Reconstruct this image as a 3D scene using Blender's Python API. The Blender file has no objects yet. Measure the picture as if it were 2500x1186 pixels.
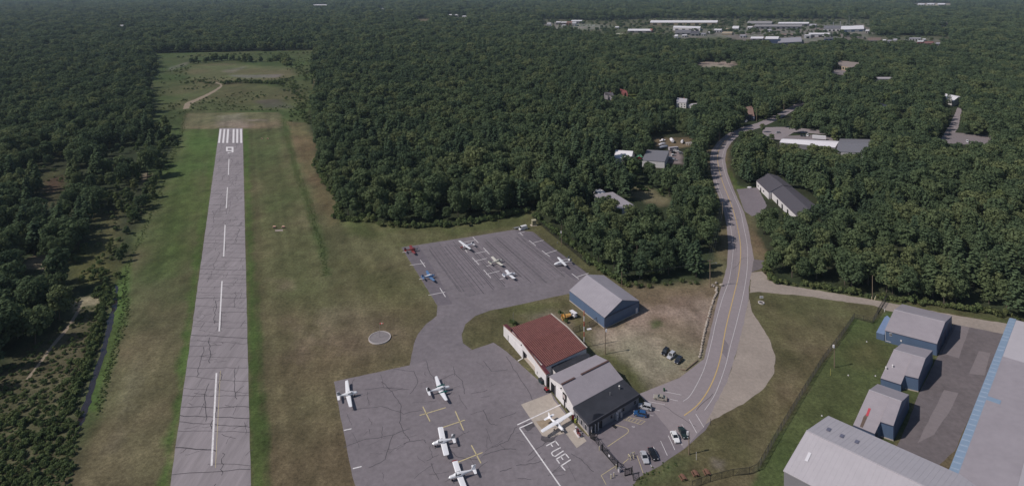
import bpy, bmesh, math, random
import numpy as np
from mathutils import Vector, Matrix
from mathutils.geometry import tessellate_polygon
RND = random.Random(11)
SC = bpy.context.scene
COL = SC.collection
rad = math.radians
# ------------------------------------------------------------------ camera, sky, sun, exposure
F, H, YH, XC = 1450.0, 142.0, -35.0, 1250.0      # focal length in photo pixels, height in m, horizon row, centre column
cd = bpy.data.cameras.new('camera'); cam = bpy.data.objects.new('camera', cd); COL.objects.link(cam)
cam.location = (0, 0, H); cam.rotation_euler = (rad(90), 0, 0)
cd.sensor_width = 36; cd.lens = 36*F/2500; cd.shift_y = -(592-YH)/2500
cd.clip_start = 1; cd.clip_end = 30000
SC.camera = cam
SUN_EL, SUN_AZ = rad(45), rad(-106)               # azimuth from +Y (view direction) towards +X: sun comes from the left, a little behind the camera
w = bpy.data.worlds.new('World'); SC.world = w; w.use_nodes = True
sky = w.node_tree.nodes.new('ShaderNodeTexSky'); sky.sky_type = 'NISHITA'; sky.sun_disc = False
sky.sun_elevation = SUN_EL; sky.sun_rotation = SUN_AZ; sky.altitude = 100
w.node_tree.links.new(sky.outputs[0], w.node_tree.nodes['Background'].inputs[0])
w.node_tree.nodes['Background'].inputs[1].default_value = 0.072
sl = bpy.data.lights.new('sun', 'SUN'); sl.energy = 3.6; sl.angle = rad(0.5); sl.color = (1, .94, .87)
sun = bpy.data.objects.new('sun', sl); COL.objects.link(sun)
sd = Vector((math.sin(SUN_AZ)*math.cos(SUN_EL), math.cos(SUN_AZ)*math.cos(SUN_EL), math.sin(SUN_EL)))
sun.rotation_euler = sd.to_track_quat('Z', 'Y').to_euler(); sun.location = (-300, -100, 500)
SC.view_settings.view_transform = 'Standard'; SC.view_settings.look = 'None'
SC.view_settings.exposure = 0.0; SC.view_settings.gamma = 1
try:
    SC.cycles.max_bounces = 5; SC.cycles.volume_bounces = 0; SC.cycles.transparent_max_bounces = 8
except Exception: pass
# ------------------------------------------------------------------ helpers
def at(x, y, z=0.0):
    D = F*(H-z)/(y-YH)
    return Vector(((x-XC)*D/F, D, z))
def pxm(y): return (y-YH)/H                        # photo pixels per metre at ground row y
def link(o):
    COL.objects.link(o); return o
def tag(o, label=None, cat=None, group=None, kind=None):
    if label: o['label'] = label
    if cat: o['category'] = cat
    if group: o['group'] = group
    if kind: o['kind'] = kind
    return o
def thing(name, label, cat, loc=(0, 0, 0), rz=0, group=None):
    o = link(bpy.data.objects.new(name, None)); o.empty_display_size = .5
    o.location = loc; o.rotation_euler = (0, 0, rz)
    return tag(o, label, cat, group)
MATS = {}
def mat(name, c, rough=.85, var=.15, scale=1.0, metal=0.0, spec=.25, stretch=None, detail=4, var2=0, scale2=.05):
    if name in MATS: return MATS[name]
    m = bpy.data.materials.new(name); MATS[name] = m; m.use_nodes = True
    nt = m.node_tree; b = nt.nodes['Principled BSDF']
    b.inputs['Roughness'].default_value = rough; b.inputs['Metallic'].default_value = metal
    b.inputs['Specular IOR Level'].default_value = spec
    b.inputs['Base Color'].default_value = (*c, 1)
    last = None
    for v, s in ((var, scale), (var2, scale2)):
        if not v: continue
        tc = nt.nodes.new('ShaderNodeTexCoord'); mp = nt.nodes.new('ShaderNodeMapping')
        if stretch: mp.inputs['Scale'].default_value = stretch
        n = nt.nodes.new('ShaderNodeTexNoise'); n.inputs['Scale'].default_value = s; n.inputs['Detail'].default_value = detail
        n.inputs['Roughness'].default_value = .65
        nt.links.new(tc.outputs['Object'], mp.inputs[0]); nt.links.new(mp.outputs[0], n.inputs['Vector'])
        mr = nt.nodes.new('ShaderNodeMapRange'); mr.inputs[1].default_value = .25; mr.inputs[2].default_value = .75
        mr.inputs[3].default_value = 1-v; mr.inputs[4].default_value = 1+v
        nt.links.new(n.outputs['Fac'], mr.inputs[0])
        mx = nt.nodes.new('ShaderNodeMix'); mx.data_type = 'RGBA'; mx.blend_type = 'MULTIPLY'; mx.inputs[0].default_value = 1
        if last is None: mx.inputs[6].default_value = (*c, 1)
        else: nt.links.new(last, mx.inputs[6])
        nt.links.new(mr.outputs[0], mx.inputs[7]); last = mx.outputs[2]
    if last is not None: nt.links.new(last, b.inputs['Base Color'])
    return m
def glossy(name, c, rough=.25, coat=.4):
    m = mat(name, c, rough, 0.05, .8, 0, .5)
    m.node_tree.nodes['Principled BSDF'].inputs['Coat Weight'].default_value = coat
    return m
class MB:
    def __init__(s): s.v = []; s.f = []; s.m = []
    def add(s, vs, fs, m=0):
        o = len(s.v); s.v += [tuple(p) for p in vs]
        for f in fs: s.f.append([o+i for i in f]); s.m.append(m)
    def poly(s, pts, m=0): s.add(pts, [list(range(len(pts)))], m)
    def box(s, c, size, rz=0, m=0, R=None):
        R = R or Matrix.Rotation(rz, 3, 'Z'); c = Vector(c); a, b, d = [k/2 for k in size]
        vs = [c+R@Vector((i*a, j*b, k*d)) for i in (-1, 1) for j in (-1, 1) for k in (-1, 1)]
        s.add(vs, [(0,1,3,2), (4,6,7,5), (0,4,5,1), (2,3,7,6), (0,2,6,4), (1,5,7,3)], m)
    def beam(s, p0, p1, w, h, m=0):                # a bar from p0 to p1, w wide, h high (centred)
        p0 = Vector(p0); p1 = Vector(p1); d = (p1-p0).normalized()
        sde = d.cross(Vector((0, 0, 1)))
        if sde.length < 1e-4: sde = Vector((1, 0, 0))
        sde.normalize(); up = sde.cross(d)
        vs = [q+sde*a*w/2+up*b*h/2 for q in (p0, p1) for a, b in ((-1,-1), (1,-1), (1,1), (-1,1))]
        s.add(vs, [(0,1,2,3), (7,6,5,4), (0,4,5,1), (1,5,6,2), (2,6,7,3), (3,7,4,0)], m)
    def prism(s, pts, z0, z1, m=0, mtop=None):     # vertical prism over plan points
        n = len(pts); vs = [(p[0], p[1], z0) for p in pts]+[(p[0], p[1], z1) for p in pts]
        s.add(vs, [[i, (i+1) % n, n+(i+1) % n, n+i] for i in range(n)]+[list(range(n))[::-1]], m)
        s.add(vs[n:], [list(range(n))], m if mtop is None else mtop)
    def tube(s, p0, p1, r0, r1=None, n=6, m=0):
        r1 = r0 if r1 is None else r1; p0 = Vector(p0); p1 = Vector(p1); d = (p1-p0).normalized()
        a = d.orthogonal().normalized(); b = d.cross(a)
        vs = [p+(a*math.cos(2*math.pi*i/n)+b*math.sin(2*math.pi*i/n))*r for p, r in ((p0, r0), (p1, r1)) for i in range(n)]
        s.add(vs, [[i, (i+1) % n, n+(i+1) % n, n+i] for i in range(n)]+[list(range(n))[::-1], list(range(n, 2*n))], m)
    def loft(s, rings, m=0, cap=True):
        n = len(rings[0]); vs = [p for r in rings for p in r]
        fs = [[k*n+i, k*n+(i+1) % n, (k+1)*n+(i+1) % n, (k+1)*n+i] for k in range(len(rings)-1) for i in range(n)]
        if cap: fs += [list(range(n))[::-1], list(range((len(rings)-1)*n, len(rings)*n))]
        s.add(vs, fs, m)
    def ball(s, c, r, m=0, nu=8, nv=6, jit=0, rnd=None):
        c = Vector(c); R = Vector(r) if not isinstance(r, (int, float)) else Vector((r, r, r)); rings = []
        for k in range(nv+1):
            t = math.pi*k/nv; t = min(max(t, .12), math.pi-.12)
            ring = []
            for i in range(nu):
                p = 2*math.pi*i/nu; j = 1+(rnd.uniform(-jit, jit) if jit else 0)
                ring.append(c+Vector((R.x*math.sin(t)*math.cos(p), R.y*math.sin(t)*math.sin(p), R.z*math.cos(t)))*j)
            rings.append(ring[::-1])
        s.loft(rings, m)
    def mesh(s, name, mats, smooth=False):
        me = bpy.data.meshes.new(name); me.from_pydata(s.v, [], s.f)
        for k in (mats if isinstance(mats, (list, tuple)) else [mats]): me.materials.append(k)
        me.polygons.foreach_set('material_index', s.m)
        if smooth: me.polygons.foreach_set('use_smooth', [True]*len(s.f))
        me.update(); return me
    def build(s, name, mats, parent=None, world=False, smooth=False):
        if world and parent is not None:
            L = parent.location; q = parent
            while q.parent is not None: q = q.parent; L = L+q.location
            s.v = [(a-L.x, b-L.y, c-L.z) for a, b, c in s.v]
        o = link(bpy.data.objects.new(name, s.mesh(name, mats, smooth)))
        if parent is not None: o.parent = parent
        return o
def ccw(p):
    a = sum(p[i][0]*p[(i+1) % len(p)][1]-p[(i+1) % len(p)][0]*p[i][1] for i in range(len(p)))
    return p if a > 0 else p[::-1]
def inpoly(x, y, P):
    x = np.asarray(x, float); y = np.asarray(y, float); r = np.zeros(x.shape, bool); n = len(P); j = n-1
    for i in range(n):
        xi, yi = P[i][0], P[i][1]; xj, yj = P[j][0], P[j][1]
        c = ((yi > y) != (yj > y)) & (x < (xj-xi)*(y-yi)/((yj-yi) if yj != yi else 1e-9)+xi)
        r ^= c; j = i
    return r
def seg_dist(x, y, P, closed=True):
    d = np.full(np.shape(x), 1e9); n = len(P)
    for i in range(n if closed else n-1):
        ax, ay = P[i][0], P[i][1]; bx, by = P[(i+1) % n][0], P[(i+1) % n][1]
        vx, vy = bx-ax, by-ay; L = vx*vx+vy*vy+1e-9
        t = np.clip(((x-ax)*vx+(y-ay)*vy)/L, 0, 1)
        d = np.minimum(d, np.hypot(x-ax-t*vx, y-ay-t*vy))
    return d
NR = np.random.RandomState(5); LAT = NR.rand(256, 256)
def vnoise(x, y, s, o=0):
    x = x/s+o*17.3; y = y/s+o*9.1; xi = np.floor(x).astype(int); yi = np.floor(y).astype(int); fx = x-xi; fy = y-yi
    fx = fx*fx*(3-2*fx); fy = fy*fy*(3-2*fy); g = lambda a, b: LAT[a % 256, b % 256]
    return (g(xi, yi)*(1-fx)+g(xi+1, yi)*fx)*(1-fy)+(g(xi, yi+1)*(1-fx)+g(xi+1, yi+1)*fx)*fy
def fbm(x, y, s, o=0): return (vnoise(x, y, s, o)+.5*vnoise(x, y, s/2.1, o+1)+.25*vnoise(x, y, s/4.3, o+2)+.13*vnoise(x, y, s/9, o+3))/1.88
def W(pts, z=0): return [at(p[0], p[1], z) for p in pts]
def densify(P, step, jit, closed=True):
    out = []; n = len(P)
    for i in range(n if closed else n-1):
        a, b = Vector(P[i]), Vector(P[(i+1) % n]); k = max(1, int((b-a).length/step))
        for j in range(k):
            q = a.lerp(b, j/k)
            if j: q += Vector((RND.uniform(-jit, jit), RND.uniform(-jit, jit), 0))
            out.append(q)
    if not closed: out.append(Vector(P[-1]))
    return out
def smooth_line(P, n=6):                           # Catmull-Rom through pixel points
    P = [Vector((p[0], p[1])) for p in P]; out = []
    for i in range(len(P)-1):
        p0, p1, p2, p3 = P[max(i-1, 0)], P[i], P[i+1], P[min(i+2, len(P)-1)]
        for k in range(n):
            t = k/n
            out.append(.5*((2*p1)+(p2-p0)*t+(2*p0-5*p1+4*p2-p3)*t*t+(3*p1-p0-3*p2+p3)*t**3))
    out.append(P[-1]); return [(p.x, p.y) for p in out]
def ribbon(mb, pts, width, z, m=0):                # flat strip along world points
    pts = [Vector((p[0], p[1], z)) for p in pts]; L = []; Rr = []
    for i, p in enumerate(pts):
        d = (pts[min(i+1, len(pts)-1)]-pts[max(i-1, 0)]).normalized(); s = Vector((-d.y, d.x, 0))*width/2
        L.append(p+s); Rr.append(p-s)
    n = len(pts); mb.add(L+Rr, [[n+i, n+i+1, i+1, i] for i in range(n-1)], m)
def sheet(name, px, z, m, step=3, jit=.12):
    mb = MB(); P = densify(W(px, 0), step, jit); P = [Vector((p.x, p.y, z)) for p in ccw(P)]
    vs = P; mb.add(vs, [list(t) for t in tessellate_polygon([vs])])
    o = mb.build(name, m)
    bm = bmesh.new(); bm.from_mesh(o.data); bmesh.ops.recalc_face_normals(bm, faces=bm.faces)
    if sum(f.normal.z for f in bm.faces) < 0: bmesh.ops.reverse_faces(bm, faces=bm.faces)
    bm.to_mesh(o.data); bm.free()
    return tag(o, kind='structure')
# ------------------------------------------------------------------ plan of the place (photo pixels of points on the ground)
RW_L = [(406.5, 1250), (536, 312)]; RW_R = [(614, 1250), (592.3, 312)]
RUNWAY = [RW_L[0], RW_L[1], RW_R[1], RW_R[0]]
FIELD = [(100,1400),(150,1120),(205,992),(262,820),(285,700),(305,640),(345,560),(380,485),(402,430),(430,348),(398,330),(372,332),(371,250),(367,130),(620,125),(775,122),(771,200),(757,262),(750,300),(770,340),(775,390),(765,410),(790,445),(822,490),(824,533),(900,539),(960,550),(1100,550),(1180,538),(1290,514),(1365,576),(1420,623),(1480,668),(1525,694),(1640,696),(1708,690),(1738,662),(1752,610),(1754,560),(1750,500),(1740,440),(1728,400),(1722,370),(1745,352),(1772,332),(1790,332),(1784,350),(1780,400),(1800,452),(1836,462),(1840,522),(1845,568),(1873,616),(1870,655),(1888,690),(1960,699),(2100,722),(2200,736),(2340,756),(2500,782),(2900,850),(2900,1500),(100,1500)]
ROAD_Y = [(1670,1013),(1705,985),(1735,940),(1757,880),(1772,800),(1789,730),(1802,675),(1808,625),(1807,590),(1800,550),(1791,516),(1779,482),(1767,452),(1757,420),(1752,388),(1755.5,366),(1768,346.5),(1785,331),(1815,316),(1850,305),(1880,292),(1912,277),(1957,250),(1990,232),(2030,214)]
ROAD_WL = [(1668,978),(1688,960),(1719,899),(1738,829),(1747,788),(1763,730),(1780,682),(1788,630),(1789.5,597),(1783,550),(1775,516),(1764,482),(1752,452),(1744,420),(1741,388),(1746,366),(1760,346.5),(1776,331)]
ROAD_WR = [(1720,1000),(1746,960),(1770,896),(1783.5,842),(1798,788),(1812,730),(1821,682),(1825,640),(1824,597),(1815,550),(1808,516),(1794,482),(1781,452),(1769.5,420),(1763.5,388),(1768,366),(1778,346.5),(1795,331)]
ROAD = [(1659,921),(1719,875),(1735,802),(1748,748),(1760,702),(1774,653),(1776,628),(1778,600),(1774,550),(1767,516),(1756,482),(1744,452),(1736,420),(1733,388),(1737,366),(1752,346),(1772,328),(1812,310),(1848,300),(1878,287),(1909,272),(1953,247),(1984,229),(2026,211),
        (2034,217),(1996,236),(1962,254),(1918,281),(1886,298),(1856,311),(1818,323),(1799,334),(1785,348),(1774,366),(1770,388),(1776,420),(1788,452),(1800,482),(1816,516),(1826,550),(1836,604),(1841,632),(1835,664),(1828,701),(1828,727),(1816,790),(1800,850),(1776,930),(1740,1000),(1720,1040),(1670,1093),(1560,960)]
LOT = [(1545,1186),(1556,1166),(1612,1135),(1672,1093),(1722,1049),(1738,1022),(1764,985),(1776,930),(1700,905),(1659,921),(1625,950),(1600,962),(1584,976),(1556,986),(1436,1064),(1470,1100)]
APRON_UP = [(980,603),(1130,580),(1200,568.5),(1255,559.5),(1301,565),(1345,600),(1436,668),(1480,700),(1420,722),(1388,716),(1340,726),(1240,748.5),(1198,756),(1160,770),(1136,790),(1127,815),(1130,836),(1152,852),(1080,880),(1000,891),(1010,840),(1020,815),(1040,790),(1066,770),(1068,745)]
APRON_LO = [(815,930),(1000,890),(1140,857),(1205,835),(1238,858),(1290,905),(1340,950),(1400,1030),(1436,1064),(1470,1100),(1545,1186),(1600,1260),(888,1260),(860,1160)]
SHOULDER = [(1828,727),(1836,760),(1856,790),(1880,830),(1893,868),(1890,910),(1862,950),(1815,985),(1765,1010),(1722,1034),(1740,1000),(1776,930),(1800,850),(1816,790)]
GRAVEL = [(1835,664),(1860,661),(1890,690),(1950,700),(2100,725),(2170,738),(2330,768),(2480,792),(2560,806),(2540,830),(2440,812),(2330,790),(2240,770),(2165,757),(2135,745),(2080,738),(1960,721),(1852,711),(1829,714)]
COURT = [(2330,782),(2450,806),(2440,840),(2390,965),(2330,1100),(2220,1200),(2160,1150),(2215,1035),(2243,960),(2288,872)]
DIRT = [(1500,790),(1560,760),(1600,740),(1690,760),(1735,730),(1748,748),(1735,802),(1719,875),(1659,921),(1625,950),(1600,950),(1570,915),(1530,880),(1480,850),(1452,830),(1450,800),(1470,805)]
def region(P, c, feather=2.0, amp=3.0, ns=9, strength=1.0): return (W(P), c, feather, amp, ns, strength)
FLOOR = (.034,.042,.022); GREEN = (.066,.098,.030); BROWN = (.116,.101,.057); ROUGH = (.060,.078,.030); SAND = (.27,.21,.155); TAN = (.16,.128,.085)
REG = [
 region(FIELD, BROWN, 2, 2),
 region([(205,990),(262,820),(285,700),(305,640),(345,560),(380,485),(402,430),(430,348),(398,330),(372,332),(367,130),(775,122),(757,262),(750,300),(700,296),(680,275),(455,275),(430,380),(385,490),(350,570),(318,640),(312,760),(290,830),(262,920),(238,1005),(180,1150),(120,1150)], ROUGH, 2, 3),
 region([(340,800),(440,800),(470,640),(500,480),(531,312),(455,312),(436,355),(400,430),(350,560),(315,690)], (.080,.092,.042), 10, 14, 25),
 region([(262,960),(305,790),(335,700),(400,690),(448,760),(430,900),(395,1060),(340,1300),(180,1300)], (.118,.098,.060), 8, 10, 16, .85),
 region([(300,1000),(330,880),(336,880),(312,1010),(285,1100),(270,1100)], (.19,.16,.11), 3, 5, 7, .5),
 region([(531,312),(455,312),(436,355),(400,430),(370,520),(345,600),(420,660),(480,600),(512,480)], GREEN, 14, 14, 20, .9),
 region([(594,312),(690,312),(725,420),(740,480),(660,560),(612,560),(600,400)], (.076,.090,.038), 10, 10, 20, .9),
 region([(596,480),(650,560),(760,560),(800,720),(760,760),(640,700),(606,640)], (.096,.098,.047), 12, 14, 20, .7),
 region([(406,1250),(536,312),(523,312),(462,700),(425,1000),(365,1250)], GREEN, 1.2, 2.5, 7, .95),
 region([(614,1250),(592,312),(605,312),(626,700),(640,1000),(655,1250)], GREEN, 1.5, 2.5, 7, .95),
 region([(626,700),(632,700),(648,1000),(664,1250),(655,1250),(640,1000)], (.05,.078,.024), 1.2, 1, 7, .8),
 region([(455,275),(680,273),(700,312),(445,314)], (.135,.118,.070), 1.5, 2),
 region([(535,283),(590,277),(612,311),(530,311)], (.22,.18,.15), 5, 6, 8, .65),
 region([(606,291),(650,291),(650,294),(606,295)], (.24,.2,.17), 1.5, 2, 6, .7),
 region([(700,300),(735,305),(765,345),(772,392),(765,412),(795,460),(824,505),(824,545),(800,560),(770,470),(735,400),(715,350)], (.132,.104,.058), 3, 4),
 region([(462,160),(560,152),(690,165),(735,190),(620,200),(500,205),(462,190)], (.112,.110,.056), 10, 22, 35, .85),
 region([(440,210),(560,200),(720,215),(745,240),(700,270),(460,270),(420,262)], (.094,.096,.046), 10, 22, 35, .8),
 region([(560,183),(690,181),(685,188),(600,190)], (.15,.135,.13), 5, 8, 12, .7),
 region([(620,245),(690,240),(710,262),(640,262)], (.085,.075,.065), 6, 8, 18, .7),
 region([(540,172),(600,160),(600,164),(560,180)], (.17,.15,.12), 3, 4, 9, .6),
 region([(410,165),(460,150),(455,158),(415,172)], (.15,.14,.12), 3, 4, 9, .6),
 region([(830,532),(960,552),(1100,552),(1290,516),(1330,560),(1255,556),(1100,578),(980,598),(860,570)], (.080,.086,.036), 4, 6, 20, .9),
 region([(905,552),(1090,575),(980,600),(940,590)], (.12,.1,.058), 6, 8, 12, .7),
 region([(1290,516),(1420,625),(1480,672),(1440,668),(1345,597),(1305,565),(1275,535)], (.088,.078,.040), 3, 4, 12, .8),
 region([(660,680),(715,685),(720,700),(690,702)], TAN, 3, 5, 8, .8),
 region([(690,770),(740,765),(755,830),(735,880),(715,830)], (.165,.13,.09), 6, 9, 10, .75),
 region([(780,760),(830,770),(840,830),(800,850),(770,800)], (.16,.125,.09), 5, 9, 10, .7),
 region([(840,745),(960,770),(1040,780),(1010,830),(960,850),(880,870),(840,850)], (.14,.112,.075), 7, 9, 12, .7),
 region([(860,640),(1000,700),(1060,745),(1000,790),(880,730)], (.088,.082,.038), 10, 14, 18, .7),
 region([(1135,800),(1200,760),(1260,765),(1300,770),(1240,800),(1230,830),(1160,850)], (.108,.095,.05), 3, 4, 9, .8),
 region([(1290,765),(1340,755),(1395,790),(1400,810),(1360,800)], (.20,.165,.13), 3, 4, 8, .8),
 region([(1200,752),(1300,735),(1390,722),(1400,745),(1340,760),(1230,775)], (.085,.085,.036), 3, 5, 9, .8),
 region([(1395,770),(1480,815),(1530,880),(1570,915),(1605,955),(1580,975),(1520,925),(1460,865),(1430,850)], (.090,.088,.038), 3, 4, 8, .85),
 region([(1530,700),(1700,694),(1745,690),(1755,700),(1740,790),(1700,880),(1660,905),(1500,815),(1545,765)], (.155,.122,.08), 4, 6, 10, .9),
 region(DIRT, (.255,.207,.162), 3, 6, 9, .9),
 region([(1590,770),(1700,790),(1715,860),(1690,890),(1640,860),(1590,820)], (.135,.112,.07), 4, 7, 8, .6),
 region([(1585,785),(1612,780),(1620,793),(1595,800)], (.06,.085,.03), 1.5, 2, 4, .8),
 region([(1640,725),(1715,720),(1720,745),(1660,750)], (.19,.15,.115), 4, 5, 8, .6),
 region([(1828,712),(1852,712),(2080,738),(2140,750),(2086,776),(2040,840),(1960,960),(1850,1145),(1760,1165),(1560,1186),(1612,1137),(1722,1052),(1815,985),(1893,900),(1890,850),(1836,765)], (.098,.090,.046), 2, 3, 10, .95),
 region([(1950,740),(2080,745),(2060,800),(1980,860),(1940,850)], (.13,.102,.064), 8, 10, 14, .6),
 region([(1960,840),(2010,850),(1920,1000),(1860,1110),(1850,1040)], (.135,.11,.068), 5, 8, 12, .7),
 region([(1600,1140),(1640,1110),(1660,1120),(1640,1186),(1560,1190)], (.075,.095,.04), 3, 4, 6, .8),
 region([(1740,1120),(1765,1125),(1760,1145),(1745,1140)], (.22,.19,.17), 1.5, 2, 4, .7),
 region([(2086,776),(2131,788),(2160,760),(2190,740),(2330,780),(2290,870),(2215,1030),(2160,1150),(2060,1300),(1800,1300),(1850,1148),(1960,962),(2040,842)], (.066,.088,.033), 1.0, 1.5, 7, .95),
 region([(2100,820),(2140,800),(2150,870),(2090,880)], (.088,.085,.038), 6, 8, 9, .6),
 region([(2220,1000),(2275,1010),(2250,1050),(2200,1080)], (.095,.10,.042), 2, 3, 6, .9),
 region([(1888,690),(1960,699),(2100,722),(2340,756),(2500,782),(2500,798),(2330,768),(2100,727),(1890,695)], (.075,.09,.035), 1.5, 2, 7, .9),
 region([(1836,560),(1846,575),(1872,618),(1868,634),(1841,630)], (.13,.105,.062), 1.5, 2, 6, .8),
 region([(1838,668),(1862,664),(1886,690),(1866,694)], (.17,.135,.09), 1.5, 2, 5, .8),
 region([(1772,395),(1800,452),(1830,460),(1800,463),(1780,430)], (.072,.098,.03), 1, 2, 6, .9),
 region([(684,285),(698,285),(728,410),(755,480),(780,560),(797,620),(803,675),(793,675),(780,620),(762,560),(738,480),(714,410)], (.085,.105,.042), 2, 2.5, 5, .9),
 # left scrub: meadow, tracks, clearings
 region([(-60,920),(20,890),(130,800),(190,735),(235,745),(262,760),(240,850),(200,950),(150,1300),(-500,1300)], (.092,.080,.048), 4, 6, 10, .9),
 region([(180,605),(250,590),(285,640),(280,690),(200,700),(165,650)], (.088,.088,.036), 4, 5, 10, .9),
 region([(225,520),(290,520),(290,600),(240,600)], (.080,.078,.036), 4, 5, 10, .9),
 region([(100,420),(150,415),(165,455),(130,500),(95,470)], (.066,.066,.032), 5, 6, 10, .9),
 region([(103,440),(150,430),(150,460),(125,470)], (.07,.042,.03), 4, 4, 8, .9),
 region([(95,620),(112,622),(108,655),(60,655),(60,640)], (.26,.20,.15), 2, 4, 6, .9),
 region([(345,428),(362,420),(358,440),(348,446)], SAND, 2, 4, 6, .8), region([(275,395),(292,392),(290,404),(278,404)], SAND, 2, 3, 6, .8),
 region([(178,735),(200,728),(245,725),(240,740),(205,742),(190,755)], SAND, 1.5, 3, 5, .9),
 region([(262,820),(285,700),(300,650),(318,640),(312,760),(290,830),(262,920),(238,1005),(205,1000)], (.074,.106,.034), 1.5, 2, 6, .95),
 region([(1320,46),(1480,50),(1600,44),(2125,46),(2135,86),(2320,88),(2330,114),(1860,114),(1640,100),(1480,94),(1320,72)], (.10,.10,.06), 30, 40, 80, .8),
 # far clearings and industrial lots
 region([(1700,150),(1800,148),(1795,164),(1705,164)], (.26,.22,.185), 6, 10, 20, .9),
 region([(1330,52),(1480,60),(1470,72),(1340,72)], (.2,.19,.17), 25, 30, 60, .8),
 region([(1640,70),(1860,66),(1860,104),(1760,90),(1645,96)], (.17,.16,.145), 20, 30, 50, .8),
 region([(1830,60),(2120,60),(2130,110),(1960,108),(1830,100)], (.18,.165,.15), 20, 30, 50, .8),
 region([(2100,92),(2330,96),(2330,110),(2100,108)], (.15,.135,.11), 12, 20, 40, .7),
 region([(2225,5),(2325,7),(2325,14),(2235,13)], (.33,.29,.25), 60, 60, 90, .9),
 region([(1018,46),(1048,45),(1046,52),(1020,52)], (.16,.12,.08), 20, 30, 50, .8),
 region([(1525,225),(1560,222),(1562,240),(1530,242)], (.085,.11,.035), 4, 5, 10, .9),
 region([(1540,452),(1580,455),(1640,490),(1610,500),(1550,480)], (.17,.135,.09), 3, 5, 9, .9),
 region([(1640,358),(1668,372),(1668,400),(1620,398),(1630,372)], (.22,.195,.185), 2, 3, 7, .9),
 region([(1600,335),(1690,335),(1690,358),(1640,360),(1600,360)], (.14,.115,.07), 2, 4, 7, .9),
]
# ground: one sheet to the horizon, fine near the airfield and coarse far away
rows = list(np.exp(np.arange(math.log(95), math.log(1500), .0062)))+list(np.exp(np.arange(math.log(1500), math.log(16000), .03)))
cols = np.linspace(-1.25, 1.25, 620); rows = np.array(rows)
YY, UU = np.meshgrid(rows, cols, indexing='ij'); XX = YY*UU
cc = np.empty(XX.shape+(3,)); cc[...] = FLOOR
for P, c, fe, amp, ns, st in REG:
    xs = [p.x for p in P]; ys = [p.y for p in P]; mg = fe+amp+5
    ok = (XX > min(xs)-mg) & (XX < max(xs)+mg) & (YY > min(ys)-mg) & (YY < max(ys)+mg)
    x = XX[ok]; y = YY[ok]
    if not x.size: continue
    d = seg_dist(x, y, P); d = np.where(inpoly(x, y, P), d, -d)
    d = d+(fbm(x, y, ns, 3)-.5)*2*amp
    a = np.clip(d/fe*.5+.5, 0, 1)*st
    cc[ok] = cc[ok]*(1-a[:, None])+np.array(c)*a[:, None]
n1 = fbm(XX, YY, 22, 7); n2 = fbm(XX, YY, 6, 1); n3 = fbm(XX, YY, 55, 12)
n4 = fbm(XX*1.0, YY*.35, 2.6, 14)
cc *= (1+(n1-.5)*.55+(n2-.5)*.45+np.where(YY < 700, (n4-.5)*.5, 0))[..., None]
tint = np.clip((n3-.5)*2.4, -.5, .5)[..., None]
cc = cc*(1+tint*np.array([.16, -.06, .10]))
# mowing streaks along the runway
rl0, rl1 = at(*RW_L[0]), at(*RW_L[1]); rdir = (rl1-rl0).normalized(); rn = Vector((rdir.y, -rdir.x, 0))
lat = (XX-rl0.x)*rn.x+(YY-rl0.y)*rn.y
mow = vnoise(lat, YY*.02, 2.6, 4)-.5
near = (np.abs(lat-11) < 95) & (YY < 700)
cc *= 1+np.where(near, mow*.32, 0)[..., None]
nv = XX.size; nr, nc = XX.shape
me = bpy.data.meshes.new('ground'); co = np.stack([XX, YY, np.zeros_like(XX)], -1).reshape(-1, 3)
idx = np.arange(nv).reshape(nr, nc); fs = np.stack([idx[:-1, :-1], idx[:-1, 1:], idx[1:, 1:], idx[1:, :-1]], -1).reshape(-1, 4)
me.vertices.add(nv); me.vertices.foreach_set('co', co.ravel()); me.loops.add(fs.size); me.loops.foreach_set('vertex_index', fs.ravel().astype(np.int32))
me.polygons.add(len(fs)); me.polygons.foreach_set('loop_start', (np.arange(len(fs))*4).astype(np.int32)); me.update(calc_edges=True)
ca = me.color_attributes.new('soil', 'FLOAT_COLOR', 'POINT'); ca.data.foreach_set('color', np.concatenate([cc.reshape(-1, 3), np.ones((nv, 1))], 1).astype(np.float32).ravel())
gm = bpy.data.materials.new('grass_and_soil'); gm.use_nodes = True; nt = gm.node_tree; b = nt.nodes['Principled BSDF']
b.inputs['Roughness'].default_value = .95; b.inputs['Specular IOR Level'].default_value = .1
at_ = nt.nodes.new('ShaderNodeAttribute'); at_.attribute_name = 'soil'; tc = nt.nodes.new('ShaderNodeTexCoord'); last = at_.outputs['Color']
for s, v in ((.9, .42), (.22, .22), (3.0, .3)):
    n = nt.nodes.new('ShaderNodeTexNoise'); n.inputs['Scale'].default_value = s; n.inputs['Detail'].default_value = 5; n.inputs['Roughness'].default_value = .7
    nt.links.new(tc.outputs['Object'], n.inputs['Vector']); mr = nt.nodes.new('ShaderNodeMapRange'); mr.inputs[1].default_value = .28; mr.inputs[2].default_value = .72
    mr.inputs[3].default_value = 1-v; mr.inputs[4].default_value = 1+v; nt.links.new(n.outputs['Fac'], mr.inputs[0])
    mx = nt.nodes.new('ShaderNodeMix'); mx.data_type = 'RGBA'; mx.blend_type = 'MULTIPLY'; mx.inputs[0].default_value = 1
    nt.links.new(last, mx.inputs[6]); nt.links.new(mr.outputs[0], mx.inputs[7]); last = mx.outputs[2]
nt.links.new(last, b.inputs['Base Color'])
me.materials.append(gm); g = tag(link(bpy.data.objects.new('ground', me)), kind='structure')
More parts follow.
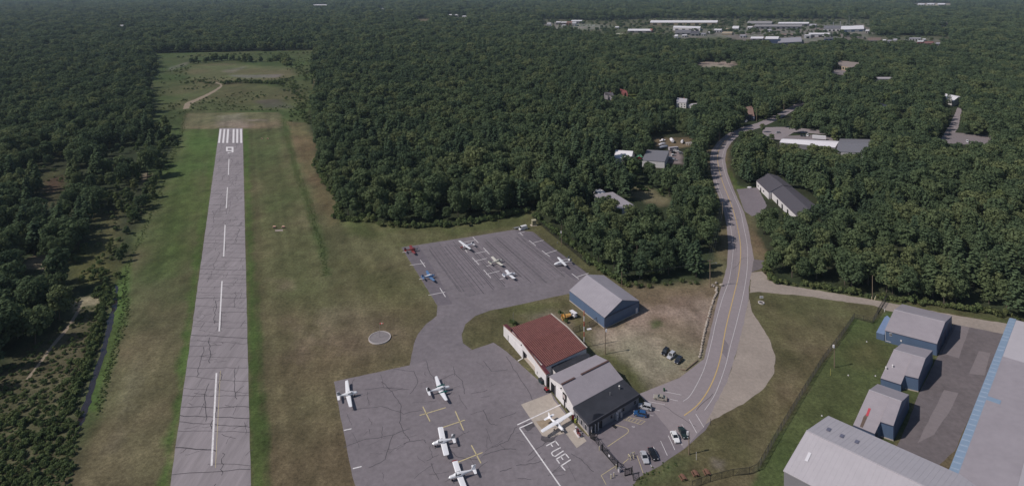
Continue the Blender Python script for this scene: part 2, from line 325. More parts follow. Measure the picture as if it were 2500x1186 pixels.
# ------------------------------------------------------------------ paving and paint
M_RUN = mat('runway_asphalt', (.250,.222,.234), .9, .18, .35, stretch=(1.8, .22, 1), var2=.14, scale2=.05)
M_AUP = mat('old_apron_asphalt', (.172,.152,.166), .9, .2, .5, var2=.14, scale2=.06)
M_ALO = mat('apron_asphalt', (.184,.162,.176), .9, .18, .6, var2=.13, scale2=.045)
M_ROAD = mat('road_asphalt', (.25,.215,.225), .9, .08, .6, var2=.07, scale2=.04)
M_LOT = mat('parking_asphalt', (.18,.155,.17), .9, .12, .6, var2=.12, scale2=.06)
M_GRAV = mat('gravel', (.29,.245,.215), .95, .16, .8, var2=.14, scale2=.07)
M_COURT = mat('court_asphalt', (.14,.12,.125), .9, .2, .5, var2=.15, scale2=.06)
M_PATCH = mat('repair_asphalt', (.20,.172,.178), .9, .1, .6)
M_CONC = mat('concrete', (.40,.345,.30), .9, .12, .7, var2=.10, scale2=.12)
M_CRACK = mat('crack_sealant', (.062,.055,.062), .8, .1, 1)
M_SEAM = mat('paving_seam', (.085,.075,.087), .85, .2, .5)
M_WHITE = mat('white_road_paint', (.66,.63,.64), .8, .22, 1.3)
M_YEL = mat('faded_yellow_paint', (.50,.42,.24), .8, .16, 1.5)
M_ORG = mat('yellow_line_paint', (.50,.35,.14), .8, .12, 1.0)
M_DKPATCH = mat('dark_asphalt', (.09,.08,.088), .7, .3, .8)
Z1, Z2, Z3, Z4 = .02, .03, .045, .06
runway = sheet('runway', RUNWAY, Z1, M_RUN, 4, .08)
aup = sheet('parking_apron', APRON_UP, Z1, M_AUP); alo = sheet('ramp', APRON_LO, Z1+.005, M_ALO)
road = sheet('road', ROAD, Z2, M_ROAD, 3, .1); lot = sheet('parking_lot', LOT, Z1+.005, M_LOT)
sheet('gravel_shoulder', SHOULDER, Z2+.006, M_GRAV, 2, .2); sheet('gravel_road', GRAVEL, Z2+.012, M_GRAV, 2, .35)
sheet('hangar_court', COURT, Z1, M_COURT, 3, .15)
sheet('driveway', [(1841,632),(1868,635),(1866,652),(1835,664)], Z2+.018, M_COURT, 2, .2)
sheet('building_driveway', [(1798,461),(1850,457),(1872,500),(1860,520),(1836,527),(1818,515)], Z1, M_LOT, 3, .2)
for k, P in enumerate([[(2335,790),(2367,797),(2341,873),(2300,861)], [(2390,855),(2418,860),(2404,915),(2366,911)], [(2305,950),(2340,958),(2320,1000),(2280,1060),(2240,1080)]]):
    sheet('asphalt_patch', P, Z2, M_PATCH, 3, .1)
sheet('road_patch', [(1768,826),(1779,842),(1774,873),(1763,860)], Z3, M_LOT, 2, .1)
sheet('sand_track', smooth_line([(62,925),(90,890),(130,835),(160,800),(185,760),(190,742)], 4)+smooth_line([(196,742),(191,765),(165,805),(135,840),(95,893),(68,928)], 4), Z1, mat('sand', (.25,.20,.15), .95, .2, .8), 2, .3)
sheet('dirt_path', smooth_line([(447,266),(452,252),(480,240),(510,226),(534,212),(537,206),(525,202)], 4)+smooth_line([(527,200),(541,205),(540,213),(516,229),(488,243),(466,254),(462,264)], 4), Z1, mat('sand', (.27,.215,.16)), 3, .6)
sheet('ditch_water', smooth_line([(282,695),(275,740),(262,790),(246,860),(227,910),(203,985),(176,1060)], 4)+smooth_line([(188,1066),(216,992),(239,918),(255,868),(273,795),(285,745),(289,698)], 4), Z1, mat('brook_water', (.024,.019,.022), .2, .3, .4, 0, .5), 2, .7)
pad = sheet('concrete_pad', [(1272,986),(1345,958),(1352,975),(1402,1035),(1432,1075),(1408,1092),(1380,1055),(1345,1066),(1324,1062)], Z3, M_CONC, 3, .03)
for P in ([(1309,1027),(1345,1018),(1352,1035),(1330,1052),(1326,1052)],):
    sheet('rust_stain', P, Z4-.006, mat('rusty_concrete', (.30,.235,.17), .9, .2, .8), 1.5, .2)
sheet('dark_patch', [(1278,1034),(1302,1030),(1306,1040),(1288,1052),(1282,1046)], Z3, M_DKPATCH, 1, .35)
sheet('dark_patch', [(1322,1062),(1345,1068),(1360,1062),(1352,1078),(1330,1078),(1320,1072)], Z3, M_DKPATCH, 1, .35)  # irregular darker patch on the asphalt along the edge of the pad
def strip(mb, a, b, wd, z=Z4, m=0):
    ribbon(mb, [at(*a), at(*b)], wd, z, m)
# runway paint
def rwpart(name, quads, m=M_WHITE):
    mb = MB()
    for q in quads: mb.poly([Vector((p.x, p.y, Z3)) for p in ccw(W(q))])
    return mb.build(name, m, runway)
for b0, b1, t0, t1 in ((532.4,537,536.4,541),(542.4,547,545.9,550.2),(552.2,557,554.8,559.4),(567.4,572,568.2,572.8),(576.8,581.4,577,581.7),(586.6,591.3,586.1,590.8)):
    rwpart('threshold_bar', [[(b0,348.3),(b1,348.3),(t1,314.5),(t0,314.5)]])
rwpart('runway_number', [[(551.9,357.8),(570,357.8),(570,360.5),(551.9,360.5)], [(551.9,360.5),(556,360.5),(556,366),(551.9,366)], [(551.9,366),(565.5,366),(565.5,368.3),(551.9,368.3)], [(565.5,360.5),(570,360.5),(570,370.8),(565.5,371.8)], [(556,374.2),(570,370.8),(565.5,371.8),(556,371.9)]])
for (xa, ya), (xb, yb) in (((559,387.6),(557.5,426.3)),((555.3,456),(552.4,507.4)),((549.5,548),(546,625)),((542,685),(535.2,807.5)),((528.5,909),(516.5,1135))):
    mb = MB(); strip(mb, (xa,ya), (xb,yb), .55, Z3); mb.build('centreline_dash', M_WHITE, runway)
mb = MB(); strip(mb, (538,903.6), (526,1140), .12, Z3); mb.build('old_centreline', M_YEL, runway)
# cracks: part of the runway's own surface
def wander(a, b, n, j):
    a = Vector(a); b = Vector(b); d = b-a; s = Vector((-d.y, d.x, 0)).normalized(); off = 0; out = []
    for i in range(n+1):
        off = off*.8+RND.uniform(-j, j); out.append(a+d*(i/n)+s*off*(1 if 0 < i < n else .3))
    return out
mb = MB(); rr0, rr1 = at(*RW_R[0]), at(*RW_R[1])
def rp(u, v): return rl0.lerp(rl1, v).lerp(rr0.lerp(rr1, v), u)
Lr = (rl1-rl0).length; v = 0.01
while v < .995:
    D = rp(.5, v).y; wd = .16+.2*RND.random()**2
    if RND.random() < .75: ribbon(mb, wander(rp(0, v), rp(1, v+RND.uniform(-.006, .006)), 14, .28), wd, Z2, 0)
    else:
        u = RND.choice((0, .45)); ribbon(mb, wander(rp(u, v), rp(u+.55, v+RND.uniform(-.004, .004)), 8, .28), wd, Z2, 0)
    v += RND.uniform(3, 7.5)/Lr
for u in (.18, .36, .5, .62, .78):
    v = RND.random()*.05
    while v < .97:
        ln = RND.uniform(5, 22)/Lr
        if RND.random() < (.8 if u == .5 else .55): ribbon(mb, wander(rp(u+RND.uniform(-.05, .05), v), rp(u+RND.uniform(-.05, .05), min(v+ln, .99)), 11, .5), RND.uniform(.14, .24), Z2, 0)
        v += ln+RND.uniform(2, 30)/Lr
for k in range(420):                               # short branching cracks
    u, v = RND.random()*.9+.05, RND.random()**.7*.96; a = rp(u, v); ang = RND.choice((0, 1.57, 1.57, 3.14))+RND.uniform(-.5, .5); ln = RND.uniform(1.5, 6)
    e = a+Vector((math.cos(ang), math.sin(ang), 0))*ln
    if abs((e-a).dot(rn)) > 0 and 0 < ((e-rl0).dot(rn)) < 22.3: ribbon(mb, wander(a, e, 6, .22), RND.uniform(.10, .18), Z2, 0)
mb.build('crack', M_CRACK, runway)
tag(runway.children[-1], kind='stuff')
def fl2(p): return Vector((p.x, p.y, Z1+.004))
# seams and cracks of the aprons; lanes laid at different times
mbs = [MB(), MB(), MB()]; a0, a1 = at(980,603), at(1068,745); b0, b1 = at(1301,565), at(1440,668)
for k in range(17):
    t0, t1 = .19+.042*k, .19+.042*(k+1); lo = a0.lerp(b0, t0); hi = a0.lerp(b0, t1); e0 = a1.lerp(b1, t0); e1 = a1.lerp(b1, t1)
    if k % 2 == 0 or RND.random() < .3: (mbs[0] if RND.random() < .6 else mbs[1]).poly([fl2(lo.lerp(e0, .02)), fl2(e0.lerp(lo, .04)), fl2(e1.lerp(hi, .04)), fl2(hi.lerp(e1, .02))])
for P in ([(980.5,603.5),(1022,599),(1062,660),(1104,741),(1068.5,744.5)], [(1256,560.5),(1300,566),(1345,601),(1434,668),(1405,684),(1330,618)]):
    P = W(P); mbs[2].poly([fl2(q)+Vector((0,0,.002)) for q in ccw(P)])
mbs[0].build('paler_lane', mat('pale_apron_asphalt', (.182,.160,.176), .9, .2, .5), aup); mbs[1].build('darker_lane', mat('dark_apron_asphalt', (.160,.141,.155), .9, .2, .5), aup); mbs[2].build('tie_down_lane', mat('tie_down_asphalt', (.140,.123,.140), .9, .2, .5), aup)
for o in aup.children: tag(o, kind='stuff')
mb = MB(); a0, a1 = at(980,603), at(1068,745); b0, b1 = at(1301,565), at(1440,668)
for k in range(46):
    t = (k+.5)/46+RND.uniform(-.012, .012)
    q0 = a0.lerp(b0, t); q1 = a1.lerp(b1, t) if t > .0 else a1
    s0 = RND.uniform(.0, .12); s1 = RND.uniform(.8, 1.0)
    if t > .15: ribbon(mb, wander(q0.lerp(q1, s0), q0.lerp(q1, s1), 14, .10), RND.choice((.16, .2, .28, .42)), Z2, 0)
for k in range(7):
    t = (k+.7)/7; ribbon(mb, wander(a0.lerp(a1, t).lerp(b0.lerp(b1, t), .08), a0.lerp(a1, t).lerp(b0.lerp(b1, t), RND.uniform(.4, .9)), 16, .3), .14, Z2, 0)
mb.build('seam', M_SEAM, aup); tag(aup.children[-1], kind='stuff')
mb = MB()
def crackpx(P, wd=.24): ribbon(mb, [q for i in range(len(P)-1) for q in wander(at(*P[i]), at(*P[i+1]), 7, .22)[:-1]]+[at(*P[-1])], wd, Z2+.006, 0)
for P in ([(1235,868),(1258,905),(1285,945),(1300,975)], [(1040,880),(1050,910),(1060,925)], [(930,930),(960,960),(980,990),(975,1030),(985,1055),(1000,1075)], [(860,1000),(930,990),(985,1010),(1030,1000)], [(840,1090),(895,1070),(960,1060),(1000,1045)], [(985,1082),(1030,1072),(1040,1080)], [(1075,925),(1110,910),(1130,930),(1135,960)], [(1150,960),(1190,950)], [(1180,880),(1200,905),(1240,900)], [(1100,1095),(1120,1115),(1165,1120)], [(1200,1090),(1240,1075),(1262,1040)], [(1220,1020),(1260,1005)], [(1180,1000),(1195,1030),(1215,1035)], [(1180,1110),(1225,1095),(1260,1095)], [(960,900),(1010,905),(1020,930),(1000,960)], [(1290,1110),(1330,1080),(1350,1065)], [(1260,1135),(1300,1130),(1330,1118)], [(1220,1150),(1250,1140)], [(1395,1105),(1420,1120),(1450,1150)], [(890,950),(940,945),(1000,950)], [(900,1140),(940,1120),(960,1060)]):
    crackpx(P)
for k in range(75):
    x, y = RND.uniform(840, 1420), RND.uniform(890, 1180)
    if not inpoly(np.array([x]), np.array([y]), APRON_LO)[0] or (1270 < x < 1440 and y < 1100): continue
    a = at(x, y); an = RND.choice((.3, .35, 1.9, 1.85))+RND.uniform(-.5, .5); e = a+Vector((math.cos(an), math.sin(an), 0))*RND.uniform(2, 8)
    q = YH+F*H/e.y
    if inpoly(np.array([XC+F*e.x/e.y]), np.array([q]), APRON_LO)[0]: ribbon(mb, wander(a, e, 7, .25), RND.uniform(.1, .2), Z2+.006, 0)
mb.build('crack', mat('apron_crack', (.088,.078,.088), .85, .2, .8), alo); tag(alo.children[-1], kind='stuff')
def paint(parent, name, segs, wd, m=M_WHITE):
    for a, b in segs:
        mb = MB(); strip(mb, a, b, wd, Z4); mb.build(name, m, parent)
paint(aup, 'tie_down_line', [((981.6,615.4),(991.7,613.7)),((1000.5,646.5),(1037.6,641.4)),((1026,633.3),(1038.3,650.9)),((1023,681),(1031.5,679.2)),((1045.7,719.7),(1086.9,711.6)),((1074,702),(1087.5,723.7)),((1133,591),(1161.4,585)),((1154.3,577.7),(1167.9,592)),((1160,617.9),(1189.7,611.6)),((1180.3,604.3),(1195,619.6)),((1157.9,637.3),(1189.7,629.3)),((1153,627.9),(1169.7,645.6)),((1186.8,668.6),(1219.8,660.4)),((1180.9,658),(1198.6,677.5)),((1188,648.5),(1197,646.5)),((1219.8,681),(1229.3,678.7)),((1136,609),(1141,615.5)),((1265.8,568),(1280.5,565.3)),((1268.3,567),(1277.4,574.7)),((1291.6,585.8),(1308.3,599)),((1301.7,592),(1327,585.3)),((1323,610.6),(1342.7,625.8)),((1330.6,618.9),(1359.4,610)),((1396,667),(1413,680)),((1409,675),(1436.7,665.7))], .32)
paint(alo, 'tie_down_mark', [((1024.3,1012.6),(1088.3,993.5)),((1032.3,991),(1049.6,1027)),((1076.7,1043.3),(1134.7,1023.7)),((1111.5,1002.5),(1132,1049)),((1116.7,1127),(1178,1103)),((1150.7,1085),(1174,1129))], .34, M_YEL)
paint(alo, 'edge_mark', [((839.3,1049),(858,1045)),((861.3,1142.4),(882.7,1137)),((1264,880),(1276,873))], .4)
paint(alo, 'fuel_bay_line', [((1263,1035.6),(1369,986.3)),((1268,1043.6),(1300,1029.5)),((1268.6,1044),(1372,1191))], .42)
fz = lambda *p: [(1220+a/4.63, 960+b/4.63) for a, b in p]
for k, P in (('letter_f', [fz((525,588),(632,530)), fz((628,532),(668,582)), fz((575,562),(600,597))]), ('letter_u', [fz((690,605),(600,652),(586,668),(600,697),(628,706),(722,642))]), ('letter_e', [fz((637,738),(745,672)), fz((741,674),(783,724)), fz((690,706),(716,744)), fz((640,736),(677,786))]), ('letter_l', [fz((690,815),(803,742)), fz((694,812),(740,864))])):
    mb = MB()
    for Q in P: ribbon(mb, W(Q), .38, Z4, 0)
    mb.build('fuel_lettering', M_WHITE, alo)
lz = lambda a, b: (1540+a/4.458, 920+b/4.458)
paint(lot, 'parking_line', [(lz(*a), lz(*b)) for a, b in (((325,690),(398,850)),((408,632),(480,788)),((485,570),(560,735)),((558,510),(640,680)),((635,455),(718,605)),((708,398),(795,542)),((245,752),(310,880)),((165,810),(228,978)),((375,155),(550,190)),((415,232),(510,255)),((190,262),(370,295)),((255,348),(318,362)),((170,395),(245,418)))], .14)
gz = lambda *p: [(1400+a/5.758, 980+b/5.758) for a, b in p]
mb = MB(); ribbon(mb, W(smooth_line(gz((590,320),(660,340),(740,365),(772,395),(760,432),(680,490),(480,625)), 4)), .18, Z4); mb.build('kerb_line', M_YEL, lot)
paint(lot, 'gate_line', [tuple(gz((695,862),(775,795))), tuple(lz(*q) for q in ((68,850),(138,1050))), tuple(gz((390,1030),(590,900))), tuple(gz((390,1030),(460,1160)))], .15, M_YEL)
mb = MB()
for a, b in (((760,205),(1010,270)),((1010,270),(945,315)),((945,315),(700,245)),((700,245),(760,205)),((770,265),(820,220)),((815,277),(860,232)),((860,290),(905,243)),((900,302),(955,256)),((735,255),(785,212))): strip(mb, *gz(a, b), .13)
mb.build('no_parking_hatching', M_YEL, lot)
mb = MB(); ribbon(mb, W(gz((820,345),(845,335),(862,345),(852,356),(830,350))), .12, Z4); mb.build('wheelchair_mark', M_WHITE, lot)
M_WORN = mat('worn_white_paint', (.52,.49,.50), .8, .25, .8)
for nm, P, wd, m in (('yellow_centre_line', ROAD_Y[:18], .34, M_ORG), ('white_edge_line', ROAD_WL, .18, M_WORN), ('white_edge_line', ROAD_WR, .18, M_WORN)):
    mb = MB(); ribbon(mb, W(smooth_line(P, 6)), wd, Z4); mb.build(nm, m, road)
mb = MB()
for P in ([(1790,655),(1802,645),(1808,632),(1828,628)], [(1836,700),(1845,701)], [(1620,990),(1650,1010),(1700,1040)], [(1740,960),(1700,1000)]): ribbon(mb, [q for i in range(len(P)-1) for q in wander(at(*P[i]), at(*P[i+1]), 6, .2)], .16, Z3)
mb.build('crack', M_CRACK, road); tag(road.children[-1], kind='stuff')
# other paved spots beyond the woods
sheet('side_road', [(1862,318),(1870,310),(1925,309),(2010,318),(2060,322),(2060,329),(2004,327),(1940,322),(1925,330),(1905,341),(1862,336)], Z1, M_ROAD, 5, .4)
sheet('yard_lot', [(1920,331),(1990,328),(2045,334),(2045,345),(1905,341)], Z1+.005, M_PATCH, 5, .4)
sheet('warehouse_road', [(2338,262),(2348,265),(2340,310),(2310,352),(2288,352),(2315,310),(2330,280)], Z1, M_ROAD, 5, .4)
sheet('warehouse_lot', [(2318,322),(2420,330),(2420,352),(2288,352)], Z1+.005, M_PATCH, 5, .4)
sheet('far_road', [(2040,165),(2082,170),(2078,184),(2030,180)], Z1, M_PATCH, 6, .8)
# ------------------------------------------------------------------ buildings
M_BLUEW = mat('blue_metal_wall', (.085,.125,.205), .55, .08, .3, 0, .4, stretch=(2, 2, .3))
M_BLUED = mat('dark_blue_trim', (.035,.045,.085), .5, .05, 1, 0, .4)
M_ROOFG = mat('grey_metal_roof', (.31,.285,.315), .5, .06, .25, 0, .4, var2=.05, scale2=.06)
M_ROOFG2 = mat('weathered_grey_roof', (.29,.26,.285), .55, .07, .5, 0, .4, var2=.07, scale2=.1)
M_LIGHTROOF = mat('pale_metal_roof', (.42,.39,.42), .5, .05, .3, 0, .4)
M_WHITEW = mat('white_siding', (.62,.59,.60), .6, .06, .5, 0, .3)
M_WHITER = mat('white_roof', (.70,.67,.70), .55, .05, .2, 0, .3)
M_RED = mat('red_roof_paint', (.092,.025,.031), .6, .22, .5, 0, .3, var2=.15, scale2=.15)
M_RUST = mat('rusty_seam', (.225,.105,.085), .8, .3, .6)
M_DARKR = mat('black_membrane', (.032,.033,.042), .7, .2, .4, 0, .3, var2=.2, scale2=.12)
M_CHARR = mat('charcoal_shingle', (.085,.078,.092), .8, .10, .8)
M_TAN = mat('tan_wall', (.36,.29,.21), .8, .08, .5)
M_DARK = mat('dark_opening', (.012,.012,.016), .6, 0)
M_GLASS = mat('window_glass', (.02,.025,.032), .12, 0, 1, 0, .6)
M_GREYT = mat('grey_trim', (.14,.13,.14), .6, .05, 1)
M_BRICK = mat('brick_wall', (.25,.12,.09), .85, .1, 1)
M_GREYW = mat('grey_wall', (.20,.19,.21), .7, .06, .5)
M_BROWNR = mat('brown_roof', (.17,.12,.10), .85, .1, .5)
M_TRANSL = mat('blue_roof_panel', (.21,.28,.38), .4, .05, .5, 0, .4)
M_WOOD = mat('weathered_wood', (.20,.15,.11), .9, .15, 2)
M_STEEL = mat('galvanised_steel', (.38,.37,.38), .45, .06, 2, .6)
M_BLACKM = mat('black_metal', (.018,.018,.02), .5, 0, 1, 0, .4)
FOOT = []                                          # building plans no tree may stand in
def inset(P, d):
    c = sum(P, Vector())/len(P); return [p+(c-p).normalized()*d for p in P]
def slab(mb, q, t=.18, m=0):
    q = [Vector(p) for p in q]; n = len(q)
    lo = [p-Vector((0, 0, t)) for p in q]
    mb.add(q+lo, [list(range(n)), list(range(n, 2*n))[::-1]]+[[i, n+i, n+(i+1) % n, (i+1) % n] for i in range(n)], m)
def fl(p, z): return Vector((p.x, p.y, z))
def wbox(parent, name, p0, p1, t0, t1, z0, z1, m, out=.06, sub=None, label=None):
    """a flat box on the wall line p0-p1 (world), between the fractions t0, t1 and the heights z0, z1"""
    p0 = fl(p0, 0); p1 = fl(p1, 0); a = p0.lerp(p1, t0); b = p0.lerp(p1, t1); d = (p1-p0).normalized(); n = Vector((d.y, -d.x, 0))
    mb = MB(); c = (a+b)/2+Vector((0, 0, (z0+z1)/2)); ang = math.atan2(d.y, d.x)
    mb.box(c+n*(out/2-.03), ((b-a).length, out+.06, z1-z0), ang); o = mb.build(name, m, parent, True)
    if label: o['label'] = label
    return o
def gable(name, label, cat, FL, FR, RL, RR, ze, zr, mw, mr, BL=None, BR=None, zb=None, group=None, ins=.25, ribs=0, mrib=None, capm=None, name_roof='roof'):
    zb = ze if zb is None else zb
    fl_, fr_ = (p if isinstance(p, Vector) else at(*p, ze) for p in (FL, FR)); rl, rr = (p if isinstance(p, Vector) else at(*p, zr) for p in (RL, RR))
    bl = (at(*BL, zb) if not isinstance(BL, Vector) else BL) if BL is not None else fl(2*rl-fl_, zb)
    br = (at(*BR, zb) if not isinstance(BR, Vector) else BR) if BR is not None else fl(2*rr-fr_, zb)
    root = thing(name, label, cat, fl(fl_, 0), 0, group)
    P = [fl_, fr_, br, bl]; FOOT.append([(p.x, p.y) for p in P])
    I = inset([fl(p, 0) for p in P], ins); I = [fl(i, p.z-.1) for i, p in zip(I, P)]
    c = sum([fl(p, 0) for p in P], Vector())/4
    ri = [fl(r+(c-fl(r, 0)).normalized()*ins, r.z-.1) for r in (rl, rr)]
    g = lambda p: fl(p, 0)
    mb = MB()
    mb.poly([g(I[0]), g(I[1]), I[1], I[0]]); mb.poly([g(I[2]), g(I[3]), I[3], I[2]])
    mb.poly([g(I[1]), g(I[2]), I[2], ri[1], I[1]]); mb.poly([g(I[3]), g(I[0]), I[0], ri[0], I[3]])
    mb.build('wall', mw, root, True)
    mb = MB(); slab(mb, [fl_, fr_, rr, rl]); slab(mb, [rl, rr, br, bl])
    if ribs:
        for k in range(ribs+1):
            t = k/ribs
            for e0, e1, r0, r1 in ((fl_, fr_, rl, rr), (bl, br, rl, rr)):
                mb.beam(e0.lerp(e1, t)+Vector((0, 0, .05 if mrib else .008)), r0.lerp(r1, t)+Vector((0, 0, .05 if mrib else .008)), (.16 if mrib else .05), (.09 if mrib else .03), 1 if mrib else 0)
    roof = mb.build(name_roof, [mr, mrib or mr], root, True)
    if capm:
        mb = MB(); mb.beam(rl+Vector((0, 0, .06)), rr+Vector((0, 0, .06)), .35, .12); mb.build('ridge_cap', capm, roof, True); roof.children[-1].matrix_parent_inverse.identity()
    return root, dict(fl=fl_, fr=fr_, bl=bl, br=br, rl=rl, rr=rr, I=I)
def flat(name, label, cat, P, z, mw, mr, group=None, para=0, ins=.2):
    Wp = [p if isinstance(p, Vector) else at(*p, z if not isinstance(z, (list, tuple)) else z[i]) for i, p in enumerate(P)]
    root = thing(name, label, cat, fl(Wp[0], 0), 0, group); FOOT.append([(p.x, p.y) for p in Wp])
    I = [fl(i, p.z-.1) for i, p in zip(inset([fl(p, 0) for p in Wp], ins), Wp)]; n = len(I)
    mb = MB()
    for i in range(n): mb.poly([fl(I[i], 0), fl(I[(i+1) % n], 0), I[(i+1) % n], I[i]])
    mb.build('wall', mw, root, True)
    mb = MB(); slab(mb, Wp, .22)
    if para:
        for i in range(n): mb.beam(Wp[i]+Vector((0, 0, para/2)), Wp[(i+1) % n]+Vector((0, 0, para/2)), .2, para)
    mb.build('roof', mr, root, True)
    return root, Wp, I
# --- hangar with the red roof
r, c = gable('hangar', 'hangar with a rust streaked dark red metal roof and a white front', 'hangar', (1245.3,799.7), (1345.6,764.8), (1279,839.4), (1386,798), 4.4, 6.0, M_WHITEW, M_RED, (1331.3,895), (1433.3,847.8), name_roof='roof', ins=.3)
# ribs run up the slope in the photograph: seams from eave to ridge
roof = [k for k in r.children if k.name.startswith('roof')][0]
mb = MB()
for k in range(1, 25):
    t = k/25
    for e0, e1 in ((c['fl'], c['fr']), (c['bl'], c['br'])):
        mb.beam(e0.lerp(e1, t)+Vector((0, 0, .06)), c['rl'].lerp(c['rr'], t)+Vector((0, 0, .06)), .30, .1)
mb.build('roof_seam', M_RUST, roof, True)
tag(roof.children[-1], kind='stuff')
mb = MB(); mb.beam(c['fr']+Vector((0, 0, .12)), c['rr']+Vector((0, 0, .12)), .5, .16); mb.beam(c['rr']+Vector((0, 0, .12)), c['br']+Vector((0, 0, .12)), .5, .16); mb.build('verge_trim', mat('pale_trim', (.45,.40,.36), .7, .15, .6), roof, True)
fa0, fa1 = at(1230,817.5), at(1334.7,942)          # front wall, wider than the hall behind it
fd = (fa1-fa0).normalized(); fn = Vector((fd.y, -fd.x, 0)); Lf = (fa1-fa0).length
def zt(t):
    return 4.2+1.7*max(0, 1-abs(t-.47)/.47)
mb = MB(); T = [0, .10, .115, .13, .30, .47, .484, .758, .8, 1]
op = {(.115,.13): (0, 2.3), (.484,.758): (0, 3.2)}
for a, b in zip(T[:-1], T[1:]):
    z0 = 0
    for (oa, ob), (oz0, oz1) in op.items():
        if a >= oa-1e-6 and b <= ob+1e-6: z0 = oz1
    for o_, sgn in ((fn*.12, 1), (fn*-.12, -1)):
        A = fa0.lerp(fa1, a)+o_; B = fa0.lerp(fa1, b)+o_
        q = [A+Vector((0, 0, z0)), B+Vector((0, 0, z0)), B+Vector((0, 0, zt(b))), A+Vector((0, 0, zt(a)))]
        mb.poly(q if sgn > 0 else q[::-1])
    A = fa0.lerp(fa1, a); B = fa0.lerp(fa1, b)
    mb.poly([A+fn*.12+Vector((0, 0, zt(a))), B+fn*.12+Vector((0, 0, zt(b))), B-fn*.12+Vector((0, 0, zt(b))), A-fn*.12+Vector((0, 0, zt(a)))])
for t in (0, 1, .484, .758):
    A = fa0.lerp(fa1, t); z1 = zt(t) if t in (0, 1) else 3.2; mb.poly([A+fn*.12, A-fn*.12, A-fn*.12+Vector((0, 0, z1)), A+fn*.12+Vector((0, 0, z1))])
mb.build('front_wall', M_WHITEW, r, True)
mb = MB()
for a, b in ((0, .15), (.86, 1)):
    mb = MB(); A = fa0.lerp(fa1, a); B = fa0.lerp(fa1, b); slab(mb, [A+fn*.2+Vector((0, 0, zt(a)+.12)), B+fn*.2+Vector((0, 0, zt(b)+.12)), B-fn*1.3+Vector((0, 0, zt(b)+.22)), A-fn*1.3+Vector((0, 0, zt(a)+.22))], .1); mb.build('roof_wing', M_RED, r, True)
mb = MB(); mb.beam(fa0+fn*.2+Vector((0, 0, zt(0)+.1)), fa0.lerp(fa1, .47)+fn*.2+Vector((0, 0, zt(.47)+.1)), .3, .14); mb.beam(fa0.lerp(fa1, .47)+fn*.2+Vector((0, 0, zt(.47)+.1)), fa1+fn*.2+Vector((0, 0, zt(1)+.1)), .3, .14); mb.build('gutter', M_RUST, r, True)
mb = MB(); mb.poly([fl(p, .05) for p in (fa0.lerp(fa1, .4)-fn*.2, fa0.lerp(fa1, .85)-fn*.2, fa0.lerp(fa1, .85)-fn*9, fa0.lerp(fa1, .4)-fn*9)]); mb.build('floor', M_CONC, r, True)
wbox(r, 'door', fa0, fa1, .305, .475, .1, 3.3, mat('white_door', (.66,.63,.65), .6, .04), .22); wbox(r, 'door', fa0, fa1, .135, .3, .1, 3.2, mat('white_door', (.66,.63,.65)), .2)
wbox(r, 'side_door', fa0, fa1, .112, .132, 0, 2.3, M_DARK, .02); wbox(r, 'wall_lamp', fa0, fa1, .455, .462, 4.6, 4.9, M_DARK, .5)
wbox(r, 'corner_post', fa0, fa1, .995, 1.012, 0, 4.2, M_GREYT, .2)
# --- low black roofed link
r, Wp, I = flat('link_building', 'low black roofed link squeezed between the red roofed and the grey hangar', 'shed', [(1344.8,892.5),(1433.3,859.6),(1442.6,866.4),(1357.4,907.7)], 3.3, M_WHITEW, M_DARKR)
# --- grey hangar
r, c = gable('hangar', 'white hangar with a plain grey metal roof joined to the black roofed office', 'hangar', (1340.2,916.5), (1454.9,864.2), (1370.6,937.6), (1486,879.4), 4.5, 6.3, M_WHITEW, M_ROOFG2, (1400,990.7), (1521.5,924), 3.75)
roof = [k for k in r.children if k.name.startswith('roof')][0]
for a, b in ((.0, .27), (.40, 1.0)):
    mb = MB(); mb.beam(c['rl'].lerp(c['rr'], a)+Vector((0, 0, .14)), c['rl'].lerp(c['rr'], b)+Vector((0, 0, .14)), .62, .2); mb.build('ridge_vent', mat('rusty_vent', (.11,.065,.06), .8, .2, .8), roof, True)
g0, g1 = fl(c['I'][0], 0), fl(c['I'][3], 0)
wbox(r, 'door_opening', g0, g1, .06, .24, 0, 3.1, M_DARK, .03); wbox(r, 'door', g0, g1, .27, .66, .1, 3.6, mat('white_door', (.66,.63,.65)), .12)
for t in (.27, .66): wbox(r, 'door_track', g0, g1, t-.005, t+.005, 0, 3.7, M_GREYT, .5)
wbox(r, 'door_opening', g0, g1, .70, .97, 0, .5, M_DARK, .10)
wbox(r, 'wall_lamp', g0, g1, .50, .515, 4.9, 5.2, M_DARK, .4)
t = thing('wall_clock', 'round clock like sign on a square board on the front of the grey hangar', 'sign', fl(g0.lerp(g1, .66), 3.2))
d = (g1-g0).normalized(); n = Vector((d.y, -d.x, 0)); cen = g0.lerp(g1, .66)+n*.35
mb = MB(); mb.box(fl(cen, 3.6), (1.9, .12, 2.4), math.atan2(d.y, d.x)); mb.build('board', M_BLACKM, t, True)
mb = MB(); mb.tube(fl(cen+n*.07, 3.7), fl(cen+n*.12, 3.7), .72, .72, 14); mb.build('dial', mat('dial', (.45,.38,.38), .6, .1), t, True)
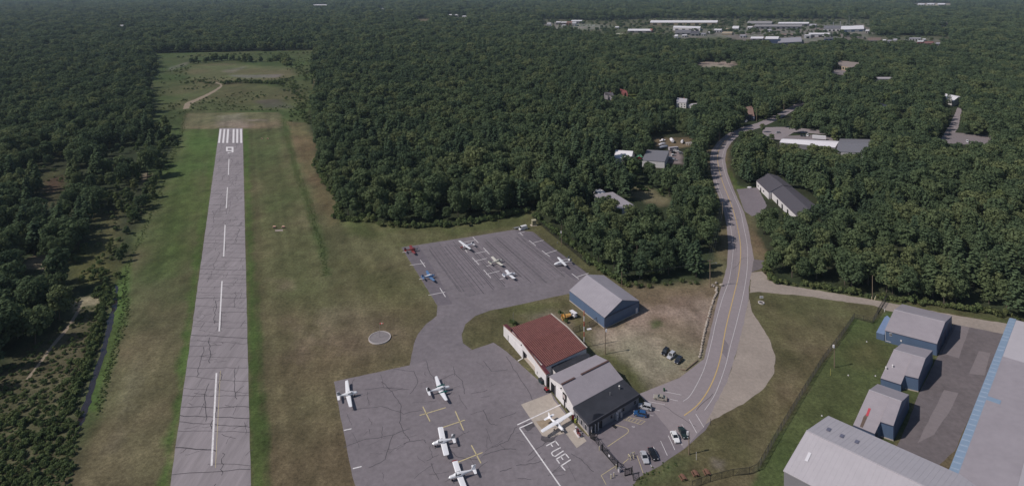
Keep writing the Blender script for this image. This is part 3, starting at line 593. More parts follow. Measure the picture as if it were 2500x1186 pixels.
# --- black roofed office
r, Wp, I = flat('office', 'grey walled office with a black flat roof and windows beside the fuel pumps', 'office', [(1400,991.5),(1436.4,1033.7),(1561,959.5),(1521.5,924)], 3.75, M_GREYW, M_DARKR)
s0, s1 = fl(I[1], 0), fl(I[2], 0); f0, f1 = fl(I[0], 0), fl(I[1], 0)
mb = MB(); e = (s1-s0).normalized(); en = Vector((e.y, -e.x, 0)); mb.beam(fl(Wp[1]+en*.15, 3.35), fl(Wp[2]+en*.15, 3.35), .35, 1.0); mb.build('fascia', mat('dark_fascia', (.05,.05,.062), .6, .08), r, True)
mb = MB(); e = (f1-f0).normalized(); en2 = Vector((e.y, -e.x, 0)); mb.beam(fl(Wp[0]+en2*.12, 3.45), fl(Wp[1]+en2*.12, 3.45), .25, .7); mb.build('fascia', mat('dark_fascia', (.05,.05,.062)), r, True)
for t in (.20, .48, .76):
    o = wbox(r, 'window', f0, f1, t, t+.13, .7, 2.6, M_WHITEW, .06); wbox(o, 'pane', f0, f1, t+.012, t+.118, .85, 2.45, M_GLASS, .10)
wbox(r, 'west_wall_panel', f0, f1, 0, 1, 0, .5, mat('tan_panel', (.40,.35,.31), .8, .05), .03)
for t in (.05, .115, .17): wbox(r, 'window', s0, s1, t, t+.05, .3, 2.5, M_GLASS, .05)
for t in (.035, .105, .16): wbox(r, 'pillar', s0, s1, t, t+.012, 0, 2.8, mat('pale_pillar', (.42,.40,.42), .7, .05), .5)
for t in (.42, .66, .90): wbox(r, 'window', s0, s1, t, t+.035, 1.1, 2.1, M_GLASS, .05)
wbox(r, 'door', s0, s1, .53, .575, 0, 2.2, mat('white_door', (.66,.63,.65)), .06); wbox(r, 'door', s0, s1, .225, .255, 0, 2.3, M_DARK, .05)
for t in (.515, .6): wbox(r, 'porch_post', s0, s1, t, t+.02, 0, 1.6, mat('pale_pillar', (.42,.40,.42)), .8)
wbox(r, 'trellis', s0, s1, .545, .62, 1.9, 3.0, mat('pale_pillar', (.42,.40,.42)), .35)
q = at(1512.5, 947, 3.9); t = thing('roof_vent', 'silver turbine vent on the black roof of the office', 'vent', (q.x, q.y, 3.75))
mb = MB(); mb.tube((0,0,-.02), (0,0,.7), .22, .22, 8); mb.build('stack', M_STEEL, t); mb = MB(); mb.ball((0,0,.95), .42, 0, 10, 6); mb.build('turbine', M_STEEL, t)
q = at(1489.5, 962, 3.9); t = tag(MB.build((lambda m: (m.tube((0,0,-.05), (0,0,1.0), .13, .13, 8), m)[1])(MB()), 'vent_pipe', M_STEEL), 'thin silver pipe on the middle of the black office roof', 'pipe'); t.location = (q.x, q.y, 3.76)
mb = MB(); q = [at(1446,1024,3.9), at(1449,1009,3.9), at(1460,1006,3.9), at(1476,1008,3.9), at(1470,1014,3.9)]; mb.poly([fl(p, 3.775) for p in q]); mb.build('wet_patch', mat('wet_membrane', (.012,.012,.016), .3, .1), r, True)
# --- blue hangar
r, c = gable('hangar', 'large blue walled hangar with a grey gable roof at the corner of the parking apron', 'hangar', (1476,774), (1389.7,707.4), (1519.2,731), (1432.8,668.9), 4.7, 8.0, M_BLUEW, M_ROOFG, (1561,733), (1474.6,670.5), 4.9, ins=.12, ribs=20)
e0, e1 = fl(c['I'][0], 0), fl(c['I'][3], 0)
o = wbox(r, 'door', e0, e1, .90, .955, 0, 2.2, M_WHITEW, .06); wbox(r, 'corner_trim', e1, fl(c['I'][2], 0), -.003, .003, 0, 4.7, M_BLUED, .06); wbox(r, 'corner_trim', e0, e1, -.004, .006, 0, 4.6, M_BLUED, .06)
wbox(r, 'gable_trim', e0, e1, 0, 1, 4.3, 4.55, M_BLUED, .05)
k0 = fl(c['I'][1], 0); wbox(r, 'foundation', k0, e0, 0, 1, 0, .35, M_CONC, .05); wbox(r, 'foundation', e0, e1, 0, 1, 0, .3, M_CONC, .05)
wbox(r, 'eave_trim', k0, e0, 0, 1, 4.35, 4.6, M_BLUED, .04)
# --- hangars on the right
r, c = gable('hangar', 'blue walled hangar with a lean-to, farthest of the row beside the gravel road', 'hangar', (2159.7,804.6), (2287.7,837.6), (2183,754.6), (2307.7,784.9), 4.7, 7.9, M_BLUEW, M_ROOFG2, (2202.4,740.7), (2324.5,769.7), 5.0, ins=.12, capm=M_LIGHTROOF)
k0, k1 = fl(c['I'][0], 0), fl(c['I'][1], 0)
o = wbox(r, 'window', k0, k1, .09, .14, 3.0, 4.1, M_WHITEW, .06); wbox(o, 'pane', k0, k1, .094, .112, 3.15, 3.95, M_GLASS, .10); wbox(o, 'pane', k0, k1, .118, .136, 3.15, 3.95, M_GLASS, .10)
wbox(r, 'wall_box', k0, k1, .305, .335, 1.9, 2.5, M_WHITEW, .15); wbox(r, 'pipe', k0, k1, .01, .016, .5, 4.4, M_WHITEW, .12); wbox(r, 'pipe', k0, k1, .01, .12, .5, .62, M_WHITEW, .12)
wbox(r, 'eave_trim', k0, k1, 0, 1, 4.3, 4.58, M_BLUED, .05); wbox(r, 'corner_trim', k0, k1, .994, 1.002, 0, 4.6, M_BLUED, .05)
g1, g2 = fl(c['I'][1], 0), fl(c['I'][2], 0)
for k in range(7): wbox(r, 'door_panel', g1, g2, .06+k*.13, .06+k*.13+.115, .05, 4.4, M_BLUED if k % 2 else mat('blue_door', (.06,.085,.14), .5, .06), .08)
p = [at(2139.4,809.5,2.6), at(2159,815.2,2.6), at(2178,780,4.1), at(2166,768.5,4.1), at(2159.7,772.7,3.9)]
mb = MB(); slab(mb, p, .12); mb.build('lean_to_roof', mat('blue_metal_roof', (.17,.23,.36), .5, .06), r, True)
mb = MB()
for a, b in zip(p, p[1:]+p[:1]): mb.poly([fl(a, 0), fl(b, 0), fl(b, b.z-.1), fl(a, a.z-.1)])
mb.build('lean_to_wall', M_BLUEW, r, True); FOOT.append([(q.x, q.y) for q in p])
def notched(label, P, ze, zr, zl):
    """gable hangar whose front slope runs lower on its left part: P = left eave, its right end, inner corner, right eave, ridge left, ridge right, back left, back right"""
    A, B, C, D_, RL, RR, BL, BR = P
    A = at(*A, zl); B = at(*B, zl); C = at(*C, ze); D_ = at(*D_, ze); RL = at(*RL, zr); RR = at(*RR, zr); BL = at(*BL, ze); BR = at(*BR, ze)
    t = (C-RL).length/max(1e-6, (D_-RR).length)
    root = thing('hangar', label, 'hangar', fl(D_, 0)); FOOT.append([(p.x, p.y) for p in (A, B, C, D_, BR, BL)])
    k = (fl(C, 0)-fl(D_, 0)).length/((fl(RL, 0)-fl(RR, 0)).length); RM = RR.lerp(RL, k)
    mb = MB(); slab(mb, [A, B, C, RM, RL], .16); slab(mb, [C, D_, RR, RM], .16); slab(mb, [RL, RR, BR, BL], .16); roof = mb.build('roof', M_ROOFG2, root, True)
    mb = MB(); mb.beam(RL+Vector((0, 0, .07)), RR+Vector((0, 0, .07)), .35, .12); mb.build('ridge_cap', M_LIGHTROOF, roof, True)
    d = lambda p: Vector((p.x, p.y, p.z-.12)); mb = MB(); g = lambda p: fl(p, 0)
    for a, b in ((A, B), (B, C), (C, D_), (BR, BL)): mb.poly([g(a), g(b), d(b), d(a)])
    mb.poly([g(D_), g(BR), d(BR), d(RR), d(D_)]); mb.poly([g(BL), g(A), d(A), d(RL), d(BL)]); mb.build('wall', M_BLUEW, root, True)
    for a, b, z in ((A, B, zl), (C, D_, ze)): wbox(root, 'eave_trim', a, b, 0, 1, z-.42, z-.17, M_BLUED, .05)
    wbox(root, 'door', D_, BR, .08, .92, .05, ze-.4, mat('blue_door', (.06,.085,.14)), .08); wbox(root, 'corner_trim', C, D_, .985, 1.0, 0, ze-.2, M_BLUED, .05)
    wbox(root, 'foundation', C, D_, 0, 1, 0, .35, M_CONC, .12); wbox(root, 'side_door', B, C, .15, .45, 0, 2.1, M_BLUED, .06)
    return root, roof, (A, B, C, D_, RL, RR)
r, roof, q = notched('blue walled hangar with two white vents on its grey roof, middle of the row', [(2150,921),(2199.5,936.5),(2209.2,914.2),(2242.1,922),(2182,852),(2259.6,873.5),(2201.4,836.6),(2277,854)], 4.8, 7.6, 2.6)
for px in ((2179.5,892), (2163.5,897)):
    p = at(*px, 5.2 if px[0] > 2170 else 4.6); mb = MB(); mb.tube(p-Vector((0,0,.6)), p+Vector((0,0,.35)), .2, .2, 8); mb.tube(p+Vector((0,0,.35)), p+Vector((0,0,.6)), .33, .1, 8); mb.build('roof_vent', M_WHITEW, roof, True)
r, roof, q = notched('blue walled hangar with a red patch and a soot streak on its grey roof', [(2083,1035),(2135.7,1056.6),(2149.9,1027.2),(2181.2,1037.3),(2121.5,950.3),(2201.4,978.7),(2142.8,935.2),(2219.6,961.5)], 4.8, 7.6, 2.5)
A, B, C, D_, RL, RR = q
nrm = (B-A).cross(RL-A).normalized(); nrm = nrm if nrm.z > 0 else -nrm
def onroof(px, off):
    o = Vector((0, 0, H)); d = at(*px, 0)-o; k = (A-o).dot(nrm)/d.dot(nrm); return o+d*k+nrm*off
z7 = lambda a, b: (1900+a/4.943, 920+b/4.943)
mb = MB(); mb.poly([onroof(z7(*p), .03) for p in ((985,590),(1020,605),(1075,480),(1090,450),(1060,440),(1030,470),(1005,540))]); mb.build('soot_streak', mat('soot', (.12,.085,.07), .9, .35, .6), roof, True)
mb = MB(); mb.poly([onroof(z7(*p), .06) for p in ((1055,458),(1085,468),(1118,375),(1090,367))]); mb.build('red_patch', mat('red_sheet', (.42,.06,.08), .6, .06), roof, True)
rl, rr2 = at(1968.8,1049.5,9.0), at(2076,1100,9.0); dr = (rr2-rl).normalized(); Lg = 42
fl0 = at(1912,1147,5.0); fl0 = fl(rl, 5.0)+(fl(fl0, 5)-fl(rl, 5))*1.0
bl0 = at(2022.4,1013,5.0)
r, c = gable('hangar', 'big hangar with a pale ribbed roof and a long skylight, nearest of the row', 'hangar', fl0, fl(fl0+dr*Lg, 5), rl, rl+dr*Lg, 5.0, 9.0, M_GREYW, M_LIGHTROOF, bl0, fl(bl0+dr*Lg, 5), ins=.2, ribs=34, capm=M_LIGHTROOF)
roof = [k for k in r.children if k.name.startswith('roof')][0]
A = c['fl']; B = c['fr']; RL = c['rl']; nrm = (B-A).cross(RL-A).normalized(); nrm = nrm if nrm.z > 0 else -nrm
mb = MB(); slab(mb, [onroof(z7(*p), .14) for p in ((318,1003),(355,1018),(402,915),(366,900))], .05); mb.build('skylight', mat('skylight_panel', (.62,.60,.64), .4, .03), roof, True)
A = c['bl']; B = c['br']; nrm = (B-A).cross(RL-A).normalized(); nrm = nrm if nrm.z > 0 else -nrm
for p in ((605,628),(765,705),(945,775)):
    P = [z7(p[0]+a, p[1]+b) for a, b in ((-30,10),(15,28),(38,-8),(-8,-26))]
    mb = MB(); mb.poly([onroof(k, .13) for k in P]); mb.build('skylight', mat('blue_grey_skylight', (.16,.16,.22), .5, .1), roof, True)
# corner hangar at the right edge
e0 = at(2464,775.4,4.5); e1 = at(2386.5,970,4.5); de = (e1-e0).normalized(); e1 = e1+de*60; nn = Vector((-de.y, de.x, 0)); nn = nn if nn.x > 0 else -nn
nn = (nn+Vector((0, -.35, 0))).normalized()
rise = .16; Wd = 15
r, c = gable('hangar', 'long pale roofed hangar with a light blue eave strip, rightmost building', 'hangar', e0, e1, e0+nn*Wd+Vector((0,0,Wd*rise)), e1+nn*Wd+Vector((0,0,Wd*rise)), 4.5, 4.5+Wd*rise, M_BLUEW, M_LIGHTROOF, ins=.2)
roof = [k for k in r.children if k.name.startswith('roof')][0]
up = Vector((0, 0, rise)); mb = MB(); w0 = 2.3
slab(mb, [e0+Vector((0,0,.05)), e1+Vector((0,0,.05)), e1+(nn+up)*w0+Vector((0,0,.05)), e0+(nn+up)*w0+Vector((0,0,.05))], .04)
for k in range(42):
    if k % 3 == 2 and 6 < k < 13: continue
    t = k/42; a = e0.lerp(e1, t); mb.beam(a+(nn+up)*.2+Vector((0,0,.09)), a+(nn+up)*2.2-de*.5+Vector((0,0,.09)), RND.uniform(.3, .75), .05, 1)
mb.build('eave_strip', [M_TRANSL, mat('pale_blue_panel', (.28,.345,.44), .4, .08)], roof, True)
mb = MB(); q0, q1 = e0.lerp(e1, .27), e1; slab(mb, [q0+(nn+up)*2.3+Vector((0,0,.06)), q1+(nn+up)*2.3+Vector((0,0,.06)), q1+(nn+up)*14.9+Vector((0,0,.06)), q0+(nn+up)*14.9+Vector((0,0,.06))], .05); mb.build('old_roof_half', M_ROOFG2, roof, True)
mb = MB(); q0 = e0.lerp(e1, .51); q1 = e0.lerp(e1, .53); slab(mb, [q0+(nn+up)*2.3+Vector((0,0,.12)), q1+(nn+up)*2.3+Vector((0,0,.12)), q1+(nn+up)*6+Vector((0,0,.12)), q0+(nn+up)*6+Vector((0,0,.12))], .05); mb.build('roof_panel', M_TRANSL, roof, True)
# --- charcoal roofed building by the road
r, c = gable('workshop', 'long white walled workshop under a charcoal roof beside the road', 'workshop', (1883.9,467.6), (1951.6,532.7), (1911,451.7), (1975.6,510), 4.6, 6.6, M_WHITEW, M_CHARR, (1936,457), (1990,499), ins=.25)
k0, k1 = fl(c['I'][0], 0), fl(c['I'][1], 0)
for t in (.2, .38, .58): wbox(r, 'door', k0, k1, t, t+.05, 0, 3.2, M_DARK, .06)
rr, c2 = gable('annex', '', '', (1846,440), (1876.5,469), (1875,422), (1911.5,450.5), 4.6, 6.9, M_WHITEW, M_CHARR, (1899,428), (1936,456), ins=.25)
rr.parent = r; rr.location = rr.location-r.location
for kk in ('label', 'category'):
    if kk in rr: del rr[kk]
k0, k1 = fl(c2['I'][0], 0), fl(c2['I'][1], 0)
for nm, a, b, z0, z1 in (('window', .12, .18, 1.6, 2.6), ('door', .32, .40, 0, 2.4), ('window', .56, .64, 1.6, 2.6)): wbox(r, nm, k0, k1, a, b, z0, z1, M_DARK, .06)
# --- grey barn among the trees
r, Wp, I = flat('barn', 'flat grey roofed barn half hidden in the wood behind the apron', 'barn', [(1449.7,473.7),(1495.8,467.4),(1552,502.5),(1508,509)], 4.5, M_WHITEW, M_ROOFG)
r, Wp, I = flat('shed', 'small white flat roofed shed touching the end of the grey barn', 'shed', [(1447.8,463.5),(1465.5,459.8),(1479,468.5),(1460.7,472.5)], 4.2, M_WHITEW, M_WHITER)
# --- boatyard
r, c = gable('boat_shed', 'white fabric covered boat shed in the woodland boatyard', 'shed', (1499,384), (1541,387), (1502.8,365.3), (1545.8,368), 4.2, 8, M_WHITER, M_WHITER, ins=.1)
r, Wp, I = flat('workshop', 'boatyard workshop with a large grey roof and white walls', 'workshop', [(1579.7,364.7),(1633.3,367.4),(1622.7,394),(1567,390)], [6.5, 6.5, 5.2, 5.2], M_WHITEW, mat('slate_grey_roof', (.17,.165,.185), .6, .06))
# --- long building with white and grey roofs
r, c = gable('warehouse', 'long low warehouse, white roof at one end and grey at the other', 'warehouse', (1903,346.5), (2039,359), (1908,338.8), (2045.7,348), 4.2, 5.4, M_GREYW, M_WHITER, ins=.2)
rr, c2 = gable('grey_wing', '', '', (2041,369.5), (2110,372), (2046,348), (2124,350), 4.4, 6.2, M_WHITEW, mat('slate_grey_roof', (.17,.165,.185)), ins=.2)
rr.parent = r; rr.location = rr.location-r.location
for kk in ('label', 'category'):
    if kk in rr: del rr[kk]
# --- houses
def house(label, FL, FR, RL, RR, ze, zr, mw, mr, wins=3):
    r, c = gable('house', label, 'house', FL, FR, RL, RR, ze, zr, mw, mr, ins=.3); a, b = fl(c['I'][0], 0), fl(c['I'][1], 0)
    for k in range(wins):
        t = (k+.6)/(wins+.3)
        wbox(r, 'window', a, b, t, t+.12, 1.2, 2.4, M_GLASS, .06)
        if ze > 5: wbox(r, 'window', a, b, t, t+.12, 3.8, 5, M_GLASS, .06)
    rp = c['rl'].lerp(c['rr'], .7); mb = MB(); mb.box(fl(rp, zr+.3), (.9, .9, 1.8)); mb.build('chimney', M_BRICK, r, True)
    return r
house('grey two storey house with a steep gable deep in the wood', (1478,231), (1499,234), (1476,224), (1496,225), 5.5, 9, mat('grey_clapboard', (.26,.24,.26), .8, .06), M_CHARR, 2)
house('barn red outbuilding with a bright red roof beside a small lawn', (1512,224), (1533,229), (1513,215.5), (1530,221), 4.5, 7.5, mat('red_board', (.18,.07,.06), .8, .08), mat('bright_red_roof', (.15,.045,.045), .6, .08), 2)
house('white two storey house with a pale roof in the woods', (1651,248.5), (1675,250.5), (1653,238), (1678,240.5), 6.5, 9, M_WHITEW, M_LIGHTROOF, 3)
r, Wp, I = flat('garage', 'low white garage beside the white house in the woods', 'garage', [(1678,256),(1688,252),(1703,251),(1694,258)], 3.2, M_WHITEW, M_LIGHTROOF)
house('slate blue house with a brown shingle roof near the road junction', (1821,278), (1842,283), (1820,262), (1838,262.5), 5.2, 8.5, mat('slate_blue_siding', (.10,.115,.18), .8, .06), mat('brown_shingle', (.20,.13,.11), .9, .1), 3)
r, Wp, I = flat('office_block', 'tan office block with a wide flat brown roof on the far slope', 'office', [(2024.7,154),(2077,164.5),(2112,154),(2055.4,147.3)], 7, M_TAN, mat('tan_membrane', (.25,.205,.19), .85, .06))
for k in range(6): wbox(r, 'window', fl(I[0], 0), fl(I[1], 0), .3+k*.11, .36+k*.11, 1.5, 5.2, M_GLASS, .08)
mb = MB(); p = at(2050,151,7.5); mb.box(p, (7, 4, 2)); mb.build('roof_unit', M_GREYT, r, True)
r, c = gable('warehouse', 'white roofed warehouse by the side lot at the right edge', 'warehouse', (2327,246.5), (2292,232), (2340,236), (2300,226), 6, 8.5, M_WHITEW, M_WHITER, ins=.2)
r, Wp, I = flat('shed', 'dark roofed shed buried in the trees left of the white warehouse', 'shed', [(2140,262),(2170,266),(2175,258),(2146,250)], 5, M_GREYW, mat('navy_roof', (.04,.045,.065), .7, .1))
r, Wp, I = flat('warehouse', 'long pale flat roofed building glimpsed beyond the tan office block', 'warehouse', [(2136,191.5),(2182,192),(2181,187.5),(2138,187.5)], 5, M_GREYW, M_LIGHTROOF)
# --- the industrial park, each building far off but separate
def far(label, x0, x1, yb, yf, zb, mr, mw, doors=0, skew=0, name='industrial_building', cat='building', md=None, ridge=0):
    """flat building: roof edge rows yb (back) and yf (front) in the photo, height zb"""
    P = [(x0, yf), (x1, yf+skew), (x1+(2 if skew >= 0 else -2), yb+skew), (x0+2, yb)]
    Wp = W(P, zb); dep = (Wp[3]-Wp[0]).length
    r, Wp, I = flat(name, label, cat, Wp, zb, mw, mr)
    a, b = fl(I[0], 0), fl(I[1], 0)
    for k in range(doors):
        t = (k+.35)/doors
        wbox(r, 'bay_door', a, b, t, t+.45/doors, .2, zb*.62, md or M_DARK, .25)
    wbox(r, 'eave_trim', a, b, 0, 1, zb-.9, zb-.25, M_WHITEW if mw is not M_WHITEW else M_GREYT, .2)
    return r, I
GR = M_ROOFG
far('longest white roofed shed at the back edge of the industrial park', 1587, 1751, 49.3, 54.5, 9, M_WHITER, M_TAN, 8)
far('white roofed factory with white walls behind the grey roofed sheds', 1643, 1709, 62.5, 67, 9, M_WHITER, M_WHITEW, 4, 1.5)
far('dark grey roofed sheds in front of the white factory', 1648, 1686, 72, 79, 7, mat('dusk_grey_roof', (.15,.14,.155), .7, .05), M_GREYW, 3)
far('small dark hip roofed store beside the grey sheds', 1686, 1706, 75, 81, 7, M_CHARR, M_GREYW, 2)
far('small white block at the front of the industrial park', 1646, 1654, 84, 88, 9, M_WHITER, M_WHITEW, 1)
far('little white shop with a dark base in the middle of the industrial park', 1743, 1761, 70, 73, 7, M_WHITER, M_WHITEW, 3)
far('white sloping shed beside the tall trees of the industrial park', 1787, 1803, 63, 69, 6, M_WHITER, M_WHITEW, 2)
far('beige low store at the tree line of the industrial park', 1762, 1787, 77, 81, 5, M_TAN, M_TAN, 0)
far('grey arched warehouse behind the long grey factory', 1824, 1884, 51, 56.5, 8, mat('warm_grey_roof', (.27,.25,.255), .7, .05), M_GREYW, 3)
far('long grey factory with a dark band of windows', 1841, 1957, 59.5, 63.5, 9, mat('warm_grey_roof', (.27,.25,.255)), M_GREYW, 9)
far('white topped plant with tall dark bays at the back', 1899, 1974, 53.5, 57, 9, M_WHITER, M_GREYW, 5)
far('dark slate roofed mill with white bays below two stacks', 2010, 2050, 62, 69, 9, mat('dusk_grey_roof', (.15,.14,.155)), M_WHITEW, 4)
far('white roofed hall with blue doors next to the dark mill', 2052, 2110, 63.5, 72, 8, M_WHITER, M_WHITEW, 3, -2, md=mat('blue_bay', (.08,.14,.27), .5, .03))
far('white truck depot with three black bays', 1974, 2028, 79.6, 83, 8, M_WHITER, M_WHITEW, 3)
far('white office box at the end of the truck depot', 1963, 1979, 84, 86, 8, M_WHITER, M_WHITEW, 1)
far('navy blue walled works under a white roof', 1868, 1900, 88.5, 94.5, 13, M_WHITER, mat('navy_wall', (.075,.10,.18), .6, .05), 0)
far('wide light grey shed roof in front of the navy works', 1899, 1958, 93, 104, 7, M_ROOFG, M_GREYW, 3, -3)
far('small white peaked shed left of the navy works', 1832, 1863, 89, 93.5, 6, M_WHITER, M_GREYW, 2)
far('dark blue container store in front of the truck depot', 2012, 2043, 90.5, 93, 6, M_CHARR, mat('navy_wall', (.075,.10,.18)), 3)
far('brown roofed barn by the far road', 2117, 2150, 91.5, 97.5, 7, M_BROWNR, M_BROWNR, 2)
far('lone white house among dark trees beyond the brown barn', 2180, 2189, 94, 97, 8, M_LIGHTROOF, M_WHITEW, 2, name='house', cat='house')
far('wide white farmhouse near the far right edge', 2219, 2247, 91.5, 93.5, 6, M_LIGHTROOF, M_WHITEW, 4, name='house', cat='house')
far('red and white striped shop near the far right edge', 2239, 2254, 98.5, 101, 7, M_WHITER, mat('faded_red_wall', (.35,.14,.13), .8, .05), 2)
far('long red barn next to the striped shop', 2256, 2278, 101, 104, 5, mat('barn_red', (.22,.08,.07), .8, .08), mat('barn_red', (.22,.08,.07)), 0, name='barn', cat='barn')
far('small grey house at the far right end of the village', 2284, 2296, 103, 106, 5, M_ROOFG, M_GREYW, 2, name='house', cat='house')
far('black and white striped silo block left of the school', 1335, 1344, 55.5, 57, 12, M_WHITER, M_WHITEW, 3, name='silo', cat='silo')
far('white roofed school wing next to the silo block', 1357, 1368, 52, 54, 9, M_WHITER, M_GREYW, 4, name='school', cat='school')
far('white banded school wing left of the brick hall', 1369, 1383, 52.5, 54.5, 9, M_WHITER, M_GREYW, 4, name='school', cat='school')
far('red brick school hall', 1383, 1396, 52, 54, 11, M_BRICK, M_BRICK, 3, name='school', cat='school')
far('tall white school block right of the brick hall', 1396, 1406, 53, 55, 12, M_WHITER, M_WHITEW, 2, name='school', cat='school')
far('flat white school roof behind the brick hall', 1394, 1420, 48.5, 51, 10, M_WHITER, M_GREYW, 3, name='school', cat='school')
far('wide white shed at the left front of the industrial park', 1532, 1590, 70, 74.5, 6, M_WHITER, M_GREYW, 3)
far('orange red kiosk at the end of the wide white shed', 1587, 1592, 70, 72, 8, mat('orange_wall', (.45,.12,.08), .7, .03), mat('orange_wall', (.45,.12,.08)), 0, name='kiosk', cat='kiosk')
far('small cream house below the school woods', 1504, 1518, 81, 84, 5, mat('cream_wall', (.55,.52,.42), .7, .05), mat('cream_wall', (.55,.52,.42)), 2, name='house', cat='house')
far('little white house left of the industrial park', 1501, 1510, 64, 66, 6, M_WHITER, M_WHITEW, 2, name='house', cat='house')
far('white roadside building at the top left of the far forest', 762, 798, 10.5, 12, 10, M_WHITER, M_WHITEW, 3)
far('white house alone near the middle of the far forest', 925, 936, 19, 22, 9, M_WHITER, M_WHITEW, 2, name='house', cat='house')
far('long white building seen as a strip in the far forest', 1094, 1119, 34.5, 36.5, 7, M_WHITER, M_WHITEW, 3)
far('short white building right of the long strip in the far forest', 1128, 1139, 38, 39.5, 6, M_WHITER, M_WHITEW, 2)
far('tiny white house at the far upper left of the forest', 288, 300, 60.5, 62, 9, M_WHITER, M_WHITEW, 1, name='house', cat='house')
far('tiny white shed right of the tiny white house', 318, 330, 60.5, 62, 9, M_WHITER, M_WHITEW, 1, name='shed', cat='shed')
for i, x in enumerate((2298, 2305, 2312)):
    p = at(x, 66); t = thing('storage_tank', ['left', 'middle', 'right'][i]+' one of three tall pale storage tanks in the woods at the far right', 'tank', p, 0, 'pale storage tanks')
    mb = MB(); mb.tube((0,0,0), (0,0,19), 3.2, 3.2, 12); mb.build('drum', M_LIGHTROOF, t); mb = MB(); mb.tube((0,0,19), (0,0,20.5), 3.4, .4, 12); mb.build('cap', M_STEEL, t)

# smaller buildings of the park and the village, each on its own
SMALL = [('cream cottage at the left end of the village strip', 2098, 2108, 98, 101, 5, 'house', M_LIGHTROOF, M_WHITEW), ('pinkish low store right of the dark blue container store', 2046, 2062, 95, 98, 4, 'building', M_BROWNR, M_TAN), ('small white garage beside the brown roofed barn', 2154, 2162, 96, 98.5, 5, 'house', M_WHITER, M_WHITEW),
 ('grey bungalow between the brown roofed barn and the lone white house', 2166, 2176, 97, 99.5, 5, 'house', M_ROOFG, M_WHITEW), ('low white trailer home right of the lone white house', 2193, 2205, 98, 100, 4, 'house', M_WHITER, M_WHITEW), ('grey roofed cottage left of the wide white farmhouse', 2206, 2215, 96, 98.5, 5, 'house', M_ROOFG, M_WHITEW),
 ('white garage right of the wide white farmhouse', 2251, 2259, 94, 96, 5, 'house', M_WHITER, M_WHITEW), ('pale tan gravel shed right of the small grey house', 2300, 2312, 105, 107.5, 4, 'shed', M_TAN, M_TAN), ('white flat annex of the dark slate mill', 2112, 2122, 72, 75, 6, 'building', M_WHITER, M_WHITEW),
 ('brown gabled row behind the truck depot', 1905, 1942, 81, 84.5, 4, 'building', M_BROWNR, M_TAN), ('pale long annex right of the white topped plant', 1975, 1992, 58, 62, 7, 'building', M_LIGHTROOF, M_GREYW), ('white shop at the front of the grey roofed sheds', 1664, 1676, 84, 86, 5, 'building', M_WHITER, M_WHITEW),
 ('grey roofed garage right of the small dark hip roofed store', 1711, 1722, 80, 82.5, 5, 'building', M_ROOFG, M_WHITEW), ('small white box at the road through the park', 1727, 1735, 77, 79, 5, 'building', M_WHITER, M_WHITEW), ('tan workshop left of the white sloping shed', 1770, 1782, 69, 71.5, 5, 'building', M_TAN, M_WHITEW),
 ('white shed left of the long grey factory', 1824, 1836, 64, 66.5, 6, 'building', M_WHITER, M_WHITEW), ('low pale kiosk beneath the long grey factory', 1872, 1884, 71, 73.5, 5, 'building', M_LIGHTROOF, M_WHITEW), ('grey office at the gate of the park', 1806, 1820, 84, 87, 5, 'building', M_ROOFG, M_WHITEW),
 ('white house under the trees below the navy works', 1942, 1951, 108, 110, 5, 'house', M_WHITER, M_WHITEW), ('pale roof glimpsed in the wood left of the far dirt lot', 1567, 1583, 131, 133, 4, 'building', M_ROOFG, M_WHITEW), ('second pale roof glimpsed in the wood left of the far dirt lot', 1636, 1662, 134, 136, 4, 'building', M_ROOFG, M_WHITEW),
 ('white house in the far forest above the industrial park', 2048, 2056, 20, 21.5, 8, 'house', M_WHITER, M_WHITEW), ('long white farm building in the far forest above the village', 2134, 2152, 27.5, 29.5, 7, 'building', M_WHITER, M_WHITEW), ('white barn right of the long white farm building in the far forest', 2160, 2168, 28, 30, 7, 'barn', M_WHITER, M_WHITEW), ('white dot of a house at the top right of the far forest', 1479, 1486, 3.5, 5, 9, 'house', M_WHITER, M_WHITEW),
 ('white strip of a store at the left of the school', 1308, 1316, 49, 51, 6, 'building', M_WHITER, M_WHITEW), ('little white house in front of the school parking row', 1353, 1359, 72, 74, 5, 'house', M_WHITER, M_WHITEW), ('white gabled wing in front of the brick school hall', 1372, 1380, 60, 62, 6, 'school', M_WHITER, M_WHITEW)]
for lab, x0, x1, yb, yf, zb, cat, mr_, mw_ in SMALL:
    far(lab, x0, x1, yb, yf, zb, mr_, mw_, 2, name='industrial_building' if cat == 'building' else cat, cat=cat)
for k, (x0, x1, yb, yf, h, lab) in enumerate(((2240, 2256, 8, 10.5, 8, 'left'), (2262, 2280, 7.5, 10, 8, 'middle'), (2288, 2306, 7.5, 10.5, 9, 'right'))): far(lab+' one of three white blocks on the sandy clearing at the far top right', x0, x1, yb, yf, h, M_WHITER, M_WHITEW, 2)
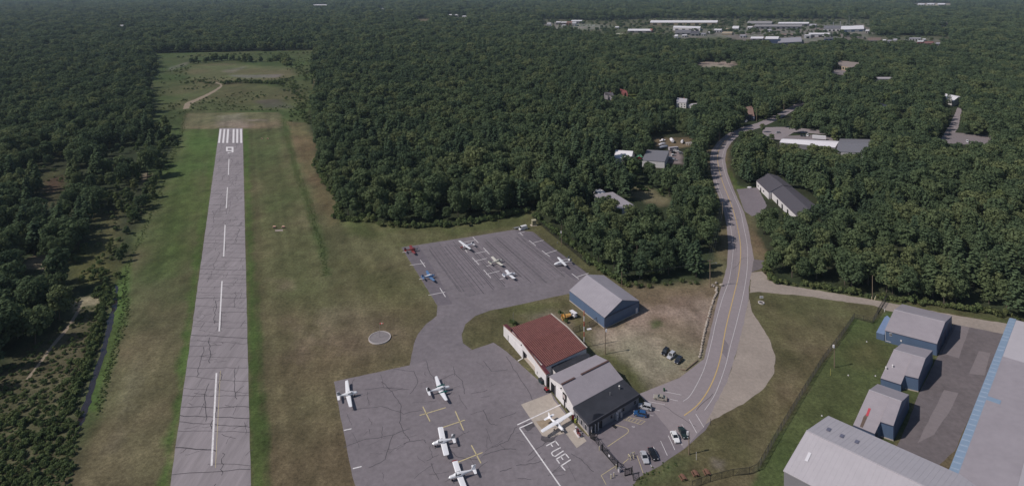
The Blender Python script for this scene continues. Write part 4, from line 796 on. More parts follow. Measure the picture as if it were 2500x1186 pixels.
# ------------------------------------------------------------------ trees
def leafmat(name, c, c2, c3, trans=.25):
    m = bpy.data.materials.new(name); m.use_nodes = True; nt = m.node_tree
    for n in list(nt.nodes):
        if n.type != 'OUTPUT_MATERIAL': nt.nodes.remove(n)
    out = nt.nodes['Material Output']; oi = nt.nodes.new('ShaderNodeObjectInfo')
    n = nt.nodes.new('ShaderNodeTexNoise'); n.inputs['Scale'].default_value = .016; n.inputs['Detail'].default_value = 3; nt.links.new(oi.outputs['Location'], n.inputs['Vector'])
    ad = nt.nodes.new('ShaderNodeMath'); ad.operation = 'MULTIPLY_ADD'; nt.links.new(oi.outputs['Random'], ad.inputs[0]); ad.inputs[1].default_value = .62
    sb = nt.nodes.new('ShaderNodeMath'); sb.operation = 'MULTIPLY_ADD'; nt.links.new(n.outputs['Fac'], sb.inputs[0]); sb.inputs[1].default_value = 1.9; sb.inputs[2].default_value = -.75
    nt.links.new(sb.outputs[0], ad.inputs[2])
    cr = nt.nodes.new('ShaderNodeValToRGB'); e = cr.color_ramp.elements; e[0].position = .05; e[0].color = (*c, 1); e[1].position = .95; e[1].color = (*c3, 1)
    k = e.new(.55); k.color = (*c2, 1); nt.links.new(ad.outputs[0], cr.inputs[0])
    tc = nt.nodes.new('ShaderNodeTexCoord'); n2 = nt.nodes.new('ShaderNodeTexNoise'); n2.inputs['Scale'].default_value = .9; n2.inputs['Detail'].default_value = 2; nt.links.new(tc.outputs['Object'], n2.inputs['Vector'])
    mr = nt.nodes.new('ShaderNodeMapRange'); mr.inputs[1].default_value = .3; mr.inputs[2].default_value = .7; mr.inputs[3].default_value = .7; mr.inputs[4].default_value = 1.3; nt.links.new(n2.outputs['Fac'], mr.inputs[0])
    mx = nt.nodes.new('ShaderNodeMix'); mx.data_type = 'RGBA'; mx.blend_type = 'MULTIPLY'; mx.inputs[0].default_value = 1; nt.links.new(cr.outputs[0], mx.inputs[6]); nt.links.new(mr.outputs[0], mx.inputs[7])
    df = nt.nodes.new('ShaderNodeBsdfDiffuse'); tr = nt.nodes.new('ShaderNodeBsdfTranslucent'); ms = nt.nodes.new('ShaderNodeMixShader'); ms.inputs[0].default_value = trans
    for s in (df, tr): nt.links.new(mx.outputs[2], s.inputs['Color'])
    nt.links.new(df.outputs[0], ms.inputs[1]); nt.links.new(tr.outputs[0], ms.inputs[2]); nt.links.new(ms.outputs[0], out.inputs[0])
    return m
M_LEAF = leafmat('broad_leaves', (.066,.096,.056), (.102,.138,.070), (.150,.174,.082), .34)
M_PINE = leafmat('pine_needles', (.056,.086,.054), (.080,.114,.062), (.104,.132,.064), .2)
M_SHRUB = leafmat('shrub_leaves', (.092,.128,.058), (.118,.152,.064), (.146,.162,.070), .32)
M_BARK = mat('bark', (.10,.08,.065), .9, .2, 2)
def quad(V, Fc, p, n, s, rnd, asp=1.0):
    n = n.normalized(); a = n.orthogonal().normalized(); a = Matrix.Rotation(rnd.random()*6.28, 3, n)@a; b = n.cross(a)
    o = len(V)
    for i, j in ((-1, -.6), (.2, -1), (1, .3), (-.3, 1)): V.append(p+a*(i*s*.5*asp+rnd.uniform(-.1, .1)*s)+b*(j*s*.5)+n*rnd.uniform(-.12, .12)*s)
    Fc.append((o, o+1, o+2, o+3))
def rv(r): return Vector((r.gauss(0, 1), r.gauss(0, 1), r.gauss(0, 1))).normalized()
def crown_broad(seed, h=14, r=4.8, lobes=17, per=70, leaf=.85, base=.22, m=None, narrow=1.0):
    rn_ = random.Random(seed); V = []; Fc = []; L = []
    for k in range(lobes):
        t = (k+.5)/lobes; z = h*(base+.12+(.80-base)*t)
        env = math.sin(math.pi*min(1, .22+.78*(1-(z/h-base)/(1-base))**.9)*.62+.25)
        a = k*2.4+rn_.uniform(-.5, .5); d = r*env*rn_.uniform(.35, .72)*(.25 if k == lobes-1 else 1)
        L.append((Vector((d*math.cos(a), d*math.sin(a), z)), r*rn_.uniform(.22, .44)*narrow))
    L.append((Vector((0, 0, h*.6)), r*.6))
    for c, q in L:
        for _ in range(int(per*(q/(r*.4))**1.6)):
            n = rv(rn_)
            if n.z < -.55: n.z *= -.4; n.normalize()
            p = c+Vector((n.x*q, n.y*q, n.z*q*.85))*rn_.uniform(.72, 1.1)
            quad(V, Fc, p, n+rv(rn_)*.42, leaf*rn_.uniform(.65, 1.25), rn_)
    me = bpy.data.meshes.new('crown'); me.from_pydata(V, [], Fc); me.materials.append(m or M_LEAF); return me
def crown_pine(seed, h=18, r=3.9, m=None):
    rn_ = random.Random(seed); V = []; Fc = []; z = h*.22; lay = 0
    while z < h*.97:
        t = (z-h*.22)/(h*.78); R_ = r*(1-t)**.75*rn_.uniform(.8, 1.12)+.35; nb = max(4, int(8-4*t)); a0 = rn_.random()*6.28
        for k in range(nb):
            a = a0+k*6.28/nb+rn_.uniform(-.3, .3); Lb = R_*rn_.uniform(.7, 1.1); d = Vector((math.cos(a), math.sin(a), 0)); n = max(2, int(Lb/.55))
            for i in range(n+1):
                u = (i+.3)/(n+.3); p = d*Lb*u+Vector((0, 0, z+Lb*.10*u*u+rn_.uniform(-.15, .15)))
                for _ in range(2): quad(V, Fc, p+Vector((rn_.uniform(-.4, .4), rn_.uniform(-.4, .4), rn_.uniform(-.15, .2))), Vector((d.x*.35, d.y*.35, 1))+rv(rn_)*.45, rn_.uniform(.7, 1.25), rn_, 1.3)
        z += h*.058*rn_.uniform(.85, 1.2); lay += 1
    for k in range(10): quad(V, Fc, Vector((0, 0, h*(.93+.008*k))), rv(rn_)+Vector((0, 0, .6)), .6, rn_)
    me = bpy.data.meshes.new('crown'); me.from_pydata(V, [], Fc); me.materials.append(m or M_PINE); return me
def crown_low(seed, h=2.2, r=1.6, per=110, leaf=.6, m=None):
    rn_ = random.Random(seed); V = []; Fc = []
    for c, q in [(Vector((rn_.uniform(-.5, .5)*r, rn_.uniform(-.5, .5)*r, h*rn_.uniform(.3, .62))), r*rn_.uniform(.4, .65)) for _ in range(5)]:
        for _ in range(per//5):
            n = rv(rn_); n.z = abs(n.z)*.9-.1; n.normalize(); quad(V, Fc, c+Vector((n.x*q, n.y*q, n.z*h*.42))*rn_.uniform(.8, 1.1), n+rv(rn_)*.6, leaf*rn_.uniform(.7, 1.3), rn_)
    me = bpy.data.meshes.new('foliage'); me.from_pydata(V, [], Fc); me.materials.append(m or M_SHRUB); return me
def trunk_mesh(h, r, limbs, seed, top=.8):
    rn_ = random.Random(seed); mb = MB(); mb.tube((0, 0, -.2), (rn_.uniform(-.2, .2), rn_.uniform(-.2, .2), h*top*.5), r, r*.7, 7); mb.tube((0, 0, h*top*.5), (0, 0, h*top), r*.68, r*.2, 6)
    for k in range(limbs):
        a = k*2.4; z = h*(.3+.4*k/max(1, limbs)); mb.tube((0, 0, z), (math.cos(a)*h*.2, math.sin(a)*h*.2, z+h*.14), r*.4, r*.12, 5)
    return mb.mesh('trunk', M_BARK)
KINDS = {
 'broadleaf_tree': ([crown_broad(s, h, r, l) for s, h, r, l in ((1, 14, 5.0, 24), (2, 15.5, 4.3, 24), (3, 13, 5.4, 26), (4, 16, 5.2, 30), (5, 12, 4.0, 19), (6, 14.5, 5.6, 28))], [trunk_mesh(14, .26, 5, 1)]),
 'pine_tree': ([crown_pine(11, 18, 3.9), crown_pine(12, 20, 4.2), crown_pine(13, 15.5, 3.4)], [trunk_mesh(18, .25, 0, 2, .95)]),
 'young_tree': ([crown_broad(s, h, r, 11, 55, .7, .06, M_SHRUB if s % 2 else M_LEAF, 1.15) for s, h, r in ((21, 7.5, 2.3), (22, 6.2, 2.0), (23, 8.5, 2.6), (24, 5.4, 2.1))], [trunk_mesh(7, .11, 3, 3)]),
 'shrub': ([crown_low(31), crown_low(32, 1.7, 1.4), crown_low(33, 2.8, 1.7)], [trunk_mesh(1.6, .05, 2, 4)]),
}
CH = {'broadleaf_tree': [14, 15.5, 13, 16, 12, 14.5], 'pine_tree': [18, 20, 15.5], 'young_tree': [7.5, 6.2, 8.5, 5.4], 'shrub': [2.2, 1.7, 2.8]}
CR = {'broadleaf_tree': [5, 4.7, 5.4, 5.2, 4.4, 5.6], 'pine_tree': [3.6, 3.8, 3.2], 'young_tree': [2.3, 2, 2.6, 2.1], 'shrub': [1.6, 1.4, 1.7]}
# what stays in view: (photo outline, ground row of the thing seen there): a tree standing nearer must not cover it
KEEP = [
 ([(1844,438),(1875,420),(1900,426),(1985,494),(1962,506),(1947,521),(1920,507),(1892,488),(1876,474),(1866,480),(1846,460)], 470),
 ([(1838,462),(1852,460),(1870,478),(1850,505),(1820,515),(1800,465)], 0),
 ([(1447,461),(1466,458),(1498,466),(1554,501),(1542,504),(1502,482),(1478,480),(1452,476)], 490),
 ([(1535,458),(1570,452),(1640,484),(1625,494),(1580,482)], 0),
 ([(1500,364),(1547,366),(1548,378),(1538,382),(1500,382)], 392), ([(1552,372),(1578,363),(1635,365),(1632,380),(1620,398),(1600,386),(1570,386),(1552,390)], 398),
 ([(1600,330),(1650,328),(1692,335),(1692,350),(1662,360),(1668,395),(1625,398),(1634,368),(1604,364)], 0),
 ([(1469,226),(1478,217),(1497,220),(1500,238),(1475,242)], 241), ([(1511,214),(1533,214),(1560,224),(1560,238),(1536,240),(1512,228)], 240),
 ([(1646,242),(1653,235),(1682,238),(1705,250),(1694,260),(1650,258)], 262),
 ([(1816,270),(1822,259),(1845,262),(1847,283),(1838,292),(1816,290)], 296),
 ([(1880,294),(1912,274),(1955,248),(1962,254),(1918,282),(1890,298)], 0),
 ([(1790,326),(1815,311),(1850,300),(1882,288),(1886,299),(1855,312),(1820,324)], 0), ([(1815,300),(1838,292),(1846,298),(1820,312)], 0),
 ([(1862,316),(1890,312),(1925,311),(1998,316),(1998,328),(1930,322),(1900,342),(1870,336)], 0), ([(1930,332),(1990,326),(2020,328),(2020,342),(1910,340)], 0),
 ([(1902,341),(1912,336),(2046,346),(2122,350),(2100,368),(2056,369),(2040,357),(2000,354),(1960,351),(1904,347)], 365),
 ([(2024,152),(2055,146),(2113,153),(2076,166),(2070,170),(2035,164)], 172), ([(2032,170),(2068,170),(2060,182),(2034,180)], 0),
 ([(2290,228),(2340,226),(2341,262),(2318,262),(2310,244)], 262), ([(2330,268),(2346,268),(2340,310),(2318,330),(2300,348),(2292,345),(2315,300)], 0), ([(2320,328),(2420,334),(2420,348),(2300,346)], 0),
 ([(2142,249),(2172,252),(2168,264)], 268), ([(2200,272),(2212,268),(2204,284),(2192,284)], 0), ([(1700,151),(1798,150),(1792,162),(1706,162)], 0),
 ([(1587,48),(1752,48),(1752,57),(1700,57),(1655,55),(1620,55),(1612,58),(1592,60)], 62), ([(1641,62),(1710,64),(1710,74),(1660,72)], 78), ([(1646,71),(1708,74),(1708,83),(1648,83)], 86), ([(1645,83),(1655,83),(1654,93),(1647,93)], 95),
 ([(1742,69),(1762,69),(1760,77),(1744,77)], 79), ([(1786,62),(1804,63),(1803,70),(1788,70)], 73), ([(1762,76),(1788,76),(1786,82),(1764,81)], 85), ([(1824,50),(1884,51),(1884,60),(1862,57),(1826,55)], 62),
 ([(1841,58),(1958,59),(1957,67),(1905,67),(1845,64)], 69), ([(1898,53),(1975,54),(1990,60),(1960,60),(1900,58)], 62), ([(2008,61),(2050,62),(2048,75),(2020,74)], 79), ([(2050,63),(2110,63),(2108,72),(2092,79),(2060,76)], 81),
 ([(1963,78),(2029,80),(2028,90),(1964,92)], 94), ([(1867,88),(1922,89),(1900,108),(1878,100)], 110), ([(1898,92),(1960,94),(1955,104),(1925,107),(1900,110)], 112), ([(1831,87),(1864,89),(1862,97),(1836,96)], 99), ([(2012,90),(2044,90),(2043,98),(2014,97)], 100),
 ([(2116,91),(2151,92),(2148,101),(2118,100)], 104), ([(2179,93),(2190,93),(2189,102),(2180,102)], 105), ([(2218,91),(2248,91),(2247,97),(2220,97)], 99), ([(2238,98),(2279,100),(2279,108),(2240,107)], 110), ([(2283,102),(2297,103),(2296,110),(2284,109)], 112),
 ([(1334,55),(1345,55),(1345,64),(1335,64)], 66), ([(1356,51),(1421,48),(1420,54),(1406,56),(1406,64),(1398,64),(1384,59),(1357,59)], 66), ([(1404,58),(1460,60),(1458,66),(1408,64)], 0),
 ([(1531,69),(1593,70),(1590,78),(1560,78),(1533,76)], 80), ([(1503,80),(1519,81),(1518,86),(1506,88)], 90), ([(1500,63),(1511,64),(1510,68),(1501,68)], 70), ([(2117,188),(2182,187),(2180,193),(2138,193)], 196),
 ([(760,10),(800,10),(798,14),(762,14)], 16), ([(924,18),(937,18),(936,24),(926,24)], 27), ([(1093,34),(1140,37),(1140,41),(1095,38)], 42), ([(2296,53),(2316,53),(2315,66),(2298,66)], 68), ([(286,60),(332,60),(332,64),(288,64)], 68),
 ([(1018,46),(1048,45),(1046,52),(1020,52)], 0), ([(2228,8),(2322,8),(2322,13),(2240,13)], 0),
 ([(1840,265),(1852,265),(1852,297),(1840,297)], 298), ([(1908,240),(1920,240),(1920,268),(1908,268)], 268), ([(1750,318),(1762,318),(1760,345),(1752,345)], 346), ([(1900,96),(2000,92),(2010,98),(1960,104)], 0), ([(1640,88),(1850,86),(1860,92),(1700,92),(1660,92)], 0),
 # open ground on the left and the road seen between the woods
 ([(100,425),(150,416),(162,455),(128,490),(98,465)], 0), ([(345,430),(362,420),(358,438),(348,444)], 0), ([(275,395),(292,392),(290,402),(278,403)], 0), ([(180,610),(250,600),(275,640),(255,668),(200,672),(170,640)], 0), ([(230,530),(285,525),(282,585),(245,590)], 0),
 ([(62,625),(110,625),(106,650),(60,652)], 0), ([(180,736),(245,727),(238,740),(195,748)], 0),
 ([(1722,370),(1745,352),(1775,334),(1795,334),(1774,368),(1770,388),(1776,420),(1800,482),(1818,516),(1836,600),(1838,660),(1780,660),(1779,600),(1774,550),(1762,516),(1750,452),(1740,420),(1737,388)], 0),
]
KA = [(np.array(P, float), y) for P, y in KEEP]
def blocked(px, py, rpx, hpx):
    """px, py: photo point of the trunk's foot; rpx, hpx crown radius and height in photo pixels"""
    bad = np.zeros(px.shape, bool)
    for P, yb in KA:
        x0, y0 = P.min(0); x1, y1 = P.max(0)
        c = (px+rpx > x0) & (px-rpx < x1) & (py > y0-2) & (py-hpx < y1) & ~bad
        if yb: c &= py > yb-1
        if not c.any(): continue
        i = np.where(c)[0]; X = px[i]; Y = py[i]; Rr = rpx[i]; Hh = hpx[i]; hit = inpoly(X, Y, P)
        for fx, fy in ((0, 1), (0, .8), (-.75, .72), (.75, .72), (-.9, .5), (.9, .5), (-.7, .28), (.7, .28), (0, .4)): hit |= inpoly(X+fx*Rr, Y-fy*Hh, P)
        bad[i] = bad[i] | hit
    return bad
FW = [(p.x, p.y) for p in W(FIELD)]
def proj(x, y): return XC+F*x/y, YH+F*H/y
def scatter(y0, y1, s0, seed):
    """jittered points of the forest floor in a range of distance, spacing growing with distance past 900 m"""
    r = np.random.RandomState(seed); out = []
    y = y0
    while y < y1:
        s = s0*max(1, y/900); n = int(2*y*1.02/s)
        x = (np.arange(n)+.5)/n*2*y*1.02-y*1.02
        out.append(np.stack([x+r.uniform(-.48, .48, n)*s, y+r.uniform(-.48, .48, n)*s], 1)); y += s*.92
    return np.concatenate(out)
P = scatter(150, 6900, 7.7, 3); X, Y = P[:, 0], P[:, 1]
PX, PY = proj(X, Y)
wob = np.clip((Y-430)/150, 0, 1)*16
free = ~inpoly(X+(fbm(X, Y, 24, 41)-.5)*2*wob, Y+(fbm(X, Y, 24, 44)-.5)*2*wob, FW)
free &= ~((seg_dist(X, Y, FW) < 2.2) & (Y < 900))
for fp in FOOT:
    cx = sum(q[0] for q in fp)/len(fp); cy = sum(q[1] for q in fp)/len(fp); R_ = max(math.hypot(q[0]-cx, q[1]-cy) for q in fp)+5
    nearm = np.hypot(X-cx, Y-cy) < R_
    if nearm.any():
        i = np.where(nearm)[0]; free[i] &= ~(inpoly(X[i], Y[i], fp) | (seg_dist(X[i], Y[i], fp) < 3))
X, Y, PX, PY = X[free], Y[free], PX[free], PY[free]
rs = np.random.RandomState(8); N = len(X)
# which kind grows where: pines in patches, low young growth in the left scrub
sc = np.maximum(1, Y/900)
pine_n = fbm(X, Y, 60, 21)
pinep = np.clip((pine_n-.54)*3.2+.08, .02, .7)
pinep = np.where((PX > 1330) & (PX < 1780) & (PY < 500) & (PY > 250), np.clip(pinep+.2, 0, .8), pinep)
pinep = np.where((PX < 365) & (PY < 330), pinep*.5, pinep)
kind = np.where(rs.rand(N) < pinep, 1, 0)
SCRUB = [(60,940),(150,800),(190,735),(200,690),(165,650),(190,600),(230,590),(230,500),(160,480),(90,500),(60,420),(150,380),(300,360),(372,335),(430,348),(402,430),(380,485),(345,560),(305,640),(285,700),(262,820),(205,992),(100,1180)]
inS = inpoly(PX, PY, SCRUB); young = inS & (rs.rand(N) < np.where(PX > 250, .75, .45)); kind[young] = 2; birch = ~inS & (rs.rand(N) < .07) & (kind == 0); kind[birch] = 2
H0 = np.where(kind == 1, 17.5, np.where(kind == 2, 7, 14.3)); hs = rs.uniform(.66, 1.25, N)*np.where(kind == 0, .88+.3*(fbm(X, Y, 45, 30)), 1)
hs *= np.where((PX > 1250) & (PY > 520), .86, 1)*np.where(birch, 1.7, 1)
hs *= .86+.28*fbm(X, Y, 140, 60)
big = (rs.rand(N) < .07) & (kind == 0); hs *= np.where(big, 1.22, 1)
scl_r = hs*rs.uniform(.9, 1.15, N)*sc*np.where(kind == 2, 1.0, 1.0)*rs.uniform(.82, 1.18, N); scl_h = hs*np.maximum(1, sc)**.42
PARK0 = [(1320,46),(1480,50),(1600,44),(2125,46),(2135,86),(2320,88),(2335,118),(1860,119),(1640,104),(1480,98),(1320,76)]
ip0 = inpoly(PX, PY, PARK0); scl_r = np.where(ip0, hs*1.3, scl_r); scl_h = np.where(ip0, hs*.66, scl_h)
k_ = (PY-YH)/H; R0 = np.where(kind == 1, 3.6, np.where(kind == 2, 2.2, 4.9))
bad = blocked(PX, PY, R0*scl_r*k_, H0*scl_h*k_)
PARK = [(1320,46),(1480,50),(1600,44),(2125,46),(2135,86),(2320,88),(2335,118),(1860,119),(1640,104),(1480,98),(1320,76)]
inP = inpoly(PX, PY, PARK)
thin = (inS & (rs.rand(N) < np.where(fbm(X, Y, 26, 50) > .52, .62, .1))) | (inP & (rs.rand(N) < np.where(PX > 2090, .92, .78)))
MEAD = [(-60,925),(20,893),(130,805),(190,742),(240,742),(262,760),(245,850),(205,950),(160,1300),(-500,1300)]
thin |= inpoly(PX, PY, MEAD)
ok = ~bad & ~thin
X, Y, PX, PY, kind, scl_r, scl_h, sc = (a[ok] for a in (X, Y, PX, PY, kind, scl_r, scl_h, sc))
# low growth: edge strips, ditch banks, hedge row, field beyond the runway, wood edges
SX = []; SY = []; SS = []; SK = []
def strip_shrubs(P, wpx, step, smin, smax, kinds=(3,), closed=False, dens=1.0):
    Q = W(smooth_line(P, 5)); q = densify(Q, step, 0, False)
    for p in q:
        for _ in range(max(1, int(dens))):
            if dens < 1 and RND.random() > dens: continue
            d = RND.gauss(0, .4)*wpx/pxm(YH+F*H/p.y); SX.append(p.x+d); SY.append(p.y+RND.uniform(-1, 1)*step); SS.append(RND.uniform(smin, smax)); SK.append(RND.choice(kinds))
strip_shrubs([(690,288),(722,410),(748,480),(772,560),(790,620),(797,672)], 15, .6, .10, .26, (3,), dens=3)
strip_shrubs([(455,270),(436,345),(405,430),(383,490),(348,570),(316,640),(302,700),(312,760),(292,830),(268,910),(240,1010)], 9, 1.2, .16, .36, dens=2)
strip_shrubs([(365,305),(420,290),(450,272),(560,268),(680,270)], 8, 3, .4, .8)
strip_shrubs([(262,700),(244,780),(222,860),(194,930),(170,1000)], 15, 1.3, .5, 1.1, (3, 3), dens=2)
strip_shrubs([(305,705),(297,770),(280,840),(260,910),(238,990)], 8, 1.2, .14, .34, dens=2)
strip_shrubs([(470,155),(500,152),(560,147),(610,152),(640,150)], 8, 3, 1.2, 2.2, (3, 2), dens=1)
strip_shrubs([(455,205),(480,198),(530,208)], 8, 3.5, 1.0, 1.9, (3,)); strip_shrubs([(450,220),(500,215)], 6, 4, .9, 1.6); strip_shrubs([(545,205),(600,202),(690,205)], 8, 2.5, 1.2, 2.6, (3,), dens=2)
strip_shrubs([(660,150),(690,140),(700,160)], 14, 3, 1.6, 3.2, (3,), dens=2); strip_shrubs([(380,310),(425,360)], 25, 5, .9, 1.8, (3, 2)); strip_shrubs([(400,205),(440,190),(450,160)], 30, 7, .7, 1.6)
strip_shrubs([(700,190),(735,250),(745,300)], 40, 3.5, .6, 1.6, dens=2); strip_shrubs([(720,150),(760,200)], 40, 5, .6, 1.8, dens=2); strip_shrubs([(440,140),(560,135),(700,132),(760,130)], 10, 6, .8, 2.2)
strip_shrubs([(560,240),(690,235)], 25, 8, .5, 1.3)
strip_shrubs([(770,395),(795,445),(826,495),(830,533),(905,540),(962,552),(1100,551),(1180,539),(1288,515)], 10, 2.0, .6, 1.7, (3,), dens=2)
strip_shrubs([(1305,528),(1362,574),(1420,622),(1480,667),(1525,693)], 10, 1.8, .6, 1.4, (3,), dens=2); strip_shrubs([(1525,694),(1600,696),(1700,690)], 8, 2.4, .5, 1.2)
strip_shrubs([(1875,625),(1870,655),(1888,688),(1960,698),(2100,721),(2200,734),(2340,752),(2480,776)], 8, 2.0, .5, 1.3, dens=2)
strip_shrubs([(1540,468),(1580,462),(1630,485)], 20, 3, .8, 1.7); strip_shrubs([(1560,1180),(1600,1150),(1640,1128)], 24, 1.1, .12, .34, dens=2); strip_shrubs([(1250,786),(1257,790)], 6, 1.0, .45, .75, dens=2); strip_shrubs([(1370,770),(1382,785)], 6, 1.5, .4, .7)
strip_shrubs([(1870,290),(1920,300),(1990,300),(2060,310)], 12, 3, .9, 2.2); strip_shrubs([(1805,560),(1812,555)], 3, 2, .4, .6)
for _ in range(1900):
    x, y = RND.uniform(-60, 262), RND.uniform(745, 1200)
    if inpoly(np.array([x]), np.array([y]), MEAD)[0]: p = at(x, y); SX.append(p.x); SY.append(p.y); SS.append(RND.uniform(.18, .62)*(1.25 if p.x > at(150,900).x else 1)); SK.append(3)
for _ in range(1500):
    x, y = RND.uniform(375, 770), RND.uniform(130, 268)
    p = at(x, y)
    if vnoise(np.array([p.x]), np.array([p.y]), 45, 9)[0] > .5 and not (462 < x < 690 and 155 < y < 190): SX.append(p.x); SY.append(p.y); SS.append(RND.uniform(.25, 1.0)); SK.append(3)
for _ in range(420):
    i = RND.randrange(len(SCRUB)); x, y = RND.uniform(70, 430), RND.uniform(350, 740)
    if inpoly(np.array([x]), np.array([y]), SCRUB)[0]: p = at(x, y); SX.append(p.x); SY.append(p.y); SS.append(RND.uniform(.5, 1.3)); SK.append(3)
for x, y, s in ((1938,325,1.0),(1946,323,.85),(1862,322,.6),(1884,343,.5),(2012,333,.85),(2028,336,.9),(2040,339,.8),(1812,352,.75),(1826,350,.6),(1840,347,.55),(1900,296,.5),(1975,318,.6),(2058,322,.8),(1716,156,1.1),(1752,157,1.0),(1778,159,.9),(2093,172,1.0)):
    q_ = at(x, y); SX.append(q_.x); SY.append(q_.y); SS.append(s); SK.append(0)
SX, SY, SS, SK = map(np.array, (SX, SY, SS, SK)); spx, spy = proj(SX, SY)
keep = np.ones(len(SX), bool)
for P_ in ([(58,925),(88,888),(130,832),(160,798),(186,760),(198,760),(168,805),(137,841),(97,894),(72,930)], RUNWAY, ROAD, APRON_UP, APRON_LO, [(447,268),(450,250),(525,210),(522,200),(542,203),(540,215),(464,256),(462,268)]): keep &= ~inpoly(spx, spy, P_)
SX, SY, SS, SK = SX[keep], SY[keep], SS[keep], SK[keep]
X = np.concatenate([X, SX]); Y = np.concatenate([Y, SY]); kind = np.concatenate([kind, SK]); scl_r = np.concatenate([scl_r, SS]); scl_h = np.concatenate([scl_h, SS*np.where(SS < .5, .5, 1)*rs.uniform(.8, 1.15, len(SS))]); sc = np.concatenate([sc, np.ones(len(SX))])
PX, PY = proj(X, Y); N = len(X)
# individuals: the largest in the photograph of each kind
names = ['broadleaf_tree', 'pine_tree', 'young_tree', 'shrub']; quota = [180, 55, 60, 90]
pick = np.array([rs.randint(len(KINDS[names[k]][0])) for k in kind]); rot = rs.uniform(0, 6.283, N)
size = scl_h*(PY-YH); inframe = (PX > -10) & (PX < 2510) & (PY < 1200)
inphoto = inframe & (PX > 185-185*PY/900) & (PY < 905+260*np.minimum(1, PX/700)) & (PX < 2320+175*PY/900)
single = np.zeros(N, bool)
for k in range(4):
    i = np.where((kind == k) & inphoto & (Y < 900))[0]; i = i[np.argsort(-size[i])][:quota[k]]; single[i] = True
AREAS = [([(0,1200),(0,640),(200,640),(205,1000)], 'in the dark wood at the left edge'), ([(0,640),(60,330),(430,330),(345,560),(250,1000),(200,640)], 'in the scrub left of the runway'), ([(170,0),(380,120),(430,330),(60,330)], 'in the forest left of the far clearing'),
 ([(370,0),(780,120),(780,300),(370,300)], 'around the overgrown field beyond the runway'), ([(750,250),(830,250),(1300,250),(1300,560),(800,560),(700,400)], 'at the forest edge between runway and apron'),
 ([(1280,430),(1760,430),(1790,720),(1480,720),(1280,520)], 'in the wood between apron and road'), ([(1780,330),(2600,330),(2600,830),(1850,700)], 'in the wood right of the road'), ([(680,280),(810,280),(810,700),(700,500)], 'in the overgrown hedge right of the runway'),
 ([(1200,740),(1700,740),(1700,1200),(1200,1200)], 'by the airfield buildings'), ([(1280,200),(1800,200),(1800,440),(1280,440)], 'in the wood around the boatyard')]
DESC = {'broadleaf_tree': ['rounded dark green leafy tree', 'tree'], 'pine_tree': ['dark layered pine tree', 'tree'], 'young_tree': ['slim young green tree', 'tree'], 'shrub': ['low bushy green shrub', 'shrub']}
for i in np.where(single)[0]:
    nm = names[kind[i]]; area = next((a for P_, a in AREAS if inpoly(np.array([PX[i]]), np.array([PY[i]]), P_)[0]), 'in the far woods')
    plural = DESC[nm][0].replace('tree', 'trees').replace('shrub', 'shrubs')
    t = thing(nm, DESC[nm][0]+' '+area, DESC[nm][1], (X[i], Y[i], 0), rot[i], plural+' '+area)
    t.scale = (scl_r[i], scl_r[i], scl_h[i])
    for nn_, me_ in (('crown' if kind[i] < 3 else 'foliage', KINDS[nm][0][pick[i]]), ('trunk' if kind[i] < 3 else 'stem', KINDS[nm][1][0])):
        o = link(bpy.data.objects.new(nn_, me_)); o.parent = t
